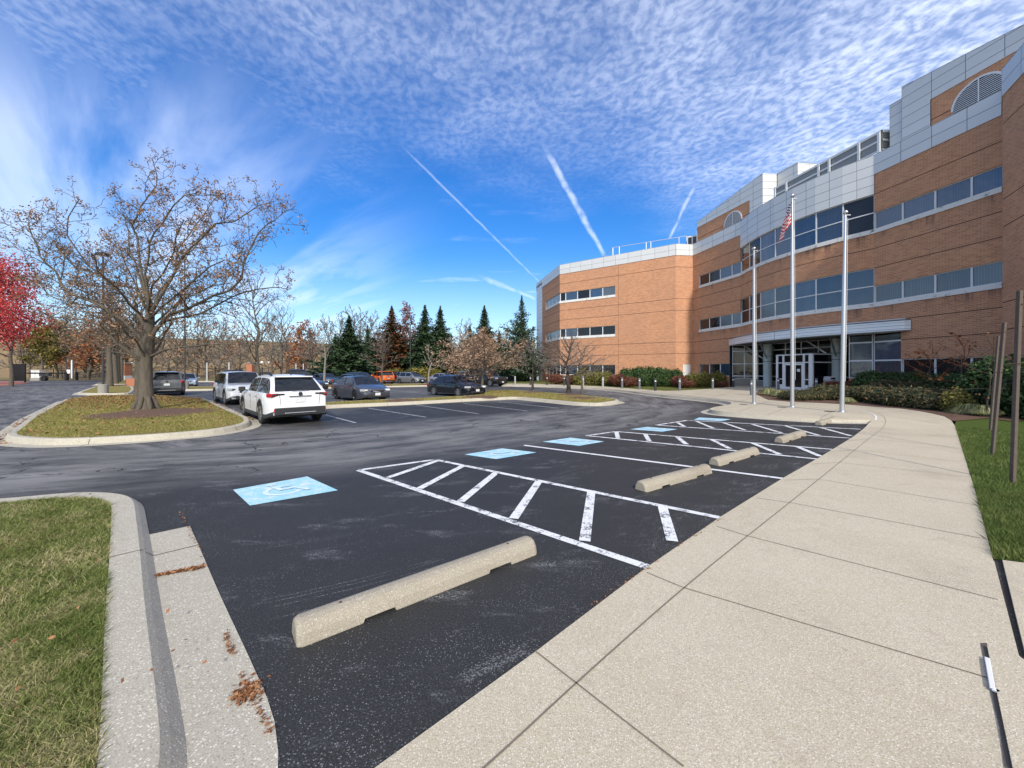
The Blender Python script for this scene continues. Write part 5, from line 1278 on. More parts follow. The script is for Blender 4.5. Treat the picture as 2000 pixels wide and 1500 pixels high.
place(car('hatch', 'paint_charcoal'), *atx(772, 56), hd(56), 'dark small car between the orange car and the silver hatchback', GP)
place(car('suv', 'paint_orange', 'rim_dark'), *atx(746, 50), (-.62, .78), 'bright orange crossover seen from its rear corner', GP)
place(car('sedan', 'paint_blue'), *atx(637, 46), hd(50), 'dark blue sedan behind a pruned tree, left of the slate sedan', GP)
place(car('sedan', 'paint_teal'), *atx(692, 37.5), hd(62), 'teal blue sedan roof showing just above the slate sedan', GP)
place(car('hatch', 'paint_navy'), *atx(703, 43), hd(60), 'navy hatchback behind the teal sedan in the second row', GP)
place(car('suv', 'paint_plum'), *atx(672, 62), (-.85, .5), 'dark plum suv under the big evergreen at the back row', GP)
place(car('pickup', 'paint_navy'), *atx(580, 47), hd(34), 'dark blue pickup truck above the roof of the white wagon', GP)
place(car('boxy', 'paint_charcoal', 'rim_dark'), *atx(456, 38.5), (.55, -.83), 'black boxy off-road car behind the white compact suv', GP)
place(car('sedan', 'paint_ice'), *atx(366, 42), (.62, -.78), 'ice blue sedan facing the camera right of the grey suv', GP)
place(car('pickup', 'paint_white'), *atx(612, 78), hd(62), 'white pickup truck at the far back of the lot near the fence', GP)
place(car('sedan', 'paint_blue'), *atx(620, 60), hd(60), 'blue sedan roof in front of the far white pickup', GP)
place(car('hatch', 'paint_white'), *atx(724, 72), hd(60), 'small white car at the far row above the orange crossover', GP)
place(car('suv', 'paint_plum'), *atx(722, 64), hd(58), 'plum crossover between the far white car and the orange crossover', GP)
place(car('suv', 'paint_silver'), *atx(920, 50), hd(56), 'silver grey suv half hidden behind the large black suv', GP)
place(car('sedan', 'paint_charcoal'), *atx(593, 33), hd(60), 'dark sedan low behind the roof of the white wagon', GP)
place(car('suv', 'paint_navy'), *atx(650, 74), hd(60), 'navy suv in the deep shade below the big evergreen', GP)

# ------------------------------------------------------------------ street furniture
def wheel_stop(p0, p1, label):
    """p0-p1: the ends of the kerb stop on the ground"""
    a, b = Vector(p0), Vector(p1); d = b-a; L = d.length; root = empty('wheel_stop', (*((a+b)/2), 0), math.atan2(d.y, d.x)); o = MB()
    prof = [(-.115, 0), (-.10, .075), (-.062, .128), (-.02, .142), (.02, .142), (.062, .128), (.10, .075), (.115, 0)]
    n = len(prof); xs = [-L/2, -L/2+.035, -L*.30, -L*.295, -L*.19, -L*.185, L*.22, L*.225, L*.335, L*.34, L/2-.035, L/2]; vs = []
    for i, x in enumerate(xs):
        e = .80 if i in (0, len(xs)-1) else 1.0; lift = .028 if i in (3, 4, 7, 8) else 0
        vs += [(x, y*e, max(z*(.88 if e < 1 else 1), lift)) for y, z in prof]
    fs = [(i*n+j, i*n+j+1, (i+1)*n+j+1, (i+1)*n+j) for i in range(len(xs)-1) for j in range(n-1)]+[tuple(reversed(range(n))), tuple((len(xs)-1)*n+j for j in range(n))]+[(i*n+n-1, i*n, (i+1)*n, (i+1)*n+n-1) for i in range(len(xs)-1)]
    o.mesh(vs, [f[::-1] for f in fs], 'stop'); body = o.build('concrete_block', root, weld=True, bevel=.008)
    for x in (-L*.36, L*.36):
        q = MB(); q.tube([(x, 0, .10), (x, 0, .155 if L > 1.7 and a.y > 4 else .1445)], [.012, .012], 'rust', 8); q.build('steel_pin', root)
    tag(root, label, 'wheel stop', 'concrete wheel stops of the accessible bays'); return root
def stop_from(ax, ay, bx, by): return g(ax, ay), g(bx, by)
A, Bq = g(588, 1268), g(1056, 1082); A = Vector(A); Bq = Vector(Bq); off = Vector((-.09, .08)); wheel_stop(A+off, Bq+off, 'nearest and largest looking concrete wheel stop, weathered, in the front accessible bay')
for (p, q, lab) in (((1262, 962), (1392, 924), 'concrete wheel stop with two steel pins, second from the camera'), ((1405, 911), (1484, 887), 'concrete wheel stop third from the camera, just beyond the plain white bay line'),
                    ((1530, 866), (1575, 851), 'small looking concrete wheel stop, fourth from the camera, by the striped aisle'), ((1606, 831), (1636, 822), 'stained grey concrete wheel stop farthest from the camera, below the flagpoles')):
    A, Bq = Vector(g(*p)), Vector(g(*q)); d = (Bq-A).normalized(); wheel_stop(A+Vector((-.06, .08)), Bq+Vector((-.06, .08)), lab)

def flagpole(bx, by, tx, ty, label, truck=True):
    c = Vector(g(bx, by, .15)); Z = c.y; H = zt(ty, Z); top = Vector(((tx-1000)/FPX*Z, Z, H)); root = empty('flagpole', (*c, .15)); b = Vector((*c, .15)); v = top-b
    o = MB(); o.tube([v*0+Vector((0, 0, .0)), v*.55, v*.965], [.078, .066, .038], 'pole_metal', 20); sh = o.build('shaft', root, smooth=True); shade(sh, 40)
    o = MB(); o.lathe((0, 0, 0), [(.17, 0), (.17, .015), (.11, .03), (.10, .05)], 'pole_metal', 20); o.build('base_collar', root)
    o = MB(); o.lathe(v*.965, [(.035, 0), (.03, .06)], 'pole_metal', 10); o.box(v*.972+Vector((.09, 0, 0)), (.2, .04, .03), 'pole_metal'); o.build('truck', root)
    o = MB(); s = v*.985; rr = .085; o.lathe(s, [(rr*math.sin(math.pi*k/8)+.001, -rr*math.cos(math.pi*k/8)) for k in range(9)], 'chrome', 14); bl = o.build('finial_ball', root, smooth=True)
    o = MB(); o.tube([Vector((.11, -.02, 1.2)), v*.5+Vector((.10, -.02, 0)), v*.96+Vector((.09, 0, 0))], [.006]*3, 'lens_white', 4); o.build('halyard', root)
    tag(root, label, 'flagpole', 'three flagpoles on the plaza'); return b, v
flagpole(1473, 788.5, 1472.5, 481, 'shortest looking bare flagpole, leftmost on the plaza')
fb, fv = flagpole(1547.5, 795.5, 1547.5, 376, 'middle flagpole carrying the limp american flag')
flagpole(1644.5, 805, 1651.5, 409, 'nearest bare flagpole, right of the flag, without any flag')
for x, y in ((1452, 790), (1527, 795.5), (1620.5, 804)):
    o = MB(); c = g(x, y, .15); o.lathe((*c, .15), [(.17, .001), (.17, .012), (.14, .016)], 'drain', 20); tag(o.build('ground_light'), 'dark round cover in the pavement left of the %s flagpole' % {1452: 'leftmost', 1527: 'middle', 1620.5: 'nearest'}[x], 'ground light', 'ground lights by the flagpoles')
# limp flag, hoisted on the middle pole
def mk_flag():
    m, n, b = newmat('flag_cloth'); U, V, _ = n.sep(n.uv('UVMap'))
    st_ = n.math('GREATER_THAN', n.math('FRACT', n.math('MULTIPLY', V, 6.5)), .5001)
    c = n.mix(st_, (.50, .018, .03), (.70, .69, .67))
    can = n.math('MULTIPLY', n.math('LESS_THAN', U, .40), n.math('GREATER_THAN', V, 6/13))
    su, sv = n.math('MULTIPLY', U, 11/.40*.5), n.math('MULTIPLY', n.math('SUBTRACT', V, 6/13), 9/(7/13)*.5)
    def dots(ou, ov):
        a = n.math('SUBTRACT', n.math('FRACT', n.math('ADD', su, ou)), .5); b2 = n.math('SUBTRACT', n.math('FRACT', n.math('ADD', sv, ov)), .5)
        return n.math('LESS_THAN', n.math('ADD', n.math('MULTIPLY', a, a), n.math('MULTIPLY', b2, b2)), .055)
    star = n.math('MAXIMUM', dots(.25, .25), dots(.75, .75))
    c = n.mix(can, c, n.mix(star, (.02, .035, .13), (.72, .72, .72)))
    n.put(b.inputs['Base Color'], c); b.inputs['Roughness'].default_value = .8
    tr = n.node('ShaderNodeBsdfTranslucent'); n.put(tr.inputs['Color'], c); mx = n.node('ShaderNodeMixShader'); mx.inputs[0].default_value = .3
    out = m.node_tree.nodes['Material Output']; n.l.new(b.outputs[0], mx.inputs[1]); n.l.new(tr.outputs[0], mx.inputs[2]); n.l.new(mx.outputs[0], out.inputs[0]); M['flag_cloth'] = m
mk_flag()
o = MB(); nu, nv = 44, 20; hoist, fly = 1.0, 1.62; P_ = {}
zt0 = (fb+fv*.96)
for i in range(nu+1):
    for j in range(nv+1):
        s = i/nu; t = j/nv   # s along the fly, t from the foot (0) to the head (1) of the hoist
        fold = math.sin(s*15+t*2.2)*.075*(.3+s)+math.sin(s*31+t*5)*.02
        x = -.03-s*(.34+.10*(1-t))-.10*math.sin(s*3.0)*(1-t)-.5*fold*.6; y = -.02+fold*1.0+.10*s
        z = -(1-t)*hoist*(1-.15*s)-fly*(.62*s**1.15)+.10*math.sin(s*6)*t
        P_[i, j] = (zt0.x+x, zt0.y+y, zt0.z+z)
vs = [P_[i, j] for i in range(nu+1) for j in range(nv+1)]; b0 = 0
for i in range(nu):
    for j in range(nv):
        q = [(i, j), (i+1, j), (i+1, j+1), (i, j+1)]; o.face([P_[k] for k in q], 'flag_cloth', [(a/nu, b/nv) for a, b in q])
tag(o.build('american_flag', weld=False, smooth=True), 'american flag hanging limp from the middle flagpole', 'flag')

def bollard(x, y, mat, label, h=.98, z=.15, Z=None):
    c = g(x, y, z) if Z is None else at(x, Z); root = empty('bollard_light', (*c, z)); r = .095; o = MB(); o.lathe((0, 0, 0), [(r, 0), (r, h*.74)], mat, 20); shade(o.build('post', root, smooth=True), 40)
    o = MB(); o.lathe((0, 0, 0), [(r*.72, h*.74), (r*.72, h*.86)], 'lens_white', 16); o.build('lens', root)
    o = MB(); o.lathe((0, 0, 0), [(r, h*.85), (r, h*.97), (r*.9, h), (.01, h)], mat, 20); shade(o.build('cap', root), 40)
    tag(root, label, 'bollard light', 'bollard lights along the walks')
BL = [(1006, 751.5, 'bollard_light', 'pale bollard light by the far walk, leftmost, left of the thin bare trees'), (1036, 751.8, 'bollard_dark', 'dark bollard light by the far walk, second from the left'),
      (1068.5, 751.8, 'bollard_dark', 'dark bollard light in front of the building corner pier'), (1102, 753, 'bollard_dark', 'dark bollard light left of the near thick-trunked bare tree, among red shrubs'),
      (1139, 754.5, 'bollard_light', 'pale bollard light right behind the thin bare tree of the island tip'), (1177.5, 756.5, 'bollard_light', 'pale bollard light in front of the yellow green shrubs'),
      (1215, 758.5, 'bollard_grey', 'grey bollard light in front of the reddish barberry shrubs'), (1249, 760.5, 'bollard_grey', 'grey bollard light at the left end of the tall evergreen hedge'),
      (1280, 763.2, 'bollard_dark', 'black bollard light in front of the tall evergreen hedge'), (1327.5, 763, 'bollard_grey', 'grey bollard light at the right end of the tall evergreen hedge'),
      (1392, 761.3, 'bollard_grey', 'grey bollard light by the rounded shrub near the canopy'), (1432, 758.3, 'bollard_dark', 'black bollard light at the left corner of the entrance canopy'),
      (1468, 772.5, 'bollard_grey', 'grey bollard light just left of the shortest flagpole')]
for x, y, m_, lab in BL: bollard(x, y, m_, lab)
bollard(1520, 0, 'bollard_grey', 'grey bollard light before the left side of the entrance door', z=.2, Z=30.5); bollard(1594.5, 0, 'bollard_grey', 'grey bollard light at the right corner of the entrance vestibule', z=.2, Z=28.2)
c = at(1619.7, 27.3); t = empty('trash_bin', (*c, .2)); o = MB(); o.lathe((0, 0, 0), [(.30, 0), (.33, .05), (.33, .80), (.30, .84)], 'trash_stone', 8); o.build('stone_body', t); o = MB(); o.lathe((0, 0, 0), [(.34, .84), (.34, .95), (.30, 1.12), (.25, 1.14)], 'bollard_light', 8); o.box((0, -.31, 1.0), (.26, .06, .11), 'black'); o.build('lid', t)
tag(t, 'aggregate stone trash bin with grey lid beside the entrance', 'trash bin')
# wooden tree stakes by the lawn
def stake(bx, by, tx, ty, w, label, z=.05, mat='wood_grey', Z=None, rope=False):
    b = Vector((*(g(bx, by, z) if Z is None else at(bx, Z)), z)); Zt = b.y; top = Vector(((tx-1000)/FPX*Zt, Zt, zt(ty, Zt))); root = empty('tree_stake', b)
    o = MB(); v = top-b; o.bar((0, 0, -.02), v, w, w, mat); o.build('post', root, bevel=.006)
    if rope: q = MB(); q.tube([v*.93+Vector((0, -.04, 0)), v*.93+Vector((.08, .05, -.02))], [.012, .012], 'rust', 6); q.tube([v*.62+Vector((0, -.04, 0)), v*.62+Vector((-.05, .06, 0))], [.01, .01], 'rust', 6); q.build('tie', root)
    tag(root, label, 'tree stake', 'wooden stakes around the young trees')
stake(1977.5, 943, 1991.5, 568, .052, 'tallest brown wooden stake on the dark lawn, nearest the camera', z=.016, rope=True)
stake(1938, 886, 1962, 630, .05, 'weathered wooden stake leaning right, second on the dark lawn', z=.03, rope=True)
stake(1934, 838, 1950, 656, .048, 'short grey stake behind the leaning one, at the edge of the shrub bed', z=.08)
# lot lamps
def lot_lamp(x, Z, ytop, label, heads=1, w=.16, base=True):
    c = at(x, Z); H = zt(ytop, Z); root = empty('lot_lamp', (*c, 0)); o = MB(); o.tube([(0, 0, .7), (0, 0, H-.1)], [w*.5, w*.38], 'dark_metal', 10); o.build('pole', root)
    if base: o = MB(); o.lathe((0, 0, 0), [(.28, 0), (.28, .75), (.26, .78)], 'trash_stone', 14); o.build('footing', root)
    for s in ((1, -1) if heads == 2 else (0,)):
        o = MB(); o.box((s*.55, 0, H), (.6 if heads == 2 else .62, .5, .2), 'dark_metal'); 
        if s: o.bar((0, 0, H-.05), (s*.3, 0, H-.02), .06, .06, 'dark_metal')
        h_ = o.build('lamp_head', root, bevel=.02); q = MB(); q.box((s*.55, 0, H-.105), (.45, .36, .012), 'lens_white'); q.build('lens', h_)
    tag(root, label, 'lamp post', 'lamp posts over the lot')
lot_lamp(201.5, 27.5, 497, 'lamp post with square head inside the crown of the big bare tree', w=.14); lot_lamp(361, 34, 495, 'slender lamp post right of the big bare tree trunk', w=.13)
lot_lamp(801.5, 62, 633, 'twin headed lamp post before the purple leaved oak', 2); lot_lamp(605, 68, 651, 'single headed lamp post left of the big evergreen')
# gate, guard house, cabinet, barrier, fences at the far left
c = at(244, 66); bt = empty('guard_house', (*c, 0)); o = MB(); o.box((0, 0, 1.9), (1.15, 1.15, 2.1), 'brick_plain'); o.build('brick_pier', bt); o = MB(); o.box((0, 0, .45), (1.3, 1.3, .9), 'white_wall'); o.build('base', bt); o = MB(); o.box((0, 0, 3.05), (1.4, 1.4, .2), 'trash_stone'); o.build('cap', bt)
tag(bt, 'orange brick pier with white base at the end of the island row of trees', 'brick pier')
c = at(261, 42); o = MB(); o.box((*c, .45), (1.3, .5, .9), 'brick_plain'); tag(o.build('brick_pier', bevel=.02), 'low brick pier beside the island left of the grey suv', 'brick pier')
c = at(490, 55); bt = empty('brick_pier', (*c, 0)); o = MB(); o.box((0, 0, 1.4), (.8, .8, 2.8), 'brick_plain'); o.build('pier', bt); o = MB(); o.box((0, 0, 2.9), (1.0, 1.0, .2), 'trash_stone'); o.build('cap', bt); tag(bt, 'slim brick pier behind the white compact suv', 'brick pier')
c = at(136, 68); gt = empty('gate_post', (*c, 0)); o = MB(); o.tube([(-.55, 0, 0), (-.55, 0, 4.2)], [.05, .05], 'dark_metal', 6); o.tube([(.65, 0, 0), (.65, 0, 4.2)], [.05, .05], 'dark_metal', 6); o.bar((-.6, 0, 4.2), (.7, 0, 4.2), .1, .1, 'dark_metal'); o.build('portal', gt); o = MB(); o.box((-.3, -.2, .8), (.4, .4, 1.6), 'black'); o.box((.1, -.1, 1.6), (.6, .4, .7), 'white_wall'); o.box((.42, 0, 2.0), (.16, .2, 3.2), 'lens_white'); o.build('card_reader', gt)
tag(gt, 'dark gate portal with a white box on the island in the drive', 'gate')
c = at(150, 69); o = MB(); o.box((*c, .7), (.28, .28, 1.4), 'black'); o.box((*c, 1.45), (.34, .34, .1), 'black'); tag(o.build('bollard'), 'black square bollard right of the gate portal', 'bollard')
c = at(74, 68); o = MB(); o.box((*c, 1.05), (1.5, .8, 1.5), 'white_wall'); o.box((c[0], c[1], 1.84), (1.6, .9, .08), 'white_wall'); o.box((c[0], c[1], .25), (1.6, .9, .5), 'trash_stone'); o.box((c[0], c[1]-.41, 1.05), (.02, .02, 1.4), 'dark_metal'); tag(o.build('utility_cabinet'), 'pale grey utility cabinet behind the barrier', 'cabinet')
c0, c1 = at(22, 56), at(49, 57); scn = empty('screen_panel', (*c0, 0)); v = Vector((c1[0]-c0[0], c1[1]-c0[1], 0)); o = MB(); o.bar((0, 0, 1.55), v+Vector((0, 0, 1.55)), .06, 2.4, 'black'); o.bar((0, 0, .3), v+Vector((0, 0, .3)), .05, .1, 'black'); o.build('panel', scn)
for p in (v*0, v): o = MB(); o.box(p+Vector((0, 0, 1.4)), (.16, .16, 2.8), 'black'); o.build('post', scn)
tag(scn, 'black screen panel between two posts under the crimson maple', 'screen')
c0, c1 = at(52, 62), at(130, 68); br = empty('barrier_arm', (*c0, 0)); v = Vector((c1[0]-c0[0], c1[1]-c0[1], 0)); o = MB(); o.bar((0, 0, 1.35), v+Vector((0, 0, 1.3)), .12, .22, 'dark_metal'); o.build('arm', br); o = MB()
o.box(v*.45+Vector((0, 0, 1.1)), (1.6, .5, .5), 'dark_metal'); o.tube([v*.45+Vector((0, -.4, .45)), v*.45+Vector((0, .1, .45))], [.42, .42], 'tyre', 14); o.build('carriage', br); tag(br, 'long dark horizontal barrier arm on a wheeled carriage', 'barrier')
def fence(pts, h, post_every, label, mesh=False, mat='dark_metal', lean=0):
    root = empty('fence', (*pts[0], 0)); o = MB(); O = Vector((*pts[0], 0)); posts = []
    for a, b in zip(pts, pts[1:]):
        A, Bv = Vector((*a, 0))-O, Vector((*b, 0))-O; L = (Bv-A).length; k = max(1, int(L/post_every))
        for z in ((h-.1, .3) if not mesh else (h, .1)): o.bar(A+Vector((0, 0, z)), Bv+Vector((0, 0, z)), .05, .06, mat)
        if mesh: o.bar(A+Vector((0, 0, h/2)), Bv+Vector((0, 0, h/2)), .03, h-.1, 'screen_green')
        else:
            m = int(L/.45)
            for i in range(m): q = A.lerp(Bv, i/m); o.box(q+Vector((0, 0, h/2)), (.025, .025, h-.05), mat)
        posts += [A.lerp(Bv, i/k) for i in range(k)]
    o.build('fence_panel', root)
    for q in posts: p = MB(); p.box(q+Vector((0, 0, h/2+.05)), (.10, .10, h+.1), mat); p.build('post', root)
    tag(root, label, 'fence')
fence([at(60, 90), at(330, 88), at(700, 86)], 2.4, 5, 'tall black picket fence at the foot of the brown hill')
fence([at(955, 62), at(1048, 58)], 2.1, 3, 'dark green screened fence left of the building', True)
c = at(1045.5, 62); o = MB(); o.lathe((*c, 0), [(.55, 0), (.55, 4.2)], 'column_paint', 20); tag(shade(ob_ := o.build('round_pier', smooth=True), 40) or ob_, 'pale round pier standing at the left corner of the brick building', 'pier')
# far pale warehouse showing through the trees
c = at(1000, 105); wh = empty('warehouse', (*c, 0)); o = MB(); o.box((0, 0, 3.0), (22, 8, 6.0), 'white_wall'); o.build('wall', wh); o = MB(); o.box((0, 0, 6.15), (22.6, 8.6, .3), 'trash_stone'); o.build('roof', wh)
for x in (-8, -3, 2, 7): o = MB(); o.box((x, -4.03, 3.2), (2.4, .06, 1.6), 'glass_dark'); o.build('window', wh)
tag(wh, 'pale low warehouse seen through the trees left of the office building', 'warehouse')
c = at(395.5, 60); 
for x_, Z_, lab in ((404, 60, 'short pale post at the far kerb left of the boxy black car'), (447, 57, 'pale post rising above the boxy black car'), (578, 70, 'pale post left of the dark blue pickup'), (592.5, 70, 'pale post right above the dark blue pickup')):
    c = at(x_, Z_); o = MB(); o.box((*c, 1.5), (.16, .10, 3.0), 'lens_white'); o.box((*c, 1.5), (.10, .17, 2.98), 'pole_metal'); tag(o.build('marker_post'), lab, 'marker post', 'pale marker posts along the back')
for x_, Z_, lab in ((511.5, 62, 'left one of the two globe lamps behind the white compact suv'), (525, 62, 'right one of the two globe lamps behind the white compact suv'), (257.5, 70, 'globe lamp just right of the tall brick pier')):
    c = at(x_, Z_); r_ = empty('globe_lamp', (*c, 0)); o = MB(); o.tube([(0, 0, 0), (0, 0, 2.9)], [.06, .04], 'dark_metal', 8); o.build('pole', r_); o = MB(); o.lathe((0, 0, 3.08), [(.22*math.sin(math.pi*k/8)+.001, -.22*math.cos(math.pi*k/8)) for k in range(9)], 'lens_white', 12); o.build('globe', r_, smooth=True); tag(r_, lab, 'globe lamp', 'globe lamps at the back of the lot')
c = at(384, 50); o = MB(); o.lathe((*c, 0), [(.22, 0), (.22, .03), (.15, .04), (.04, .7), (.03, .72)], 'orange_cone', 14); o.lathe((*c, 0), [(.118, .28), (.09, .45)], 'lens_white', 14); tag(o.build('traffic_cone'), 'orange traffic cone right of the ice blue sedan', 'traffic cone')

# ------------------------------------------------------------------ trees and shrubs
class TreeMesh:
    def __init__(s, seed): s.r = random.Random(seed); s.big = MB(); s.twig_v = []; s.twig_n = 0; s.tips = []; s.segs = []
    def rv(s, k=1): return Vector((s.r.gauss(0, k), s.r.gauss(0, k), s.r.gauss(0, k)))
    def limb(s, pts, r0, r1, level, maxl, dens=1.0, spread=.9, up=.25, kmin=.15, lenf=.42, tot=None, minlen=.5):
        """a limb through pts; grows side branches recursively"""
        r = s.r; pts = [Vector(p) for p in pts]; n = len(pts); rad = [r0+(r1-r0)*(i/(n-1))**.55 for i in range(n)]
        s.segs.append((pts, rad)); L = sum((b-a).length for a, b in zip(pts, pts[1:]))
        if level >= maxl: s.tips.append((pts[-1], (pts[-1]-pts[-2]).normalized())); s.tips.append((pts[n//2], (pts[-1]-pts[-2]).normalized())); return
        k = max(2, int(L*dens)); side = r.random()*6.28
        for i in range(k):
            f = kmin+(1-kmin)*(i+r.random()*.8)/k
            if f > .99: f = .985
            u_ = f*(n-1); a = int(u_); t = u_-a; a = min(a, n-2); p = pts[a].lerp(pts[a+1], t); d = (pts[a+1]-pts[a]).normalized(); side += 2.4+r.gauss(0, .4)
            o = d.orthogonal().normalized(); o = Matrix.Rotation(side, 3, d) @ o
            nd = (d*(.75-.25*spread)+o*spread*.8+Vector((0, 0, up))).normalized()
            cl = max(minlen*.4, L*lenf*(1-f*.55)*r.uniform(.6, 1.25)); rr = max(.004, min(rad[a]*.62, (r0*.55)*(1-f*.5)))
            m = 4 if level < maxl-1 else 3; q = [p]; cd = nd
            for j in range(m):
                cd = (cd+s.rv(.17)+Vector((0, 0, up*.22))).normalized(); q.append(q[-1]+cd*cl/m)
            s.limb(q, rr, max(.0025, rr*.3), level+1, maxl, dens*1.35 if level+1 < maxl else dens, spread, up, .12, lenf, None, minlen)
    def finish(s, root, trunk_mat='bark', twig_mat=None, big_r=.035, min_r=.006, sides=None):
        a, b = MB(), MB(); tv, tf = [], []
        for pts, rad in s.segs:
            if rad[0] > big_r: a.tube(pts, [max(x, min_r) for x in rad], trunk_mat, 12 if rad[0] > .15 else (7 if rad[0] > .07 else 5), cap=False)
            else: b.tube(pts, [max(x, min_r) for x in rad], twig_mat or trunk_mat, 3, cap=False)
        t = a.build('trunk', root, smooth=True); c = b.build('crown', root, smooth=False); return t, c
    def leaves(s, crown, mat, per, size, spread, seed=1, frac=1.0, zmin=None, aspect=.8):
        rg = np.random.default_rng(seed); T = np.array([tuple(p) for p, d in s.tips])
        if frac < 1: T = T[rg.random(len(T)) < frac]
        C = np.repeat(T, per, 0)+rg.normal(size=(len(T)*per, 3))*spread; N = rg.normal(size=C.shape); N /= np.linalg.norm(N, axis=1)[:, None]
        V, k = tri_faces(C, N, size*(.5+rg.random(len(C))), aspect, rg, quad=True); return np_mesh('foliage', V, k, mat, crown)
def wob(r, a, b, n, k):
    a, b = Vector(a), Vector(b); L = (b-a).length; out = [a]
    for i in range(1, n): out.append(a.lerp(b, i/n)+Vector((r.gauss(0, k*L), r.gauss(0, k*L), r.gauss(0, k*L*.5))))
    return out+[b]

# the big bare tree on the near island: main limbs follow the photograph, each with its own depth
c0 = Vector((*g(286, 799, .15), .15)); ZT = c0.y
def TP(x, y, dy=0.0):
    """point of the crown at photo pixel (x, y), dy metres behind the trunk plane"""
    Z = ZT+dy; return Vector(((x-1000)/FPX*Z-c0.x, dy, zt(y, Z)-.15))
root = empty('large_tree', c0); T = TreeMesh(7); r = T.r
T.segs.append(([Vector((0, 0, -.05)), Vector((0, 0, .12)), TP(285, 780), TP(285, 740), TP(284, 700), TP(287, 678), TP(291, 640), TP(294, 600, .1), TP(292, 575, .1)], [.42, .35, .275, .24, .23, .25, .20, .15, .11]))
for k in range(7):   # root flare
    a = k*.9+.3; T.segs.append(([Vector((math.cos(a)*.22, math.sin(a)*.22, .55)), Vector((math.cos(a)*.42, math.sin(a)*.36, .10)), Vector((math.cos(a)*.50, math.sin(a)*.50, -.04))], [.10, .10, .04]))
limbs = [  # (pixel path, depth at the end, base radius)
    ([(284, 700), (255, 683), (222, 655), (190, 628), (150, 613), (95, 608), (60, 590)], -1.6, .17),
    ([(286, 665), (235, 612), (185, 585), (128, 562), (92, 515), (70, 480), (52, 440), (40, 412), (12, 408)], -.6, .17),
    ([(290, 640), (240, 560), (190, 528), (140, 505), (110, 478), (95, 450)], 1.6, .14),
    ([(290, 600), (262, 545), (215, 530), (165, 500), (125, 440), (120, 395), (145, 362)], -1.2, .12),
    ([(292, 590), (270, 520), (250, 470), (245, 430), (240, 400)], 1.9, .11),
    ([(292, 575), (278, 520), (265, 440), (262, 420), (275, 380), (296, 352), (305, 312), (298, 278)], .2, .13),
    ([(293, 585), (285, 520), (290, 460), (318, 412), (340, 375), (370, 358), (400, 340)], -.9, .12),
    ([(295, 600), (330, 530), (360, 490), (395, 445), (430, 418), (470, 408), (520, 380), (550, 368)], .4, .15),
    ([(288, 680), (300, 640), (335, 603), (400, 580), (455, 555), (480, 525), (497, 470), (520, 432), (545, 408), (558, 398)], -.5, .19),
    ([(294, 690), (325, 678), (385, 665), (440, 660), (500, 668), (540, 662)], -1.8, .12),
    ([(294, 640), (330, 615), (400, 600), (470, 565), (520, 548), (560, 545), (578, 550)], 1.2, .13),
    ([(290, 650), (245, 622), (190, 590), (130, 580), (85, 566), (60, 520)], 2.4, .12),
    ([(296, 690), (322, 660), (334, 625), (340, 590), (370, 570), (420, 590), (470, 610)], 2.6, .10),
    ([(292, 620), (310, 560), (345, 520), (350, 470), (385, 420), (420, 372), (440, 352)], 2.0, .12),
    ([(288, 700), (262, 660), (240, 640), (215, 600), (170, 560), (130, 540)], -2.6, .11),
    ([(294, 610), (322, 580), (370, 545), (420, 500), (450, 495), (500, 500)], -2.6, .11),
    ([(290, 600), (300, 540), (330, 490), (350, 440), (365, 400)], -2.9, .09), ([(288, 620), (250, 580), (215, 545), (180, 500), (170, 470)], -3.2, .10),
    ([(290, 610), (275, 560), (240, 500), (225, 455)], 3.2, .09), ([(293, 630), (350, 580), (420, 545), (460, 540)], 3.3, .10), ([(286, 640), (240, 640), (190, 650), (120, 640)], 3.0, .10)]
for path, dep, r0 in limbs:
    n = len(path); pts = []
    for i, (x, y) in enumerate(path):
        f = i/(n-1); pts.append(TP(x, y, dep*f**.8)+(T.rv(.05) if 0 < i < n-1 else Vector((0, 0, 0))))
    q = [pts[0]]
    for a, b in zip(pts, pts[1:]): q += [a.lerp(b, .5)+T.rv(.035), b]
    T.limb(q, r0*.56, .015, 0, 3, dens=2.7, spread=.9, up=.16, kmin=.16, lenf=.27, minlen=.8)
t_, c_ = T.finish(root, 'bark', 'bark', big_r=.03, min_r=.0085)
T.leaves(c_, 'dry_leaf', 11, .050, .085, 3, .30)
root.scale = (.94, .94, .94); tag(root, 'large spreading tree with almost bare crown and dry leaf tufts on the near grass island', 'tree')

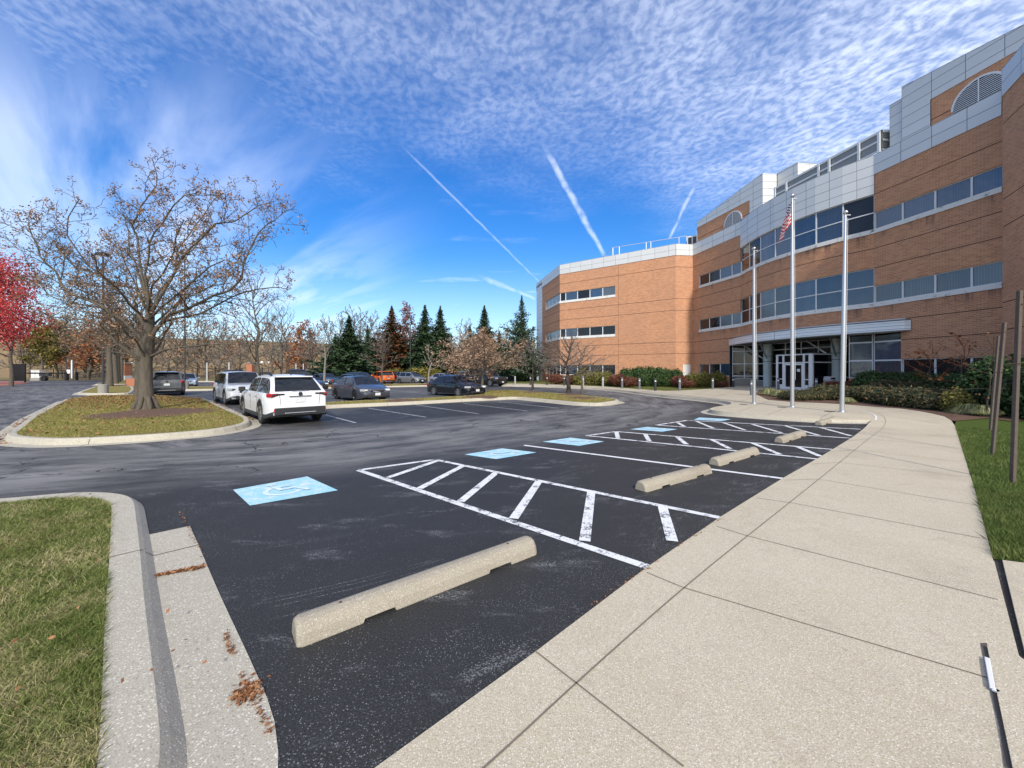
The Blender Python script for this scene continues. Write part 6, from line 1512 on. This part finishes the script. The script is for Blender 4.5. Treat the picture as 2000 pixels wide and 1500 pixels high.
def bare_tree(seed, H=7, trunk=.22, clear=.28, crownw=.5, nl=8, maxl=3, up=.28, dens=1.7, bark='bark', twig=None, lenf=.40, multi=1, minr=.008, spread=.8, low=0, lead=1.0):
    """unit of bare wood standing at the origin"""
    root = empty('bare_tree'); T = TreeMesh(seed); r = T.r
    for m in range(multi):
        lean = Vector((r.gauss(0, .10 if multi > 1 else .02), r.gauss(0, .10 if multi > 1 else .02), 1)); top = H*.93*lead
        pts = [Vector((0, 0, -.05))]+[Vector((lean.x*top*f+r.gauss(0, .03*H*f), lean.y*top*f+r.gauss(0, .03*H*f), top*f)) for f in (.12, .28, .42, .58, .74, .88, 1.0)]
        rad = [trunk*.62, trunk*.5, trunk*.44, trunk*.36, trunk*.26, trunk*.17, trunk*.09, trunk*.03]; T.segs.append((pts, rad)); a0 = r.random()*6.28
        for i in range(nl):
            f = clear+(.97-clear)*(i/nl)**.9; u_ = f*7; k = min(6, int(u_)); p = pts[k].lerp(pts[k+1], u_-k); a = a0+i*2.4+r.gauss(0, .3); L = H*crownw*(1-.62*max(0, (f-clear))/(1-clear))*r.uniform(.75, 1.15)
            el = .35+.9*(f-clear)/(1-clear)+r.gauss(0, .12)-low; d = Vector((math.cos(a)*math.cos(el), math.sin(a)*math.cos(el), math.sin(el))); q = [p]
            for j in range(5): d = (d+T.rv(.10)+Vector((0, 0, up*.35))).normalized(); q.append(q[-1]+d*L/5)
            T.limb(q, max(.02, trunk*.30*(1-f*.6)), .012, 1, maxl, dens, spread, up, .15, lenf)
    t_, c_ = T.finish(root, bark, twig or bark, big_r=.03, min_r=minr)
    return root, T, c_
def put(root, x, Z, ytop, H0, label, cat='tree', group=None, rz=0.0, z=0.0, wx=1.0):
    X, Y = at(x, Z); k = (zt(ytop, Z)-z)/H0; root.location = (X, Y, z); root.rotation_euler = (0, 0, rz); root.scale = (k*wx, k*wx, k); tag(root, label, cat, group)
    return root
GB = 'bare trees behind the parking lot'
# near small trees of the long island
ra, Ta, ca = bare_tree(11, 5.4, .26, .34, .62, 18, 3, .10, 4.2, 'bark_dark', 'twig_grey', .44, minr=.007, low=.05, lead=.80)
put(ra, 1110.5, 28.4, 641, 5.4, 'low wide bare tree with a thick forked trunk at the tip of the long island', group='bare trees on the long island', z=.15, wx=1.35)
rb, Tb, cb = bare_tree(12, 4.8, .15, .36, .56, 15, 3, .14, 4.0, 'bark', 'twig_grey', .42, minr=.007, lead=.80)
put(rb, 1137, 26.4, 655, 4.8, 'thin bare tree with a straight pale trunk nearest the tip of the long island', group='bare trees on the long island', z=.15, wx=1.35)
rc, Tc, cc = bare_tree(13, 6.2, .20, .30, .58, 18, 3, .20, 3.8, 'bark_dark', 'twig_grey', .44, minr=.008, lead=.80)
put(rc, 1040.5, 33, 650, 6.2, 'grey bare tree standing left of the building corner at the road', group='bare trees on the long island', z=.15, wx=1.3)
rd, Td, cd_ = bare_tree(14, 6.0, .19, .33, .66, 17, 3, .12, 3.2, 'bark', 'bark', .44, minr=.008, low=.05, lead=.80); Td.leaves(cd_, 'tan_leaf', 6, .085, .13, 4, .95)
put(rd, 941.5, 28.0, 643, 6.0, 'small tree with pinkish tan dead leaves beside the small black sedan', z=.15, wx=1.5)
k = copy_tree(rd); put(k, 927.5, 36, 655, 6.0, 'tan leaved tree standing just behind the one at the small black sedan', rz=2.0, wx=1.4)
# pruned and small ones in the lot
re_, Te, ce = bare_tree(15, 5.6, .26, .40, .36, 7, 3, .35, 1.5, 'bark_pale', 'bark_pale', .5, minr=.009)
put(re_, 633.5, 38, 655, 5.6, 'heavily pruned grey tree with few branches behind the white wagon', z=.15)
rf, Tf, cf = bare_tree(16, 5.5, .16, .30, .52, 18, 3, .15, 4.0, 'bark', 'twig_grey', .44, minr=.012)
put(rf, 747, 42, 652, 5.5, 'small round headed reddish brown bare tree by the orange crossover', z=.15)
k = copy_tree(re_); put(k, 837, 43, 672, 5.6, 'tiny grey bare tree right of the silver hatchback', rz=1.0, z=.15)
rg2, Tg, cg = bare_tree(17, 9.0, .30, .22, .46, 20, 3, .32, 2.9, 'bark', 'twig_grey', .44, minr=.012)
put(rg2, 506, 37, 548, 9.0, 'tall pale bare tree behind the white compact suv', wx=1.05)
k = copy_tree(rg2); put(k, 548, 52, 600, 9.0, 'pale bare tree left of the dark blue pickup', rz=2.2)
# twin trunk right behind the big tree
rh, Th, ch_ = bare_tree(18, 8.5, .50, .34, .42, 18, 3, .25, 2.7, 'bark', 'bark', .42, minr=.013); Th.leaves(ch_, 'dry_leaf', 3, .09, .2, 5, .5)
put(rh, 270, 24.5, 545, 8.5, 'second tree directly behind the trunk of the big bare tree', z=.12, wx=.9)
# the row of trees in the drive islands
for i, (x, Z, yt, lab) in enumerate(((214, 40, 560, 'first tree of the row in the drive islands, thick grey trunk'), (226, 48, 590, 'second tree of the row in the drive islands'), (231.5, 55, 605, 'third tree of the row in the drive islands'), (236, 62, 615, 'last and smallest looking tree of the row in the drive islands'))):
    k = copy_tree(rh); put(k, x, Z, yt, 8.5, lab, group='row of trees in the drive islands', rz=i*1.3+.4, z=.1, wx=.85)
# colourful trees at the left
ri, Ti, ci_ = bare_tree(19, 7.5, .24, .28, .52, 15, 3, .15, 2.2, 'bark', 'bark', .44, minr=.010); Ti.leaves(ci_, 'red_leaf', 30, .080, .36, 6, 1.0)
put(ri, 22, 42, 530, 7.5, 'crimson leaved maple at the left edge of the photo', rz=2.6, wx=.8)
k = copy_tree(ri); put(k, -50, 47, 510, 7.5, 'crimson maple cut by the left edge, taller and behind the first', rz=1.7)
rj, Tj, cj = bare_tree(20, 6.0, .22, .25, .52, 14, 3, .2, 2.2, 'bark', 'bark', .42, minr=.02); Tj.leaves(cj, 'olive_leaf', 10, .17, .24, 7, 1.0)
put(rj, 82, 70, 650, 6.0, 'small olive and yellow leaved tree behind the utility cabinet')
k = copy_tree(rj); put(k, 110, 84, 640, 6.0, 'olive leaved tree against the hill, behind the small yellow one', rz=2, wx=1.3)
rk, Tk, ck = bare_tree(21, 7.0, .24, .12, .46, 13, 3, .30, 2.6, 'bark', 'twig_red', .44, multi=3, minr=.022, spread=.7); Tk.leaves(ck, 'rust_leaf', 3, .16, .25, 8, .6)
put(rk, 172, 72, 640, 7.0, 'multi stemmed reddish vase shaped tree beside the drive', wx=1.35)
rl2, Tl, cl_ = bare_tree(22, 9.0, .30, .14, .48, 24, 3, .25, 2.8, 'bark', 'twig_grey', .44, minr=.024)
rm_, Tm, cm_ = bare_tree(23, 9.0, .30, .15, .52, 24, 3, .2, 2.7, 'bark', 'bark', .44, minr=.024); Tm.leaves(cm_, 'tan_leaf', 2, .12, .25, 9, .35)
put(rl2, 700, 88, 612, 9.0, 'broad pale bare tree behind the big evergreens', wx=1.3); put(rm_, 330, 84, 650, 9.0, 'bare tree with rusty leaves right behind the grey suv', wx=1.2)
more = [(rl2, 640, 76, 628, 'pale bare tree just left of the big evergreen', 1), (rk, 592, 78, 637, 'orange twigged vase shaped tree left of the lamp post', 1.2), (rl2, 905, 92, 632, 'bare tree top between the evergreens and the tan trees', 1.3), (rm_, 60, 88, 648, 'rusty tree behind the black screen panel', 1.2),
        (rm_, 215, 90, 655, 'rusty leaved tree between the drive row and the hill', 1.2), (rl2, 290, 95, 640, 'grey bare tree hidden behind the big trunk', 1.1), (rm_, 385, 92, 655, 'rusty leaved tree above the ice blue sedan', 1.1), (rl2, 430, 88, 650, 'grey bare tree above the boxy black car', 1.1),
        (rm_, 470, 94, 660, 'low rusty tree right of the boxy black car', 1.2), (rl2, 560, 92, 640, 'grey bare tree behind the dark blue pickup', 1.1), (rl2, 985, 84, 640, 'bare tree beside the tall pine', 1.1), (rm_, 870, 80, 655, 'rusty tree under the pair of tall evergreens', 1.2), (rl2, 1032, 76, 645, 'bare tree between the pine and the building', .8), (rm_, 140, 93, 652, 'rusty tree behind the gate portal', 1.1), (rk, 780, 82, 650, 'reddish vase shaped tree behind the twin headed lamp post', 1.1), (rl2, 735, 80, 640, 'bare tree left of the brown tinged evergreen', .9)]
more += [(rl2, 45, 78, 628, 'grey bare tree behind the crimson maple crown', 1.2), (rm_, 120, 80, 622, 'bare tree with dry leaves above the barrier arm', 1.2), (rl2, 165, 86, 618, 'tall bare tree behind the vase shaped tree', 1.2), (rm_, 245, 78, 625, 'bare tree with dry leaves above the tall brick pier', 1.1),
         (rl2, 345, 76, 628, 'bare tree above the gap right of the big trunk', 1.2), (rm_, 405, 80, 632, 'dry leaved tree between the two lamp posts', 1.1), (rl2, 445, 72, 628, 'bare tree right above the boxy black car roof', 1.0), (rl2, 530, 80, 632, 'bare tree over the globe lamps', 1.1), (rl2, 660, 84, 622, 'fine twigged bare tree behind the wide evergreen', 1.2), (rl2, 720, 92, 618, 'fine twigged bare tree between the evergreens', 1.2), (rm_, 1000, 66, 672, 'low dry leaved tree before the pale warehouse', 1.2), (rl2, 610, 72, 640, 'bare tree behind the single headed lamp post', 1.0)]
for i, (src, x, Z, yt, lab, wx) in enumerate(more):
    k = copy_tree(src); H0 = 7.0 if src is rk else 9.0; put(k, x, Z, yt, H0, lab, group=GB, rz=i*1.37+.5, wx=wx)
rn, Tn, cn_ = bare_tree(24, 10, .30, .22, .34, 20, 3, .35, 2.6, 'bark', 'bark', .42, minr=.02); Tn.leaves(cn_, 'purple_leaf', 5, .15, .22, 10, .9)
put(rn, 800, 74, 597, 10, 'slender oak with thin purple brown leaves between the evergreens')

def conifer(seed, H=10, W=2.6, mat='needle', layers=34, drop=.25, open_=.0, top='needle'):
    root = empty('evergreen_tree'); rg = np.random.default_rng(seed); r = random.Random(seed); tb = MB(); tb.tube([(0, 0, -.05), (0, 0, H*.5), (0, 0, H*.98)], [H*.018, H*.011, .01], 'bark_dark', 7, cap=False); Cs, Ns = [], []
    irregular = [r.uniform(.6, 1.2) for _ in range(12)]
    for i in range(layers):
        f = .05+.94*i/layers; z = H*f; L0 = W*1.25*(1-f)**1.08*(1.0 if f > .10 else .85)*r.uniform(.78, 1.15)+.04
        nb = int(9+6*(1-f)); L0 *= 1+.18*math.sin(i*1.9)
        for j in range(nb):
            a = 2*math.pi*(j+r.random()*.7)/nb+i; L = L0*r.uniform(.62, 1.12)*irregular[int((a % 6.283)/6.283*12) % 12]
            if r.random() < open_: continue
            m = max(3, int(L*7)); base = Vector((0, 0, z)); d = Vector((math.cos(a), math.sin(a), .25-drop))
            tb.tube([base, base+d*L*.9], [.022, .008], 'bark_dark', 3, cap=False)
            t = np.linspace(.12, 1, m)[:, None]; c = np.array([[0, 0, z]])+t*np.array([[d.x*L, d.y*L, d.z*L]])+np.column_stack([np.zeros(m), np.zeros(m), .22*L*t[:, 0]**2])
            kk = 7; sg_ = .16*(1-f)+.05; c = np.repeat(c, kk, 0)+rg.normal(size=(m*kk, 3))*np.array([sg_, sg_, .09]); Cs.append(c); nn = rg.normal(size=c.shape)*.6; nn[:, 2] += .8; Ns.append(nn)
    tt = rg.random(260)[:, None]; Cs.append(np.column_stack([rg.normal(size=(260, 2))*.10*(1.02-tt), H*(.93+.11*tt)])); Ns.append(rg.normal(size=(260, 3)))
    C = np.concatenate(Cs); N = np.concatenate(Ns); N /= np.linalg.norm(N, axis=1)[:, None]
    tb.build('trunk', root); V, k = tri_faces(C, N, .21*(.6+.8*rg.random(len(C)))*(1.2-.75*C[:, 2]/H), 1.3, rg); np_mesh('crown', V, k, mat, root); return root
e1 = conifer(31, 10, 2.6); e2 = conifer(32, 10, 2.3, layers=30, drop=.12); e3 = conifer(33, 10, 2.5, 'needle_brown'); e4 = conifer(34, 10, 3.2, 'pine', 26, .05, .25)
GE = 'evergreens behind the parking lot'
put(e1, 682, 58, 622, 10, 'wide dark evergreen at the back of the lot left of the orange crossover', group=GE, wx=2.1); put(e2, 830, 66, 601, 10, 'tall dark evergreen, left one of the pair behind the silver hatchback', group=GE, wx=1.55)
put(e3, 765, 68, 603, 10, 'evergreen with rusty brown foliage on its right side', group=GE, wx=1.6); put(e4, 1019, 58, 583, 10, 'loose grey green pine close to the left end of the building', wx=1.0)
for src, x, Z, yt, lab, wx in ((e1, 860, 64, 603, 'tall dark evergreen, right one of the pair behind the silver hatchback', 1.5), (e1, 946, 64, 602, 'dark evergreen rising behind the tan leaved trees', 1.5), (e2, 718, 64, 640, 'short dark evergreen between the wide one and the rusty one', 1.1), (e2, 655, 70, 655, 'low dark evergreen at the left foot of the wide one', 1.6), (e2, 918, 70, 640, 'low evergreen hidden among the tan leaved trees', 1.6), (e1, 975, 72, 650, 'low evergreen left of the pine', 1.5)):
    k = copy_tree(src); put(k, x, Z, yt, 10, lab, group=GE, rz=x, wx=wx)

def shrub(seed, name, mat, w, d, h, n, leaf, lumps=7, flat=1.0, spiky=0.0):
    """leaf faces spread through lumpy volumes over short stems"""
    root = empty(name); rg = np.random.default_rng(seed); Cs, Ns = [], []; st = MB()
    for i in range(lumps):
        a = rg.uniform(0, 6.28); rr = math.sqrt(rg.random())*.62; c = np.array([math.cos(a)*rr*w/2, math.sin(a)*rr*d/2, 0]); s = np.array([w*.27, d*.27, h*.40])*rg.uniform(.75, 1.2); zc = rg.uniform(.32, .62)*h*flat
        q = rg.normal(size=(n//lumps, 3)); q /= np.linalg.norm(q, axis=1)[:, None]; rad = rg.uniform(.45, 1.05, (len(q), 1))**.5*(1+.12*rg.normal(size=(len(q), 1))); p = c+np.array([0, 0, zc])+q*rad*s
        p[:, 2] = np.abs(p[:, 2]); Cs.append(p); Ns.append(q+rg.normal(size=q.shape)*.7); st.tube([(c[0]*.3, c[1]*.3, -.03), (c[0], c[1], zc)], [.025, .01], 'bark_dark', 4, cap=False)
    C = np.concatenate(Cs); N = np.concatenate(Ns); N /= np.linalg.norm(N, axis=1)[:, None]
    V, k = tri_faces(C, N, leaf*(.5+rg.random(len(C))), 1.0+spiky, rg); st.build('stem', root); np_mesh('foliage', V, k, mat, root); return root
def sput(root, x, Z, label, scale=1.0, rz=0.0, z=.14, group=None, cat='shrub', sz=None):
    X, Y = at(x, Z); root.location = (X, Y, z); root.rotation_euler = (0, 0, rz); root.scale = (scale, scale, sz or scale); tag(root, label, cat, group); return root
GS = 'shrubs planted along the building'
yew = shrub(41, 'shrub', 'yew', 2.6, 2.0, 2.3, 12000, .11, 9); red = shrub(42, 'shrub', 'red_shrub', 2.4, 1.8, 1.25, 7000, .09, 7); yel = shrub(43, 'shrub', 'yellow_shrub', 2.2, 1.8, 1.5, 7000, .10, 7)
jun = shrub(44, 'shrub', 'juniper', 2.8, 2.4, .92, 20000, .062, 12, .85, 1.0); yewlow = shrub(45, 'shrub', 'yew', 2.8, 2.0, 1.5, 16000, .085, 10, 1.0, .8)
# along the left wing
sput(yew, 1228, 40.5, 'left end of the tall dark evergreen hedge, rounded', .92, z=.13, group=GS)
for i, (x, Z) in enumerate(((1258, 39.8), (1288, 39.5), (1314, 39.5))): k = copy_tree(yew); sput(k, x, Z, ['second dark evergreen shrub of the tall hedge', 'third dark evergreen shrub of the tall hedge, in its middle', 'right end of the tall dark evergreen hedge'][i], 1.0 - .06*i, i*1.3, z=.13, group=GS)
sput(red, 1086, 45, 'rust red shrub left of the thick-trunked island tree', 1.0, z=.13, group=GS); sput(yel, 1142, 43, 'dark olive shrub under the left wing windows', 1.1, z=.13, group=GS, sz=1.25)
for src, x, Z, lab, sc_k, rz in ((red, 1112, 44, 'low rust shrub behind the thick-trunked island tree', .8, 1), (yel, 1183, 41.5, 'yellow green shrub between the pale bollard lights', 1.05, 2), (yel, 1163, 42.5, 'second olive shrub of the left wing planting', 1.1, 3), (red, 1205, 39.0, 'reddish barberry left of the tall evergreen hedge', 1.0, 2), (red, 1232, 37.5, 'low reddish barberry before the left end of the hedge', .8, 4),
                                 (red, 1326, 37, 'reddish barberry at the right end of the tall hedge', .9, 1.5), (yel, 1351, 37.5, 'yellowish shrub below the pale vent panel', .95, 2.5), (yel, 1378, 38.4, 'rounded green shrub under the flat front windows', 1.0, .5), (yel, 1401, 38.8, 'bushy green shrub left of the canopy', 1.05, 4), (red, 1342, 35.5, 'low rusty plant before the yellowish shrub', .6, 3), (red, 1410, 36, 'small rusty plant at the left corner of the entrance', .5, 2)):
    k = copy_tree(src); sput(k, x, Z, lab, sc_k, rz, z=.13, group=GS)
# in the bed before the right front
GR = 'shrubs in the bed by the entrance'
sput(yewlow, 1712, 23.5, 'dark green yew under the tall glazing right of the entrance', 1.0, group=GR); sput(jun, 1560, 20.8, 'low juniper at the left tip of the bed behind the flagpoles', .62, group=GR)
JN = [(1590, 21, .62, 'low juniper behind the middle flagpole'), (1625, 21.3, .78, 'juniper between the middle and nearest flagpoles'), (1660, 20.6, .82, 'juniper right behind the nearest flagpole'), (1700, 19.6, .82, 'brownish juniper right of the nearest flagpole'), (1738, 18.8, .84, 'juniper mound in the middle of the bed by the walk'),
      (1775, 17.8, .84, 'juniper mound at the bend of the walk'), (1805, 16.8, .78, 'juniper mound right of the bend of the walk'), (1840, 16.0, .76, 'juniper mound before the yellow leaf plants'), (1660, 23.5, .85, 'rear juniper below the tall glazing'), (1745, 21.5, 1.0, 'rear juniper before the green yew'), (1800, 20.0, .95, 'rear juniper before the row of yews'), (1858, 17.6, .85, 'dark juniper behind the pale grass clump'), (1895, 15.6, .8, 'juniper at the right end of the bed edge'), (1720, 20.6, .8, 'juniper between the front mounds and the yew'), (1770, 19.8, .8, 'juniper in the second row of the bed')]
for i, (x, Z, s_, lab) in enumerate(JN): k = copy_tree(jun); sput(k, x, Z, lab, s_*1.12, i*1.1, group=GR, sz=s_*(1.05+.22*math.sin(i*2.3)))
for i, (x, Z, s_, lab) in enumerate(((1755, 22.8, .95, 'second green yew of the row under the right windows'), (1795, 22.0, .95, 'third green yew of the row under the right windows'), (1838, 21.0, .9, 'fourth green yew of the row under the right windows'), (1880, 20.2, .95, 'fifth green yew of the row, partly behind the bare sapling'), (1918, 18.4, .95, 'sixth dark yew near the leaning stakes'))): k = copy_tree(yewlow); sput(k, x, Z, lab, s_, i*1.7, group=GR)
for i, (x, Z, s_, lab) in enumerate(((1965, 16.0, 1.1, 'tall dark evergreen bush behind the leaning stakes'), (1995, 14.0, 1.05, 'tall dark evergreen bush at the right edge behind the tallest stake'), (2030, 13.0, 1.0, 'tall dark evergreen bush cut by the right edge'))): k = copy_tree(yew); sput(k, x, Z, lab, s_, i*2, z=.05, group=GR)
k = copy_tree(yel); sput(k, 1868, 14.9, 'shrub with fading yellow leaves behind the pale grass clump', .62, 1, group=GR); k = copy_tree(red); sput(k, 1625, 25.2, 'rusty low hedge below the glazing right of the bin', .72, 1, group=GR); k = copy_tree(red); sput(k, 1672, 24.6, 'red brown low shrub under the tall glazing', .78, 2, group=GR)
def clump(seed, n, h, spread, mat='pale_blade'):
    rg = np.random.default_rng(seed); a = rg.uniform(0, 6.28, n); rr = rg.random(n)**.6; b = np.column_stack([np.cos(a)*rr*spread*.25, np.sin(a)*rr*spread*.25, np.zeros(n)]); out_ = np.column_stack([np.cos(a), np.sin(a), np.zeros(n)]); hh = h*(.6+.5*rg.random(n))[:, None]; wv = np.column_stack([-np.sin(a), np.cos(a), np.zeros(n)])*.009
    m = b+out_*spread*.35*rr[:, None]+np.array([[0, 0, 1]])*hh; e = b+out_*spread*(.5+.5*rr[:, None])+np.array([[0, 0, 1]])*hh*.35
    V = np.concatenate([np.stack([b-wv, b+wv, m+wv, m-wv], 1), np.stack([m-wv, m+wv, e+wv*.3, e-wv*.3], 1)]).reshape(-1, 3); return np_mesh('ornamental_grass', V, 4, mat)
cl1 = clump(51, 620, .44, .55); cl1.location = (*at(1893, 14.2), .06); tag(cl1, 'arching pale grass clump at the corner of the dark lawn', 'grass clump', 'pale ornamental grass clumps')
for x, Z, lab, s_ in ((1500, 24.5, 'pale grass clump at the left tip of the bed behind the flagpoles', 1.0), (1521, 23.2, 'second pale grass clump behind the leftmost flagpole', .9), (1655, 18.9, 'pale grass clump at the foot of the nearest flagpole', .6), (1921, 13.6, 'small pale grass clump right of the arching one', .8)):
    k = cl1.copy(); COL.objects.link(k); k.location = (*at(x, Z), .15); k.scale = (s_, s_, s_); tag(k, lab, 'grass clump', 'pale ornamental grass clumps')
# young bare trees held by the stakes
rs_, Ts, cs_ = bare_tree(61, 4.2, .10, .30, .62, 11, 3, .06, 2.0, 'bark_dark', 'bark_dark', .44, minr=.005, low=.10); Ts.leaves(cs_, 'rust_leaf', 1, .06, .08, 11, .25)
put(rs_, 1925, 13.4, 668, 4.2, 'young dark bare tree leaning left from the stakes over the bed', z=.05, group='young staked trees', wx=1.0); rs_.rotation_euler = (0, -.22, 1.0)
rt_, Tt, ct_ = bare_tree(62, 3.4, .07, .35, .50, 9, 3, .12, 2.0, 'bark', 'twig_red', .42, minr=.006); Tt.leaves(ct_, 'rust_leaf', 2, .085, .08, 12, .55)
put(rt_, 1880, 18.2, 655, 3.4, 'young tree with a few orange leaves against the brick wall', z=.12, group='young staked trees', wx=1.25)
k = copy_tree(rt_); put(k, 1822, 19.0, 676, 3.4, 'smaller young tree with sparse orange leaves left of the other', z=.12, group='young staked trees', rz=2, wx=1.25)
hg = shrub(46, 'shrub', 'olive_leaf', 5.0, 2.4, 2.2, 6000, .22, 9); sput(hg, 822, 58, 'yellow green hedge behind the silver hatchback', 1.0, z=0, group='hedges behind the lot'); k = copy_tree(hg); sput(k, 768, 60, 'yellow green hedge behind the dark small car', .9, 1.0, z=0, group='hedges behind the lot'); k = copy_tree(hg); sput(k, 845, 60, 'yellow green hedge by the tiny grey tree', .95, 2.2, z=0, group='hedges behind the lot')
